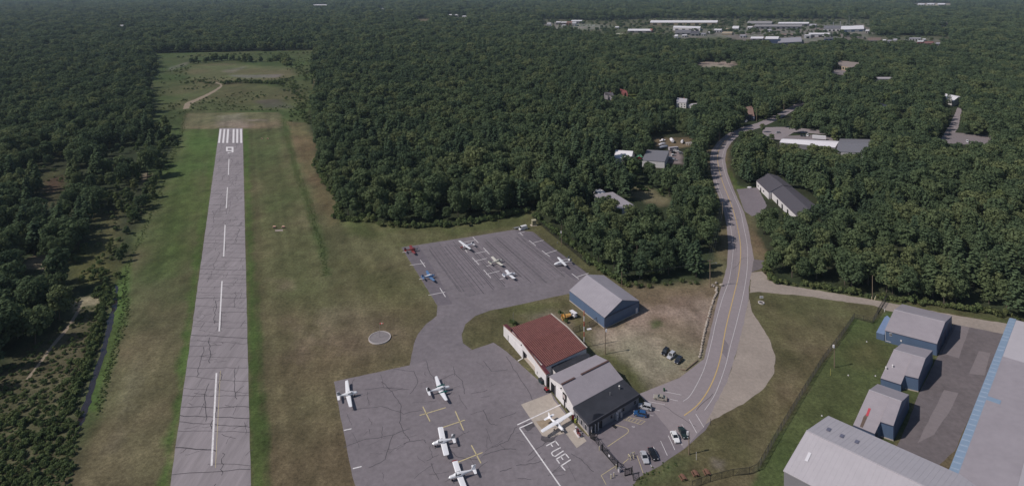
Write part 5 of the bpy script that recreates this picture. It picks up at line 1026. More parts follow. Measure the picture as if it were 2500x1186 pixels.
# the rest of the woods: four masses, one per kind, copying the crowns of trees that stand in the scene
proto = {}
for o in COL.objects:
    if o.type == 'MESH' and o.parent is not None and o.name.split('.')[0] in ('crown', 'foliage', 'trunk', 'stem'): proto.setdefault(o.data.name, o)
def mass(name, label, k, sel):
    i = np.where(sel & (kind == k) & ~single)[0]
    me = bpy.data.meshes.new(name); me.vertices.add(len(i)); me.vertices.foreach_set('co', np.stack([X[i], Y[i], np.zeros(len(i))], 1).astype(np.float32).ravel())
    for an, v in (('sr', scl_r[i]), ('sh', scl_h[i]), ('rz', rot[i])): a = me.attributes.new(an, 'FLOAT', 'POINT'); a.data.foreach_set('value', v.astype(np.float32))
    a = me.attributes.new('pk', 'INT', 'POINT'); a.data.foreach_set('value', pick[i].astype(np.int32))
    o = tag(link(bpy.data.objects.new(name, me)), label, 'forest' if k < 3 else 'bushes', None, 'stuff')
    ng = bpy.data.node_groups.new(name, 'GeometryNodeTree'); ng.interface.new_socket('Geometry', in_out='INPUT', socket_type='NodeSocketGeometry'); ng.interface.new_socket('Geometry', in_out='OUTPUT', socket_type='NodeSocketGeometry')
    gi = ng.nodes.new('NodeGroupInput'); go = ng.nodes.new('NodeGroupOutput'); ip = ng.nodes.new('GeometryNodeInstanceOnPoints'); jo = ng.nodes.new('GeometryNodeJoinGeometry'); gin = ng.nodes.new('GeometryNodeGeometryToInstance')
    nm = names[k]
    for me_ in KINDS[nm][0]:
        src = proto.get(me_.name)
        if src is None: continue
        oi = ng.nodes.new('GeometryNodeObjectInfo'); oi.inputs['Object'].default_value = src; oi.inputs['As Instance'].default_value = True; ng.links.new(oi.outputs['Geometry'], gin.inputs[0])
    at_f = lambda n, t='FLOAT': (lambda q: (setattr(q, 'data_type', t), q.inputs['Name'].__setattr__('default_value', n), q)[2])(ng.nodes.new('GeometryNodeInputNamedAttribute'))
    sr, sh, rz, pk = at_f('sr'), at_f('sh'), at_f('rz'), at_f('pk', 'INT')
    cx = ng.nodes.new('ShaderNodeCombineXYZ'); ng.links.new(sr.outputs[0], cx.inputs[0]); ng.links.new(sr.outputs[0], cx.inputs[1]); ng.links.new(sh.outputs[0], cx.inputs[2])
    cr = ng.nodes.new('ShaderNodeCombineXYZ'); ng.links.new(rz.outputs[0], cr.inputs[2])
    ng.links.new(gi.outputs[0], ip.inputs['Points']); ng.links.new(gin.outputs[0], ip.inputs['Instance']); ip.inputs['Pick Instance'].default_value = True
    ng.links.new(pk.outputs[0], ip.inputs['Instance Index']); ng.links.new(cr.outputs[0], ip.inputs['Rotation']); ng.links.new(cx.outputs[0], ip.inputs['Scale']); ng.links.new(ip.outputs[0], go.inputs[0])
    md = o.modifiers.new('scatter', 'NODES'); md.node_group = ng
    return o
allp = np.ones(N, bool)
mass('broadleaf_forest', 'continuous dark green leafy forest reaching to the horizon', 0, allp)
mass('pine_stands', 'dark conical pines mixed into the forest', 1, allp)
mass('young_growth', 'slim young trees thick in the scrub left of the runway', 2, allp)
mass('undergrowth', 'low bushes along ditches, hedges and wood edges', 3, allp)
M_RUSSET = leafmat('russet_leaves', (.095,.060,.032), (.120,.078,.040), (.140,.095,.045), .3)
for px, s, lab in (((2262,352), .95, 'russet tinted tree on the bend of the lane to the white warehouse'), ((2246,338), .85, 'second russet tinted tree, behind the one on the lane bend'), ((1846,347), .38, 'small orange red bush tree above the bend of the road')):
    q_ = at(*px); t = thing('maple_tree', lab, 'tree', (q_.x, q_.y, 0), 1.0); t.scale = (s, s, s)
    me_ = KINDS['broadleaf_tree'][0][2].copy(); me_.materials.clear(); me_.materials.append(M_RUSSET); o = link(bpy.data.objects.new('crown', me_)); o.parent = t; o = link(bpy.data.objects.new('trunk', KINDS['broadleaf_tree'][1][0])); o.parent = t
print('TREES', N, [int((kind == k).sum()) for k in range(4)], int(single.sum()))
# ------------------------------------------------------------------ aircraft
G_WHITE = glossy('aircraft_white', (.80,.79,.82)); G_CREAM = glossy('aircraft_cream', (.60,.57,.50)); G_RED = glossy('aircraft_red', (.22,.04,.036)); G_BLUE = glossy('aircraft_blue', (.10,.19,.36))
G_GREEN = glossy('aircraft_green', (.012,.085,.075)); G_GREY = glossy('aircraft_grey', (.16,.17,.19)); G_DARK = glossy('aircraft_black', (.02,.02,.025)); G_GLASS = mat('canopy_glass', (.025,.03,.04), .1, 0, 1, 0, .7)
M_TYRE = mat('rubber', (.015,.015,.016), .85, 0)
def ring(x, w, zc, h, n=10):
    return [Vector((x, w*math.cos(2*math.pi*i/n), zc+h*math.sin(2*math.pi*i/n)*(1 if math.sin(2*math.pi*i/n) > 0 else .85))) for i in range(n)]
def wing_mb(x, y0, y1, c0, c1, z0, z1, sweep=0, th=.11, m=0, tip=None, tipn=.9):
    """one half wing or tail surface from y0 to y1; x is the quarter chord at the root; two-coloured when tip is given"""
    mb = MB(); R_ = []; ys = [0, tipn, .97, 1.0]
    for k in ys:
        y = y0+(y1-y0)*k; c = (c0+(c1-c0)*k)*(1 if k < .96 else (.92 if k < .99 else .62)); z = z0+(z1-z0)*k; xx = x-sweep*k
        t = th*c*(1 if k < .98 else .4)
        R_.append([Vector((xx+c*.25, y, z)), Vector((xx+c*.1, y, z+t*.55)), Vector((xx-c*.25, y, z+t*.45)), Vector((xx-c*.75, y, z)), Vector((xx-c*.25, y, z-t*.3)), Vector((xx+c*.1, y, z-t*.35))])
    mb.loft(R_[:2], 0, True); mb.loft(R_[1:], 0 if tip is None else 1, True)
    return mb
def prop(parent, x, y, z, ang=.5, r=.95, spin=None):
    mb = MB()
    for s in (0, math.pi):
        a = ang+s; d = Vector((0, math.cos(a), math.sin(a))); mb.beam(Vector((x, y, z)), Vector((x, y, z))+d*r, .05, .15)
    p = mb.build('propeller', G_DARK, parent)
    mb = MB(); mb.tube((x-.08, y, z), (x+.26, y, z), .17, .03, 8); mb.build('spinner', spin or G_WHITE, p)
def aircraft(label, nose, tail, ta, tb, zf=1.25, zw=.95, body=G_WHITE, wingm=None, finm=None, nosem=None, tipm=None, topm=None, high=False, twin=False, boom=False, tdrag=False, chord=1.55, chordt=1.25, wx=None, nacm=None, tt=False, low_sweep=0):
    N_, T_ = at(*nose, zf), at(*tail, zf); A, B = at(*ta, zw), at(*tb, zw)
    d1 = (N_-T_).normalized(); s = (A-B); d2 = Vector((-s.y, s.x, 0)).normalized(); d2 = d2 if d2.dot(d1) > 0 else -d2
    d = (d1+d2).normalized(); ang = math.atan2(d.y, d.x); L = (N_-T_).length; S = s.length; mid = (N_+T_)/2
    t = thing('aircraft', label, 'aircraft', (mid.x, mid.y, 0), ang, None)
    wm = (A+B)/2; wxl = (fl(wm, 0)-fl(mid, 0)).dot(d) if wx is None else wx*L
    wxl = max(-.05*L, min(.22*L, wxl)); wingm = wingm or body; finm = finm or body; x0, x1 = L/2, -L/2
    zc = 1.25 if not high else 1.3
    if boom: prof = [(x0, .18, zc-.05, .2), (x0-.5, .45, zc, .5), (x0-1.6, .62, zc+.12, .72), (x0-3.2, .66, zc+.2, .85), (x0-4.6, .55, zc+.15, .7), (x0-5.4, .25, zc+.1, .3)]
    else: prof = [(x0, .30, zc-.05, .26), (x0-.25, .46, zc-.05, .40), (x0-.17*L, .52, zc, .50), (x0-.24*L, .56, zc+.10, .66), (x0-.36*L, .58, zc+.14, .72), (x0-.52*L, .50, zc+.10, .58), (x0-.72*L, .30, zc+.12, .36), (x1+.03*L, .12, zc+.2, .18), (x1, .05, zc+.24, .1)]
    nm = [body, nosem or body, topm or body]
    mb = MB(); R_ = [ring(*p) for p in prof]; mb.loft(R_[:3], 1); mb.loft(R_[2:], 0); mb.build('fuselage', nm, t, smooth=False)
    if topm:
        mb = MB(); mb.loft([ring(p[0], p[1]*.8, p[2]+.16, p[3]*.92) for p in prof[3:8]]); mb.build('canopy', topm, t)
    else:
        k = .24 if not boom else .22; xa = x0-(.20*L if not boom else 1.1); xb = x0-(.40*L if not boom else 3.4)
        mb = MB(); mb.loft([ring(xa, .44, zc+.22, .34), ring(xa-.45, .575, zc+.28, .50), ring(xa-.62, .585, zc+.28, .50)]); mb.build('windscreen', G_GLASS, t)
        for s_ in (-1, 1):
            for q in range(2): mb = MB(); mb.box((xa-.75-(xa-xb)*.33*q-.3, s_*.56, zc+.42), (.55, .09, .3)); mb.build('side_window', G_GLASS, t)
    zwl = zc+.82 if high else zc-.30; dz = .10 if high else S*.045
    for s_ in (-1, 1):
        y0 = .1*s_ if high else .45*s_
        mb = wing_mb(wxl, y0, s_*S/2, chord, chordt, zwl, zwl+dz, low_sweep, .11, 0, tipm); mb.build('wing', [wingm, tipm or wingm], t)
        if high:
            mb = MB(); mb.beam((wxl+.1, s_*.5, zc-.25), (wxl, s_*S*.27, zwl), .10, .04); mb.build('wing_strut', body, t)
    if boom:
        for s_ in (-1, 1):
            y = s_*1.35; mb = MB(); mb.loft([ring(wxl+.4, .1, zwl-.05, .1), ring(wxl-.3, .16, zwl-.05, .16), ring(x1+.2, .09, zwl-.05, .09)]); mb.poly
            for r_ in range(0): pass
            mb.v = [(a, b+y, c) for a, b, c in mb.v]; mb.build('tail_boom', body, t)
            mb = MB(); mb.loft([[Vector((x1+1.2, y-.05, zwl)), Vector((x1+1.2, y+.05, zwl)), Vector((x1-.2, y+.05, zwl)), Vector((x1-.2, y-.05, zwl))], [Vector((x1+.35, y-.04, zwl+1.5)), Vector((x1+.35, y+.04, zwl+1.5)), Vector((x1-.35, y+.04, zwl+1.5)), Vector((x1-.35, y-.04, zwl+1.5))]]); mb.build('fin', finm, t)
            mb = MB(); mb.tube((wxl+.2, s_*1.35, .28), (wxl+.2, s_*1.35+.01, .28), .01, .01); 
        mb = MB(); mb.beam((x1+.3, -1.35, zwl+.05), (x1+.3, 1.35, zwl+.05), 1.0, .08); mb.build('tailplane', body, t)
        prop(t, x0-5.5, 0, zc+.15, 1.2); prop(t, x0+.02, 0, zc-.05, .3)
    else:
        zt = zc+.22; ht = S*.155
        for s_ in (-1, 1):
            mb = wing_mb(x1+.55, 0, s_*ht*1.02, 1.0, .72, zt+(1.35 if tt else 0), zt+(1.38 if tt else .02), .12, .08); mb.build('tailplane', wingm, t)
        mb = MB(); mb.loft([[Vector((x1+1.35, -.05, zt)), Vector((x1+1.35, .05, zt)), Vector((x1-.05, .04, zt)), Vector((x1-.05, -.04, zt))], [Vector((x1+.45, -.03, zt+1.35)), Vector((x1+.45, .03, zt+1.35)), Vector((x1-.25, .03, zt+1.35)), Vector((x1-.25, -.03, zt+1.35))]]); mb.build('fin', finm, t)
        if not twin: prop(t, x0+.03, 0, zc-.05, RND.uniform(0, 3), .95, nosem or body)
    if twin:
        for s_ in (-1, 1):
            y = s_*1.75; mb = MB(); mb.loft([ring(wxl+1.55, .26, zwl+.1, .24), ring(wxl+1.2, .42, zwl+.1, .36), ring(wxl+.3, .44, zwl+.12, .38), ring(wxl-.9, .3, zwl+.1, .25), ring(wxl-1.6, .06, zwl+.08, .06)])
            mb.v = [(a, b+y, c) for a, b, c in mb.v]; nc = mb.build('engine_nacelle', nacm or body, t); prop(nc, wxl+1.6, y, zwl+.1, .8, 1.0)
    gear = [(x0-.12*L, 0)]+[(wxl-.35, s_*(1.2 if not boom else .9)) for s_ in (-1, 1)]
    if tdrag: gear = [(x1+.5, 0)]+[(wxl+.5, s_*.95) for s_ in (-1, 1)]
    for gx, gy in gear:
        r_ = .16 if (tdrag and gy == 0) else .24; mb = MB(); mb.tube((gx, gy-.07, r_), (gx, gy+.07, r_), r_, r_, 10); wh = mb.build('wheel', M_TYRE, t)
        mb = MB(); mb.beam((gx, gy, r_), (gx+.05, gy*.55 if high else gy, zwl if not high else zc-.4), .07, .07); mb.build('gear_leg', M_STEEL, t)
    return t
aircraft('white low wing aircraft with a grey fin, at the grassy corner of the ramp', (871.6,956), (823.9,966.5), (846.3,929.8), (859.5,993.5), chord=1.6, chordt=1.05, finm=G_GREY)
aircraft('white twin engine aircraft with dark green engine nacelles and a dark fin', (1097,942), (1044,956), (1065,918.7), (1091,977.5), finm=G_DARK, twin=True, nacm=G_GREEN, chord=1.9, chordt=1.0, nosem=G_WHITE)
aircraft('white low wing aircraft with a grey fin, nose left between yellow tie-down marks', (1056,1079), (1110,1072), (1066.4,1043.8), (1091,1110.4), finm=G_GREY, chord=1.75, chordt=1.7)
aircraft('white aircraft with a red wing tip at the bottom edge of the picture', (1096,1163), (1160,1146), (1106,1130), (1134,1200), tipm=G_RED, chord=1.7, chordt=1.6)
aircraft('all white high wing aircraft parked at the fuel pumps', (1374.4,1046.8), (1339.5,1016), (1323.3,1053.9), (1397.2,1006.3), zf=1.4, zw=2.2, high=True, chord=1.6, chordt=1.2)
aircraft('dark red low wing aircraft on the far left corner of the parking apron', (1019.4,606.3), (987.7,611), (1001,596.9), (1013.3,616.4), body=G_RED, nosem=G_GREY, finm=glossy('dark_red_fin', (.10,.012,.012)), chord=1.6, chordt=1.5)
aircraft('blue tail wheel aircraft with a white back', (1060,670), (1031,677.5), (1043,655.6), (1059,680.5), body=G_BLUE, topm=G_WHITE, tdrag=True, chord=1.9, chordt=1.1)
aircraft('white high wing aircraft with a red nose', (1124.8,603), (1155.5,594), (1121.8,587.7), (1147.8,608.4), zf=1.4, zw=2.2, high=True, nosem=G_RED, finm=G_GREY, chord=1.6, chordt=1.2)
aircraft('cream low wing aircraft with thin tan stripes across its wings', (1225.7,632.6), (1195.6,642), (1202.7,625.5), (1225.2,647.4), body=G_CREAM, chord=1.7, chordt=1.6)
aircraft('plain white low wing aircraft with a black propeller, next to the cream one', (1258,665.7), (1228,672.7), (1235.8,658), (1256.4,679), chord=1.7, chordt=1.6, nosem=G_WHITE)
aircraft('white and grey twin boom aircraft on the right edge of the parking apron', (1352.4,643.5), (1392,637.5), (1360.8,627.6), (1381.7,647.9), zf=1.4, zw=2.2, boom=True, high=True, finm=G_GREY, chord=1.55, chordt=1.1)
# ------------------------------------------------------------------ cars
G_SILVER = glossy('silver_paint', (.42,.42,.45), .3); G_BLK = glossy('black_paint', (.012,.012,.014), .2); G_BLU = glossy('blue_paint', (.02,.075,.20), .25); G_BEI = glossy('beige_paint', (.30,.27,.23), .3); G_WHT = glossy('white_paint', (.72,.71,.72), .3); G_GRN = glossy('dark_green_paint', (.018,.03,.028), .2); G_GRY = glossy('grey_paint', (.25,.25,.27), .3)
M_CGLASS = mat('car_glass', (.012,.015,.018), .08, 0, 1, 0, .8); M_LAMP = mat('head_lamp', (.6,.6,.62), .2, 0, 1, 0, .6); M_TAIL = mat('tail_lamp', (.25,.01,.01), .3, 0)
def car(label, c, toward, paint_, L=4.6, W_=1.82, kind='sedan', name='car', cat='car', group=None, world=None, Hc=None):
    """c: photo point of the middle on the ground; toward: photo point the bonnet looks at"""
    p = at(*c) if world is None else world; q = at(*toward); d = q-p; ang = math.atan2(d.y, d.x)
    t = thing(name, label, cat, (p.x, p.y, Z3), ang, group); w = W_/2
    suv = kind in ('suv', 'jeep', 'van', 'wagon'); hb = .92 if kind != 'sedan' else .84; top = {'sedan': 1.42, 'suv': 1.72, 'jeep': 1.8, 'wagon': 1.55, 'van': 2.25}[kind] if Hc is None else Hc
    def sec(x, hw, z0, z1): return [Vector((x, -hw, z0)), Vector((x, hw, z0)), Vector((x, hw, z0+(z1-z0)*.55)), Vector((x, hw*.93, z1)), Vector((x, -hw*.93, z1)), Vector((x, -hw, z0+(z1-z0)*.55))]
    h2 = L/2; mb = MB()
    if kind == 'van': prof = [(h2, w*.8, .4, .75), (h2-.15, w*.95, .28, .95), (h2-1.0, w, .25, 1.1), (h2-1.1, w, .25, 1.12), (-h2+.1, w, .25, 1.15), (-h2, w*.96, .3, 1.1)]
    else: prof = [(h2, w*.74, .38, .62), (h2-.12, w*.9, .24, .70), (h2-.7, w, .22, hb*.93), (h2-.3*L, w, .22, hb), (-h2+.75, w, .22, hb+.04), (-h2+.12, w*.93, .26, hb), (-h2, w*.84, .36, hb*.85)]
    mb.loft([sec(*k) for k in prof]); body = mb.build('body', paint_, t)
    xf = {'sedan': .19, 'suv': .22, 'jeep': .2, 'wagon': .2, 'van': .36}[kind]*L; xr = {'sedan': -.36, 'suv': -.47, 'jeep': -.47, 'wagon': -.46, 'van': -.49}[kind]*L
    sf = .75 if kind not in ('jeep', 'van') else .45; sr = .6 if kind == 'sedan' else .25
    def cab(x0, x1, x2, x3, z0, z1, hw): return [[Vector((x, s*hw, z0)) for x, s in ((x0, -1), (x0, 1), (x3, 1), (x3, -1))], [Vector((x, s*hw*.84, z1)) for x, s in ((x1, -1), (x1, 1), (x2, 1), (x2, -1))]]
    mb = MB(); zb = hb if kind != 'van' else 1.1; mb.loft(cab(xf, xf-sf, xr+sr, xr, zb-.02, top-.09, w*.92)); mb.build('windows', M_CGLASS, t)
    mb = MB(); mb.loft([[Vector((x, s*w*.80, top-.10)) for x, s in ((xf-sf+.03, -1), (xf-sf+.03, 1), (xr+sr-.03, 1), (xr+sr-.03, -1))], [Vector((x, s*w*.72, top)) for x, s in ((xf-sf-.12, -1), (xf-sf-.12, 1), (xr+sr+.1, 1), (xr+sr+.1, -1))]]); mb.build('roof', paint_, t)
    mb = MB()                                      # roof pillars
    for s in (-1, 1):
        for xb, xt in ((xf-.02, xf-sf), (xr+.02, xr+sr), ((xf+xr)/2, (xf-sf+xr+sr)/2)): mb.beam((xb, s*w*.93, zb-.03), (xt, s*w*.79, top-.06), .09, .07)
        if kind == 'van': mb.box((-.12*L, s*w*.90, (zb+top)/2-.02), (.66*L, .14, top-zb-.06))
    mb.build('pillars', paint_, t)
    for x in (h2-.19*L, -h2+.2*L):
        for s in (-1, 1):
            mb = MB(); r_ = .33 if not suv else .37; mb.tube((x, s*(w-.2), r_), (x, s*(w+.02), r_), r_, r_, 12); wh = mb.build('wheel', M_TYRE, t)
            mb = MB(); mb.tube((x, s*(w+.0), r_), (x, s*(w+.035), r_), r_*.6, r_*.6, 10); mb.build('rim', M_STEEL, wh)
    for s in (-1, 1):
        mb = MB(); mb.box((h2-.06, s*w*.66, .64), (.14, .34, .16)); mb.build('headlight', M_LAMP, t)
        mb = MB(); mb.box((-h2+.04, s*w*.7, .74), (.12, .3, .18)); mb.build('taillight', M_TAIL, t)
        mb = MB(); mb.box((xf-.25, s*(w+.08), hb+.06), (.16, .16, .13)); mb.build('mirror', paint_, t)
    return t
G1 = 'cars parked on the dirt lot'; G2 = 'cars in the parking lot'
car('black jeep, leftmost of three cars on the dirt lot', (1624.4,861.5), (1609,876), G_BLK, 4.2, 1.8, 'jeep', group=G1)
car('silver car between the black jeep and the dark hatchback', (1639,870.5), (1622,886), G_SILVER, 4.5, 1.8, 'suv', group=G1)
car('dark blue hatchback with a pale bumper, rightmost on the dirt lot', (1656.7,881.5), (1640,898), glossy('midnight_paint', (.018,.02,.032), .2), 4.4, 1.78, 'wagon', group=G1)
car('silver sport utility car beside the office wall', (1575,995.5), (1550,989), G_SILVER, 4.6, 1.85, 'suv', group=G2)
car('bright blue compact car beside the yellow hatching', (1563,1012.5), (1540,1008), G_BLU, 4.3, 1.8, 'wagon', group=G2)
car('beige sedan at the top of the parking lot next to the road', (1612,973), (1588,968), G_BEI, 4.6, 1.8, 'sedan', group=G2)
car('white sedan in the right hand parking row', (1648,1069), (1658,1090), G_WHT, 4.6, 1.8, 'sedan', group=G2)
car('dark green sedan beside the white one', (1667.5,1058.5), (1678,1079), G_GRN, 4.7, 1.82, 'sedan', group=G2)
car('silver sedan near the yellow gate posts', (1573.5,1118.5), (1582,1142), G_SILVER, 4.6, 1.8, 'sedan', group=G2)
car('black sports car with a glass roof panel next to the silver sedan', (1594.5,1110.5), (1606,1133), G_BLK, 4.6, 1.85, 'sedan', group=G2, Hc=1.28)
car('white high roofed van at the end of the parking apron', (1277,559.5), (1262,563.5), G_WHT, 5.2, 1.95, 'van', 'van', 'van', None)
# distant cars
for c, tw, p_, lab in (((1956.4,331.5), (1956,336), G_BLK, 'black car, left one of two dark cars in the lot behind the long warehouse'), ((1963.6,332), (1963,337), G_GRN, 'dark green car beside the white one behind the long warehouse'), ((1971.5,331.5), (1971,336), G_WHT, 'white car in the lot behind the long warehouse'), ((1899.5,324.5), (1890,325), G_GRY, 'grey car under the tree by the road fork'), ((1875,336), (1870,340), G_WHT, 'white car half under a tree near the road fork'),
    ((1651,369), (1660,369.5), G_WHT, 'white car beside the camper in the boatyard'), ((1645.5,373.5), (1652,373), G_BLK, 'black car behind the grey boatyard workshop'), ((1644,379.5), (1650,378.5), G_WHT, 'white car halfway along the boatyard workshop'), ((1638.5,387), (1646,387), G_WHT, 'white car near the front corner of the boatyard workshop'), ((1647,391.5), (1655,391), G_SILVER, 'silver car closest to the road in the boatyard'), ((1663,374.8), (1670,374.5), G_GRY, 'dark grey car at the right edge of the boatyard'), ((2362,346.5), (2362,351), G_WHT, 'white car in the lot at the right edge'), ((1822,297), (1815,300), G_WHT, 'white car in front of the slate blue house')):
    car(lab, c, tw, p_, 4.6, 1.85, 'suv', group=None)
for i in range(14): car('tiny parked car in the row beside the school', (1408+i*3.6, 61+(i % 3)*.9), (1412+i*3.6, 61+(i % 3)*.9), RND.choice((G_WHT, G_SILVER, G_BLK, G_GRY)), 5, 2.2, 'suv', group='cars parked in the row beside the school')
# ------------------------------------------------------------------ vans, trailers, boats
def at_thing(name, label, cat, px, toward=None, z=0, group=None):
    p = at(*px); a = 0
    if toward: q = at(*toward); a = math.atan2(q.y-p.y, q.x-p.x)
    return thing(name, label, cat, (p.x, p.y, z), a, group)
def wheels(t, pts, r=.32, wd=.2):
    for x, y in pts:
        mb = MB(); mb.tube((x, y-wd/2, r), (x, y+wd/2, r), r, r, 10); mb.build('wheel', M_TYRE, t)
t = at_thing('trailer', 'flat grey cargo trailer beside the white van', 'trailer', (1262,557), (1250,559.5)); mb = MB(); mb.box((0,0,.62), (3.6,1.9,.14)); mb.beam((1.8,.6,.58), (3.2,0,.58), .1, .1); mb.beam((1.8,-.6,.58), (3.2,0,.58), .1, .1); mb.build('deck', M_STEEL, t); wheels(t, ((-.3,1.02),(-.3,-1.02)))
t = at_thing('box_trailer', 'white box trailer behind the long warehouse', 'trailer', (2000,340), (2014,341)); mb = MB(); mb.box((0,0,2.2), (11,2.6,2.9)); mb.build('box', M_WHITER, t); wheels(t, ((-3.5,1.1),(-3.5,-1.1),(-4.6,1.1),(-4.6,-1.1)), .5, .3)
mb = MB(); mb.box((0,0,.72), (10.6,.9,.2)); mb.box((4,0,.36), (.2,1.6,.75)); mb.build('chassis', M_BLACKM, t)
def boat(label, px, toward, L, Bm, Hh, hull, deck=None, cover=None, cabin=False):
    t = at_thing('boat', label, 'boat', px, toward)
    def sc(x, b, z0, z1): return [Vector((x, 0, z0)), Vector((x, b*.6, z0+.25)), Vector((x, b, z1)), Vector((x, -b, z1)), Vector((x, -b*.6, z0+.25))]
    b = Bm/2; mb = MB(); mb.loft([sc(-L/2, b*.82, .7, .6+Hh), sc(-L*.2, b, .55, .6+Hh), sc(L*.15, b*.96, .5, .62+Hh), sc(L*.38, b*.55, .65, .7+Hh), sc(L/2, b*.05, 1.1, .78+Hh)]); mb.build('hull', hull, t)
    if cover:
        mb = MB(); mb.loft([[Vector((x, y, z+.6+Hh)) for y, z in ((-bb, 0), (-bb*.5, hh*.75), (0, hh), (bb*.5, hh*.75), (bb, 0))] for x, bb, hh in ((-L/2, b*.8, .6), (-L*.1, b, 1.3), (L*.25, b*.8, 1.1), (L*.49, b*.06, .3))]); mb.build('cover', cover, t)
    if cabin: mb = MB(); mb.loft([[Vector((x, y, .6+Hh)) for x, y in ((-L*.15, -b*.7), (L*.2, -b*.5), (L*.2, b*.5), (-L*.15, b*.7))], [Vector((x, y, 1.7+Hh)) for x, y in ((-L*.12, -b*.55), (L*.1, -b*.4), (L*.1, b*.4), (-L*.12, b*.55))]]); mb.build('cabin', deck or M_WHITER, t)
    mb = MB()
    for x in (-L*.3, L*.2):
        for s in (-1, 1): mb.beam((x, s*b*.6, 0), (x, s*b*.55, .9), .12, .12)
    mb.beam((-L*.3, -b*.6, .2), (-L*.3, b*.6, .2), .12, .12); mb.beam((L*.2, -b*.6, .2), (L*.2, b*.6, .2), .12, .12); mb.beam((-L*.4, 0, .35), (L*.45, 0, .45), .14, .14); mb.build('cradle', M_STEEL, t)
boat('large boat wrapped in white film at the back of the boatyard', (1640,345.5), (1634,335), 11, 3.6, 1.5, M_WHITER, cover=M_WHITER)
boat('narrow boat with an upright white cover at the right of the boatyard', (1666,348.5), (1672,338), 8, 2.6, 1.2, M_WHITER, cover=M_WHITER)
boat('long white boat lying across the boatyard', (1617,354.5), (1632,351), 9.5, 2.4, .9, M_WHITER, cover=M_WHITER)
boat('blue grey covered boat behind the workshop', (1621,362), (1636,359.5), 10, 2.8, 1.2, mat('blue_grey_hull', (.24,.27,.34), .5, .05), cover=mat('blue_grey_cover', (.30,.32,.38), .7, .06))
boat('small white cabin boat in the shade at the back left of the boatyard', (1618,345), (1628,343), 7, 2.3, .8, M_WHITER, cabin=True)
t = at_thing('camper', 'white camper with dark windows parked in the boatyard', 'camper', (1644,366.5), (1656,365.5)); mb = MB(); mb.box((0,0,1.75), (8.5,2.5,2.5)); mb.build('body', M_LIGHTROOF, t); wheels(t, ((-2.2,1.15),(-2.2,-1.15),(2.6,1.15),(2.6,-1.15)), .45, .3)
for k in range(4): mb = MB(); mb.box((-3+k*2, -1.27, 2.1), (1.1,.06,.8)); mb.build('window', M_GLASS, t)
t = at_thing('canopy', 'white hooped canopy frame at the right of the boatyard', 'canopy', (1681,353), (1690,352.5)); mb = MB()
for x in (-2.4, -.8, .8, 2.4):
    for k in range(6): a0, a1 = math.pi*k/6, math.pi*(k+1)/6; mb.beam((x, 1.6*math.cos(a0), 2.4*math.sin(a0)), (x, 1.6*math.cos(a1), 2.4*math.sin(a1)), .22, .22)
mb.beam((-2.5,0,2.4), (2.5,0,2.4), .3, .15); mb.build('hoops', M_WHITER, t)
def tarp(label, px, m, L, W_, h):
    t = at_thing('tarpaulin', label, 'tarpaulin', px); mb = MB(); n = 9; vs = []
    for i in range(n):
        for j in range(n):
            u, v = i/(n-1)*2-1, j/(n-1)*2-1; z = h*(1-abs(u)**3)*(1-abs(v)**3)*(.8+.3*math.sin(i*2.1+j*1.3)); vs.append((u*L/2, v*W_/2, max(.02, z)))
    mb.add(vs, [(i*n+j, (i+1)*n+j, (i+1)*n+j+1, i*n+j+1) for i in range(n-1) for j in range(n-1)]); mb.build('sheet', m, t)
tarp('green tarpaulin over a heap between the boatyard sheds', (1561,381.5), mat('green_tarp', (.10,.25,.16), .6, .08), 6, 5, 2.6); tarp('red tarpaulin over a heap below the green one', (1561,389), mat('red_tarp', (.42,.04,.05), .6, .08), 4.5, 3.5, 2.4)
# ------------------------------------------------------------------ airfield things
t = at_thing('utility_hut', 'small beige utility hut on a slab at the far corner of the parking apron', 'hut', (1302.5,549), (1312,548)); mb = MB(); mb.box((0,0,.08), (3.6,3.0,.18)); mb.build('slab', M_CONC, t)
mb = MB(); mb.box((.2,0,1.6), (2.3,2.1,2.9)); mb.build('wall', mat('beige_wall', (.25,.225,.15), .8, .08), t); mb = MB(); mb.box((.2,0,3.12), (2.6,2.4,.16)); mb.build('roof', mat('beige_roof', (.40,.37,.26), .8, .06), t)
mb = MB(); mb.box((.9,-1.06,2.5), (.4,.06,.4)); mb.build('vent', M_STEEL, t); mb = MB(); mb.box((-.97,.1,1.2), (.06,.8,1.9)); mb.build('door', mat('beige_roof', (.40,.37,.26)), t)
t = at_thing('ride_on_mower', 'dark ride-on mower on the grass above the parking apron', 'mower', (1150,551.5), (1160,550)); mb = MB(); mb.box((.5,0,.75), (1.1,.8,.5)); mb.box((-.5,0,.6), (1.0,1.0,.35)); mb.build('body', mat('mower_green', (.012,.03,.014), .5, .05), t)
mb = MB(); mb.box((.3,0,.3), (1.0,1.9,.2)); mb.build('mowing_deck', G_DARK, t); mb = MB(); mb.box((-.45,0,.95), (.5,.5,.2)); mb.box((-.7,0,1.2), (.12,.5,.5)); mb.build('seat', G_DARK, t); wheels(t, ((-.7,.65),(-.7,-.65)), .42, .28); wheels(t, ((.95,.5),(.95,-.5)), .25, .2)
mb = MB(); mb.beam((-.9,.45,.7), (-.9,.45,2.0), .07, .07); mb.beam((-.9,-.45,.7), (-.9,-.45,2.0), .07, .07); mb.beam((-.9,-.45,2), (-.9,.45,2), .07, .07); mb.build('roll_bar', G_DARK, t)
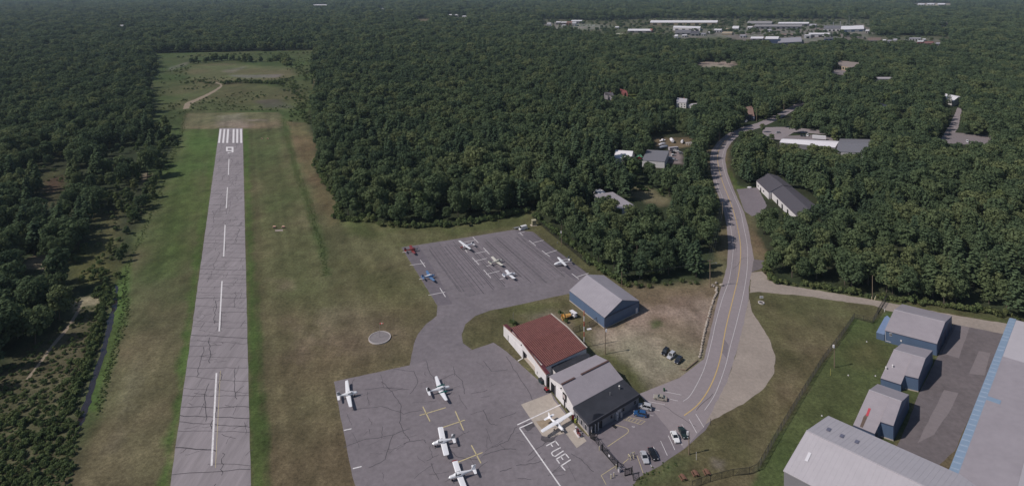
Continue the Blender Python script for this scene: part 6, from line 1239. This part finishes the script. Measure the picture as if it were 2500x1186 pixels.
# wind sock on its disc
t = at_thing('wind_sock', 'red wind sock on a thin pole in the middle of the stone circle', 'wind sock', (927,823)); mb = MB(); mb.tube((0,0,0), (0,0,5.8), .08, .05, 8); mb.build('pole', M_STEEL, t)
mb = MB(); mb.tube((.05,0,5.6), (.55,.1,5.62), .30, .27, 10); mb.tube((1.0,.2,5.6), (1.4,.28,5.55), .23, .2, 10, 0); mb.tube((.55,.1,5.62), (1.0,.2,5.6), .27, .23, 10, 1); mb.build('sock', [mat('sock_red', (.55,.10,.08), .7, .05), mat('sock_pale', (.70,.55,.50), .7, .05)], t)
t = at_thing('stone_circle', 'raised round gravel disc with a pale rim around the wind sock', 'disc', (927,824)); mb = MB(); n = 40; Rc = 4.25
mb.prism([(Rc*math.cos(2*math.pi*i/n), Rc*math.sin(2*math.pi*i/n)) for i in range(n)], 0, .22); mb.build('gravel_bed', mat('grey_gravel', (.21,.19,.195), .95, .12, .9), t)
mb = MB()
for i in range(n): a0, a1 = 2*math.pi*i/n, 2*math.pi*(i+1)/n; mb.beam((Rc*math.cos(a0), Rc*math.sin(a0), .18), (Rc*math.cos(a1), Rc*math.sin(a1), .18), .28, .40)
mb.build('rim', mat('pale_kerb', (.46,.42,.42), .8, .08), t)
# approach slope boxes in the grass
for lab, px, s in (('orange white approach light box with its lamp housing, left one of the nearer pair', (669.5,556), 1), ('orange white approach light box, right one of the nearer pair', (691.5,556), 1), ('small approach light box, left one of the farther pair', (639,339.5), .8), ('small approach light box, right one of the farther pair', (654,339.5), .8)):
    t = at_thing('approach_light', lab, 'light box', px, (px[0]+5, px[1])); mb = MB(); mb.box((0,0,.75*s), (1.5*s,1.0*s,.8*s)); mb.build('housing', mat('orange_white_paint', (.68,.40,.30), .6, .12, 1.2), t)
    mb = MB(); mb.box((0,-.52*s,.72*s), (1.2*s,.06,.45*s)); mb.build('lens', M_GLASS, t)
    mb = MB()
    for x in (-.5, .5): mb.beam((x*s,.3*s,0), (x*s,.3*s,.4*s), .09, .09); mb.beam((x*s,-.3*s,0), (x*s,-.3*s,.4*s), .09, .09)
    mb.build('leg', M_STEEL, t)
sheet('gravel_pad', [(671,560),(690,559),(691,563),(672,564)], Z1, M_GRAV, 1, .1)
# well ring with a sign board
t = at_thing('memorial_planter', 'round stone planter ring in front of a small white sign board on the grass', 'planter', (1858.5,738.5)); mb = MB(); n = 18
for i in range(n): a0, a1 = 2*math.pi*i/n, 2*math.pi*(i+1)/n; mb.beam((1.15*math.cos(a0), 1.15*math.sin(a0), .2), (1.15*math.cos(a1), 1.15*math.sin(a1), .2), .38, .42)
mb.build('rim', mat('pale_kerb', (.46,.42,.42)), t); mb = MB(); mb.prism([(1.05*math.cos(2*math.pi*i/n), 1.05*math.sin(2*math.pi*i/n)) for i in range(n)], 0, .2); mb.build('soil', mat('dark_soil', (.06,.055,.05), .95, .2, 2), t)
t = at_thing('sign_board', 'small white sign board on two posts behind the planter ring', 'sign', (1859,731)); mb = MB(); mb.box((0,0,1.3), (1.6,.09,1.0)); mb.build('board', M_WHITER, t)
for x in (-.6, .6): mb = MB(); mb.beam((x,.07,0), (x,.07,1.6), .09, .05); mb.build('post', M_WOOD, t)
for i in range(3): mb = MB(); mb.box((-.05+.12*(i % 2), -.055, 1.58-.25*i), (1.0,.012,.08)); mb.build('text_line', M_GREYT, t)
# yellow loader and white topped tractor
t = at_thing('front_loader', 'yellow loader bucket and arms standing on the grass beside the red roofed hangar', 'loader', (1386,776), (1375,777)); M_YP = mat('yellow_machine_paint', (.55,.30,.09), .5, .12, 1)
mb = MB(); mb.box((1.3,0,.6), (.12,2.3,1.2)); mb.box((1.65,0,.06), (.8,2.3,.1)); mb.box((1.65,1.15,.5), (.8,.08,.9)); mb.box((1.65,-1.15,.5), (.8,.08,.9)); mb.build('bucket', M_YP, t)
mb = MB(); mb.beam((-.9,.7,1.2), (1.3,.8,.7), .18, .28); mb.beam((-.9,-.7,1.2), (1.3,-.8,.7), .18, .28); mb.build('lift_arms', M_YP, t); mb = MB(); mb.box((-.3,0,.95), (1.7,1.0,.8)); mb.build('engine_hood', M_YP, t); wheels(t, ((.2,.75),(.2,-.75)), .4, .3); wheels(t, ((-.9,.85),(-.9,-.85)), .62, .4)
t.scale = (1.25, 1.25, 1.25)
t = at_thing('utility_cart', 'white roofed utility cart behind the yellow loader', 'cart', (1400,771.5), (1392,766)); mb = MB(); mb.box((0,0,2.0), (3.4,1.7,.16)); mb.build('roof', M_WHITER, t); mb = MB(); mb.box((-.9,0,.8), (1.4,1.5,.7)); mb.box((.7,0,.6), (1.8,1.5,.4)); mb.build('body', M_WHITER, t)
mb = MB()
for x in (-1.5, 1.5):
    for y in (-.75, .75): mb.beam((x,y,.6), (x,y,2), .07, .07)
mb.build('roof_posts', M_BLACKM, t); wheels(t, ((-1,.75),(-1,-.75),(1,.75),(1,-.75)), .32, .25); mb = MB(); mb.box((.2,0,1.0), (.5,1.3,.5)); mb.build('seat', M_GREYT, t)
t = at_thing('panel', 'loose white panel lying on the dirt beside the blue hangar', 'panel', (1438.5,802.5), (1445,801)); mb = MB(); mb.box((0,0,.14), (1.9,1.1,.1)); mb.build('sheet', M_WHITER, t); mb = MB(); mb.box((-.6,0,.045), (.1,1,.09)); mb.box((.6,0,.045), (.1,1,.09)); mb.build('batten', M_WOOD, t)
t = at_thing('dumpster', 'green dumpster in front of the red roofed hangar', 'dumpster', (1321.5,933), (1327,938)); mb = MB(); mb.loft([[Vector((x,y,.15)) for x, y in ((-.9,-.55),(.9,-.55),(.9,.55),(-.9,.55))], [Vector((x,y,1.25)) for x, y in ((-1,-.75),(1,-.75),(1,.65),(-1,.65))]]); mb.build('bin', mat('dumpster_green', (.025,.05,.055), .6, .1), t); mb = MB(); mb.box((0,0,1.3), (2.05,1.5,.09)); mb.build('lid', M_BLACKM, t)
for i, (xx, yy) in enumerate(((-.7,.4),(.7,.4),(-.7,-.4),(.7,-.4))): mb = MB(); mb.tube((xx,yy-.05,.1), (xx,yy+.05,.1), .1, .1, 8); mb.build('caster', M_TYRE, t)
t = at_thing('gas_pump_cabinet', 'narrow white cabinet with a dark front against the red roofed hangar', 'cabinet', (1313.5,915), (1318,921)); mb = MB(); mb.box((0,0,.9), (.7,.6,1.8)); mb.build('case', M_WHITEW, t); mb = MB(); mb.box((0,-.32,1.1), (.45,.06,.9)); mb.build('front', M_GREYT, t); mb = MB(); mb.tube((0,0,1.8), (0,0,2.3), .18, .18, 8); mb.build('cap', M_GREYT, t)
t = at_thing('quad_bike', 'red quad bike outside the open hangar door', 'quad bike', (1334,953), (1339,959)); M_RP = mat('red_plastic', (.35,.03,.035), .4, .05); mb = MB(); mb.box((0,0,.65), (1.4,.5,.35)); mb.box((.55,0,.82), (.5,1.0,.1)); mb.box((-.55,0,.82), (.6,1.0,.1)); mb.build('body', M_RP, t); wheels(t, ((.6,.45),(.6,-.45),(-.6,.45),(-.6,-.45)), .3, .25)
mb = MB(); mb.box((-.15,0,.92), (.6,.3,.12)); mb.build('seat', G_DARK, t); mb = MB(); mb.beam((.4,-.4,1.1), (.4,.4,1.1), .05, .05); mb.beam((.5,0,.8), (.4,0,1.1), .05, .05); mb.build('handlebar', G_DARK, t)
t = at_thing('tool_trolley', 'black wheeled trolley just behind the red quad bike', 'trolley', (1340.5,955.5), (1345,953)); mb = MB(); mb.box((0,0,.5), (1.2,.6,.1)); mb.box((0,0,.2), (1.2,.6,.08)); mb.beam((-.6,.28,.2), (-.6,.28,1.0), .05, .05); mb.beam((-.6,-.28,.2), (-.6,-.28,1.0), .05, .05); mb.beam((-.6,-.28,1), (-.6,.28,1), .05, .05); mb.build('frame', G_DARK, t); wheels(t, ((.45,.28),(.45,-.28),(-.45,.28),(-.45,-.28)), .12, .06)
# fuel island
t = at_thing('fuel_island', 'fuel pump island with two pumps and hose reels on the concrete', 'fuel island', (1410,1058), (1418,1069), Z3); mb = MB(); mb.box((0,0,.1), (3.4,1.1,.2)); mb.build('kerb', M_WHITEW, t)
for x, nm in ((-.9,'pump'), (.2,'pump')): mb = MB(); mb.box((x,0,.95), (.55,.5,1.5)); o = mb.build(nm, M_WHITEW if x < 0 else mat('maroon_pump', (.14,.03,.035), .5, .05), t); mb = MB(); mb.box((x,-.27,1.3), (.4,.05,.4)); mb.build('meter', M_GLASS, o)
for x in (.9, 1.35): mb = MB(); mb.tube((x,-.2,.75), (x,.2,.75), .42, .42, 12); mb.build('hose_reel', mat('maroon_pump', (.14,.03,.035)), t)
mb = MB(); mb.beam((1.5,-.7,.2), (1.5,-.7,1.0), .08, .08); mb.beam((1.5,-.7,1), (1.5,.7,1), .08, .08); mb.beam((1.5,.7,1), (1.5,.7,.2), .08, .08); mb.build('guard_rail', M_WHITEW, t)
for lab, px, m, h, r_ in (('lime green bin against the office wall by the fuel pumps', (1405,1029.5), mat('lime_bin', (.30,.33,.07), .5, .05), 1.0, .35), ('white stub post beside the lime green bin', (1403.3,1024.5), M_WHITEW, 1.1, .2)):
    t = at_thing('bin', lab, 'bin', px, None, Z3); mb = MB(); mb.tube((0,0,0), (0,0,h), r_*.85, r_, 12); mb.build('drum', m, t); mb = MB(); mb.tube((0,0,h), (0,0,h+.08), r_*1.08, r_*.9, 12); mb.build('lid', m, t)
t = at_thing('fire_extinguisher_stand', 'red fire extinguisher cabinet under the tip of the parked white wing', 'extinguisher', (1398.5,1023), None, Z3); mb = MB(); mb.box((0,0,.8), (.7,.5,1.2)); mb.build('cabinet', mat('fire_red', (.30,.02,.03), .4, .04), t); mb = MB(); mb.beam((-.25,0,0), (-.25,0,.3), .08, .08); mb.beam((.25,0,0), (.25,0,.3), .08, .08); mb.build('leg', M_BLACKM, t)
t = at_thing('step_ladder', 'grey step ladder under the left wing of the white fuel side aircraft', 'ladder', (1351,1062.5), (1356,1064), Z3)
mb = MB()
for s in (-.3, .3): mb.beam((-.5,s,0), (0,s,1.7), .06, .05); mb.beam((.5,s,0), (0,s,1.7), .06, .05)
mb.build('rails', M_STEEL, t); mb = MB()
for k in range(4): mb.beam((-.5+.1+.1*k,-.3,.3+.36*k), (-.5+.1+.1*k,.3,.3+.36*k), .1, .04)
mb.build('rungs', M_STEEL, t)
# picnic tables
pt = None
for i, (px, tw, lab) in enumerate((((1666.7,1167), (1674,1178), 'brown picnic table, leftmost of the three on the grass'), ((1697,1157.5), (1703,1169), 'brown picnic table between two others on the grass'), ((1725,1154.5), (1731,1166), 'brown picnic table, rightmost of the three on the grass'))):
    t = at_thing('picnic_table', lab, 'picnic table', px, tw, 0, 'picnic tables on the grass'); M_PB = mat('brown_plank', (.19,.10,.07), .8, .12, 2)
    mb = MB()
    for y in (-.32, -.11, .1, .31): mb.box((0,y,.75), (1.9,.19,.05))
    mb.build('table_top', M_PB, t)
    for s in (-.75, .75): mb = MB(); mb.box((0,s,.45), (1.9,.3,.05)); mb.build('bench', M_PB, t)
    for x in (-.65, .65): mb = MB(); mb.beam((x,-.65,0), (x,-.2,.72), .07, .1); mb.beam((x,.65,0), (x,.2,.72), .07, .1); mb.beam((x,-.85,.4), (x,.85,.4), .07, .09); mb.build('leg_frame', M_PB, t)
# boulders along the dirt lot
M_STONE = mat('boulder', (.36,.31,.27), .9, .2, 1.2); bz = lambda a, b: (1360+a/3.707, 640+b/3.707)
line = smooth_line([bz(*p) for p in ((1447,278),(1435,300),(1418,335),(1402,390),(1387,430),(1376,480),(1361,530),(1351,570),(1341,610),(1331,650),(1321,700),(1311,750),(1303,800),(1297,835),(1287,862))], 4)
SM = []
for k in range(5):
    mb = MB(); rr_ = random.Random(50+k); mb.ball((0,0,.38), (.62,.48,.45), 0, 8, 6, .16, rr_); SM.append(mb.mesh('boulder', M_STONE))
WL = W(line); dist = 0; pts = [WL[0]]
for a, b in zip(WL[:-1], WL[1:]):
    if (b-pts[-1]).length > 1.35: pts.append(b)
pts += [at(*bz(*p)) for p in ((1440,190),(1412,215),(1445,235),(1441,258),(1487,210))]
for i, p in enumerate(pts):
    big = i >= len(pts)-5
    o = link(bpy.data.objects.new('boulder', SM[i % 5])); s = RND.uniform(.8, 1.2)*(1.35 if big else 1); o.scale = (s*1.15, s, s*.9); o.rotation_euler = (0, 0, math.atan2(pts[min(i+1, len(pts)-1)].y-p.y, pts[min(i+1, len(pts)-1)].x-p.x)+RND.uniform(-.3, .3)); o.location = (p.x, p.y, 0)
    tag(o, 'big loose boulder at the top end of the stone row by the utility pole' if big else 'pale boulder in the stone row between dirt lot and road', 'boulder', 'loose boulders at the top of the stone row' if big else 'boulders in the row beside the road')
for lab, a, b in (('weathered log lying at the bottom end of the boulder row', bz(1272,888), bz(1168,972)), ('short squared log at the corner of the dirt lot', bz(1166,976), bz(1112,968))):
    p, q = at(*a), at(*b); t = thing('log', lab, 'log', p); mb = MB(); mb.tube(p+Vector((0,0,.25)), q+Vector((0,0,.25)), .26, .22, 8); mb.build('timber', M_WOOD, t, True); mb = MB(); mb.tube(q+Vector((0,0,.25)), q+(q-p).normalized()*.02+Vector((0,0,.25)), .2, .2, 8); mb.build('cut_end', mat('cut_wood', (.33,.25,.17), .8, .1), t, True)
# ------------------------------------------------------------------ poles
def pole(label, base, top, r=.14, arm=None, lamp=None, cross=False, m=None, box=None, name='utility_pole', cat='pole', group=None, bands=None):
    """base: photo point of the foot; top: photo row of the top"""
    p = at(*base); h = (base[1]-top)/pxm(base[1])*1.0; h = H-(top-YH)*p.y/F
    t = thing(name, label, cat, p, 0, group)
    r *= 1.3; mb = MB()
    if bands:
        k = 7
        for i in range(k): mb.tube((0,0,h*i/k), (0,0,h*(i+1)/k), r, r, 8, i % 2)
        mb.build('mast', bands, t)
    else: mb.tube((0,0,-.2), (0,0,h), r, r*.7, 8); mb.build('shaft', m or M_WOOD, t)
    if cross:
        mb = MB(); mb.box((0,0,h-.5), (2.4,.14,.16)); c_ = mb.build('cross_arm', M_WOOD, t)
        for x in (-1.05, -.45, .45, 1.05): mb = MB(); mb.tube((x,0,h-.42), (x,0,h-.18), .06, .04, 6); mb.build('insulator', M_STEEL, c_)
    if lamp:
        mb = MB(); mb.beam((0,0,h-lamp[1]), (lamp[0],0,h-lamp[1]+.5), .09, .09); mb.build('lamp_arm', M_STEEL, t); mb = MB(); mb.box((lamp[0]+.25*(1 if lamp[0] > 0 else -1),0,h-lamp[1]+.5), (.8,.3,.16)); mb.build('lamp_head', M_STEEL, t)
    if box: mb = MB(); mb.box((box[0],-.1,h-box[1]), (.55,.45,1.0)); mb.build('flood_lamp', M_WHITER, t)
    return t, Vector((p.x, p.y, h))
ends = {}
_, ends['a'] = pole('tall wooden utility pole with a street lamp where the boulders begin', (1733.5,700), 633, .17, lamp=(2.6, 1.9), cross=True)
_, ends['b'] = pole('utility pole with a cross arm in the trees on the left of the bend', (1764,540), 492, .16, cross=True)
_, ends['c'] = pole('utility pole with a wide cross arm above the bend in the road', (1756.5,343), 317, .2, cross=True)
pole('utility pole standing at the shaded verge on the left of the road', (1727,396), 366, .14)
pole('thin utility pole in front of the slate blue house', (1847,296), 264, .2, cross=False)
pole('utility pole with a cross arm beside the upper road', (1914,267), 241.5, .2, cross=True)
pole('pale utility pole in the wood behind the gravel road gate', (2130,723), 671, .13)
pole('wooden pole in front of the trees beside the blue hangar', (1518,698), 662, .12)
pole('floodlight pole with a white lamp on the dirt lot', (1477.5,863), 798, .15, box=(.35, 1.1), name='light_pole')
pole('floodlight pole with a white lamp on the lawn by the long fence', (2037,896), 839, .13, box=(-.3, .7), name='light_pole')
pole('light pole with a white lamp on the bank below the parking lot', (1682,1108), 1052, .14, box=(-.4, .4), name='light_pole')
pole('light pole with a white lamp at the right edge of the parking apron', (1371,598), 563.5, .13, box=(-.3, .5), name='light_pole')
pole('red and white banded mast behind the red roofed hangar', (1426,846), 757, .13, name='mast', cat='mast', bands=[mat('mast_red', (.42,.10,.07), .6, .06), M_WHITEW])
pole('short thin post with a round head beside the bush at the red roofed hangar', (1253,790), 761, .06, name='post', cat='post', m=M_STEEL, box=None)
pole('thin yellow guy marker post near the lawn floodlight', (2027.5,915), 898, .06, name='post', cat='post', m=mat('yellow_post', (.40,.35,.10), .6, .05))
pole('slim white marker post on the bank beside the light pole', (1700,1121), 1101, .05, name='post', cat='post', m=M_WHITEW)
pole('dark sign post at the bottom end of the gravel shoulder', (1735,1036), 1020, .07, name='post', cat='post', m=M_BLACKM)
pole('very tall thin radio mast beyond the industrial park', (2073,62), 38, .5, name='mast', cat='mast', m=M_STEEL)
pole('short radio mast next to the very tall one', (2068,60), 48, .4, name='mast', cat='mast', m=M_STEEL)
for lab, x, y0, y1 in (('left smoke stack on the dark slate mill', 2034.5, 66, 53), ('right smoke stack on the dark slate mill', 2052, 66, 52)): pole(lab, (x, y0), y1, 1.2, name='smoke_stack', cat='stack', m=M_STEEL)
for lab, x, y0, y1 in (('pole at the left end of the far dirt lot', 1691, 158, 140), ('pole in the middle of the far dirt lot', 1726, 150, 136), ('twin pole left of the far road cutting', 1806, 142, 126), ('twin pole right of the far road cutting', 1812, 142, 126)): pole(lab, (x, y0), y1, .3, cross=True)
def wire(label, a, b, sag=.8, off=0):
    mb = MB(); n = 10; q = [a.lerp(b, i/n)+Vector((off, 0, -.4-sag*4*(i/n)*(1-i/n))) for i in range(n+1)]
    for u, v in zip(q[:-1], q[1:]): mb.beam(u, v, .05, .05)
    tag(mb.build('power_line', mat('cable', (.06,.06,.065), .5, 0)), label, 'power line', 'power lines beside the road')
for off in (-1, 0, 1): wire('thin power line strung between the utility poles along the left of the road', ends['a'], ends['b'], .9, off); wire('thin power line strung on between the two upper utility poles of the road', ends['b'], ends['c'], 2.5, off)
wire('single power line from the street lamp pole to the pole by the blue hangar', ends['a'], at(1518,698)+Vector((0,0,6.4)), .8)
# yellow bollards, gate posts
for lab, px, h in (('pale bollard on the apron side of the gate', (1463.5,1097), 1.3), ('pale bollard at the latch end of the sliding gate', (1504.5,1143), 1.3), ('short pale post on the ramp, left one of the two below the gate', (1492,1166.5), 1.3), ('short pale post on the ramp, right one of the two below the gate', (1499,1160.5), 1.1), ('left yellow bollard where the gravel road meets the gate', (2128.5,730), 1.3), ('middle yellow bollard where the gravel road meets the gate', (2135.5,731), 1.0), ('right yellow bollard where the gravel road meets the gate', (2137.5,728), 1.2), ('white bollard at the corner of the lean-to hangar', (2159.5,759.5), 1.2)):
    t = at_thing('bollard', lab, 'bollard', px); mb = MB(); mb.tube((0,0,0), (0,0,h), .13, .13, 10); mb.build('shaft', mat('pale_yellow_post', (.52,.46,.30), .6, .08) if 'yellow' in lab or 'pale' in lab else M_WHITEW, t); mb = MB(); mb.ball((0,0,h), (.13,.13,.08), 0, 10, 4); mb.build('cap', M_WHITEW, t)
t = at_thing('keypad_guard', 'yellow pipe guard around the gate keypad in the parking lot', 'guard', (1543,1116), (1555,1112)); M_YG = mat('pale_yellow_post', (.52,.46,.30)); mb = MB()
def hoop(mb, x, y0, y1, h):
    mb.tube((x,y0,0), (x,y0,h), .09, .09, 8); mb.tube((x,y1,0), (x,y1,h), .09, .09, 8); mb.tube((x,y0,h), (x,y1,h), .09, .09, 8)
hoop(mb, -.9, -.6, .6, 1.0); hoop(mb, .2, -.6, .6, 1.0); mb.tube((.2,.6,1), (1.3,.6,1), .09, .09, 8); mb.tube((1.3,.6,1), (1.3,.6,0), .09, .09, 8); mb.build('pipes', M_YG, t)
mb = MB(); mb.beam((-.3,0,0), (-.3,0,1.5), .1, .1); mb.box((-.3,0,1.45), (.35,.3,.4)); mb.build('keypad', M_STEEL, t)
# fences: posts and rails are parts, the wire mesh one sheet of crossed wires
M_WIRE = mat('fence_wire', (.03,.03,.03), .6, .05, 1)
def fence(label, P, h, step=3.0, name='chain_link_fence', wires=True, zt=True, gap=.5):
    Q = W(P); t = thing(name, label, 'fence', Q[0]); pts = densify(Q, step, 0, False)
    for p in pts: mb = MB(); mb.tube(fl(p, 0), fl(p, h+.1), .075, .075, 6); mb.build('post', M_WIRE, t, True)
    mb = MB()
    for a, b in zip(pts[:-1], pts[1:]): mb.beam(fl(a, h), fl(b, h), .08, .08)
    mb.build('top_rail', M_WIRE, t, True)
    mb = MB(); wd = .05
    for a, b in zip(pts[:-1], pts[1:]):
        n = max(2, int((b-a).length/gap)); m_ = int(h/gap)
        for i in range(n):
            for s in (1, -1):
                # diagonal wires of the mesh, cut at the panel's edge
                t0 = i/n; t1 = min(1, max(0, t0+s*h/(b-a).length*.9)); zt_ = h*abs(t1-t0)/(h/(b-a).length*.9)
                if zt_ > .15: mb.beam(fl(a.lerp(b, t0), .05), fl(a.lerp(b, t1), zt_), wd, wd)
    mb.build('wire_mesh', M_WIRE, t, True)
    return t
fence('long chain link fence between the brown field and the mown hangar lawn', [(2086,776),(2055,820),(2010,880),(1960,960),(1900,1060),(1851,1146)], 2.1)
fence('chain link fence running along the bottom of the grass by the picnic tables', [(1851,1146),(1830,1156),(1790,1160),(1735,1174),(1712,1181),(1690,1190)], 2.0)
fence('short chain link fence from the long fence corner to the gravel road gate', [(2086,776),(2131,788),(2143,767)], 2.1, 2.6)
fence('chain link fence between the red roofed hangar and the blue hangar', [(1399,812),(1415,806),(1440,797),(1457,786)], 2.2, 2.6)
fence('chain link fence beside the parking apron under the trees', [(1302,534),(1345,570),(1396,612),(1440,650)], 2.0, 3.0)
def slide_gate(label, A, B, h, n, tail=None, name='sliding_gate'):
    a, b = at(*A), at(*B); t = thing(name, label, 'gate', a); mb = MB(); e = Vector((0,0,1))
    mb.beam(a+e*.2, b+e*.2, .14, .14); mb.beam(a+e*h, b+e*h, .14, .14); mb.beam(a+e*.2, a+e*h, .12, .12); mb.beam(b+e*.2, b+e*h, .12, .12)
    if tail: c_ = at(*tail); mb.beam(b+e*.2, c_+e*h, .12, .12); mb.beam(b+e*h, c_+e*h, .12, .12)
    mb.build('frame', M_BLACKM, t, True)
    mb = MB()
    for k in range(1, n): p = a.lerp(b, k/n); mb.beam(p+e*.2, p+e*h, .06, .06)
    mb.build('bars', M_BLACKM, t, True)
    mb = MB()
    for k in range(n*4): p = a.lerp(b, k/(n*4)); q = a.lerp(b, min(1, (k+3)/(n*4))); mb.beam(p+e*.2, q+e*h, .03, .03); mb.beam(q+e*.2, p+e*h, .03, .03)
    mb.build('wire_mesh', M_WIRE, t, True)
    for p in (a, b):
        mb = MB(); d = (b-a).normalized(); mb.beam(p+d*.25, p+d*.25+e*(h+.4), .12, .12); mb.beam(p-d*.05+Vector((.3,.2,0)), p-d*.05+Vector((.3,.2,h+.3)), .12, .12); mb.build('post', M_BLACKM, t, True)
    return t
g = slide_gate('black sliding gate across the ramp entrance', (1470,1100), (1507,1142), 2.0, 6, (1524,1150))
mb = MB(); p = at(1470,1100).lerp(at(1507,1142), .5); mb.box(fl(p, 1.35)+Vector((-.15,-.12,0)), (.45,.05,.6), -.6); mb.build('notice', M_WHITER, g, True)
slide_gate('black counterweight frame at the end of the sliding gate', (1525,1161), (1542,1156), 2.0, 3, None, 'counterweight_gate')
slide_gate('black pedestrian gate at the corner of the office', (1441,1068), (1450,1074), 2.0, 3, (1461,1072), 'pedestrian_gate')
fence('short chain link panel between the pedestrian gate and the sliding gate', [(1452,1075),(1461,1087),(1469,1099)], 2.0, 1.6)
fence('chain link panel at the bottom end of the gate by the bank', [(1543,1157),(1547,1172),(1560,1168)], 2.0, 2.0)
slide_gate('black tall gate across the gravel road beside the hangars', (2143,766), (2164,731), 2.3, 6, None)
t = at_thing('gate_motor', 'pale gate motor box beside the sliding gate', 'motor box', (1512,1150), (1516,1154)); mb = MB(); mb.box((0,0,.55), (.7,.6,1.0)); mb.build('case', M_LIGHTROOF, t); mb = MB(); mb.box((0,0,1.08), (.8,.7,.08)); mb.build('lid', M_STEEL, t)
for lab, px in (('white round cover on the lawn left of the middle hangar', (2071,915)), ('white valve cover on the lawn near the lean-to hangar', (2116,833)), ('white round cover on the lawn beside the nearest hangar', (2006.5,1013.5)), ('white valve cover beside the middle hangar', (2137.5,916.5))):
    t = at_thing('valve_cover', lab, 'cover', px); mb = MB(); mb.tube((0,0,-.02), (0,0,.22), .24, .2, 12); mb.build('ring', M_WHITER, t); mb = MB(); mb.tube((0,0,.22), (0,0,.27), .2, .14, 12); mb.build('lid', M_LIGHTROOF, t)
t = at_thing('doormat_step', 'dark entrance mat on the kerb by the office door', 'mat', (1500.5,1040), (1506,1036)); mb = MB(); mb.box((0,0,.05), (1.0,1.6,.09)); mb.build('mat', M_BLACKM, t); mb = MB(); mb.box((0,0,.035), (1.1,1.7,.03)); mb.build('edge', M_GREYT, t)
t = at_thing('green_bin', 'small green bin on the kerb above the beige sedan', 'bin', (1621.5,953), None); mb = MB(); mb.tube((0,0,0), (0,0,.9), .3, .36, 10); mb.build('drum', mat('bin_green', (.015,.07,.03), .5, .05), t); mb = MB(); mb.tube((0,0,.9), (0,0,1.0), .4, .25, 10); mb.build('lid', mat('bin_green', (.015,.07,.03)), t)
t = at_thing('field_marker', 'small pale marker box on the grass left of the apron floodlight', 'marker', (1360.5,595), None); mb = MB(); mb.box((0,0,.9), (.35,.3,.5)); mb.build('box', M_STEEL, t); mb = MB(); mb.beam((0,0,0), (0,0,.7), .1, .1); mb.build('post', M_STEEL, t)
t = at_thing('white_tarp_heap', 'small white heap on the verge by the charcoal roofed workshop', 'heap', (1829.5,458)); mb = MB(); mb.ball((0,0,.35), (1.6,.8,.6), 0, 10, 6, .15, random.Random(3)); mb.build('sheet', M_WHITER, t); mb = MB(); mb.ball((.9,.2,.25), (.6,.5,.4), 0, 8, 5, .15, random.Random(4)); mb.build('bundle', M_WHITER, t)
# ------------------------------------------------------------------ haze
mb = MB(); mb.box((0, 3600, 74.5), (18400, 7700, 151)); hz = mb.build('haze', []); hz.data.materials.clear()
hm = bpy.data.materials.new('haze_air'); hm.use_nodes = True; nt = hm.node_tree; nt.nodes.remove(nt.nodes['Principled BSDF'])
vo = nt.nodes.new('ShaderNodeVolumePrincipled'); vo.inputs['Color'].default_value = (.66,.82,1.0,1); vo.inputs['Density'].default_value = 4.5e-5; vo.inputs['Anisotropy'].default_value = .1
nt.links.new(vo.outputs[0], nt.nodes['Material Output'].inputs['Volume']); hz.data.materials.append(hm); tag(hz, 'thin pale air in front of the distant forest', 'haze', None, 'stuff')
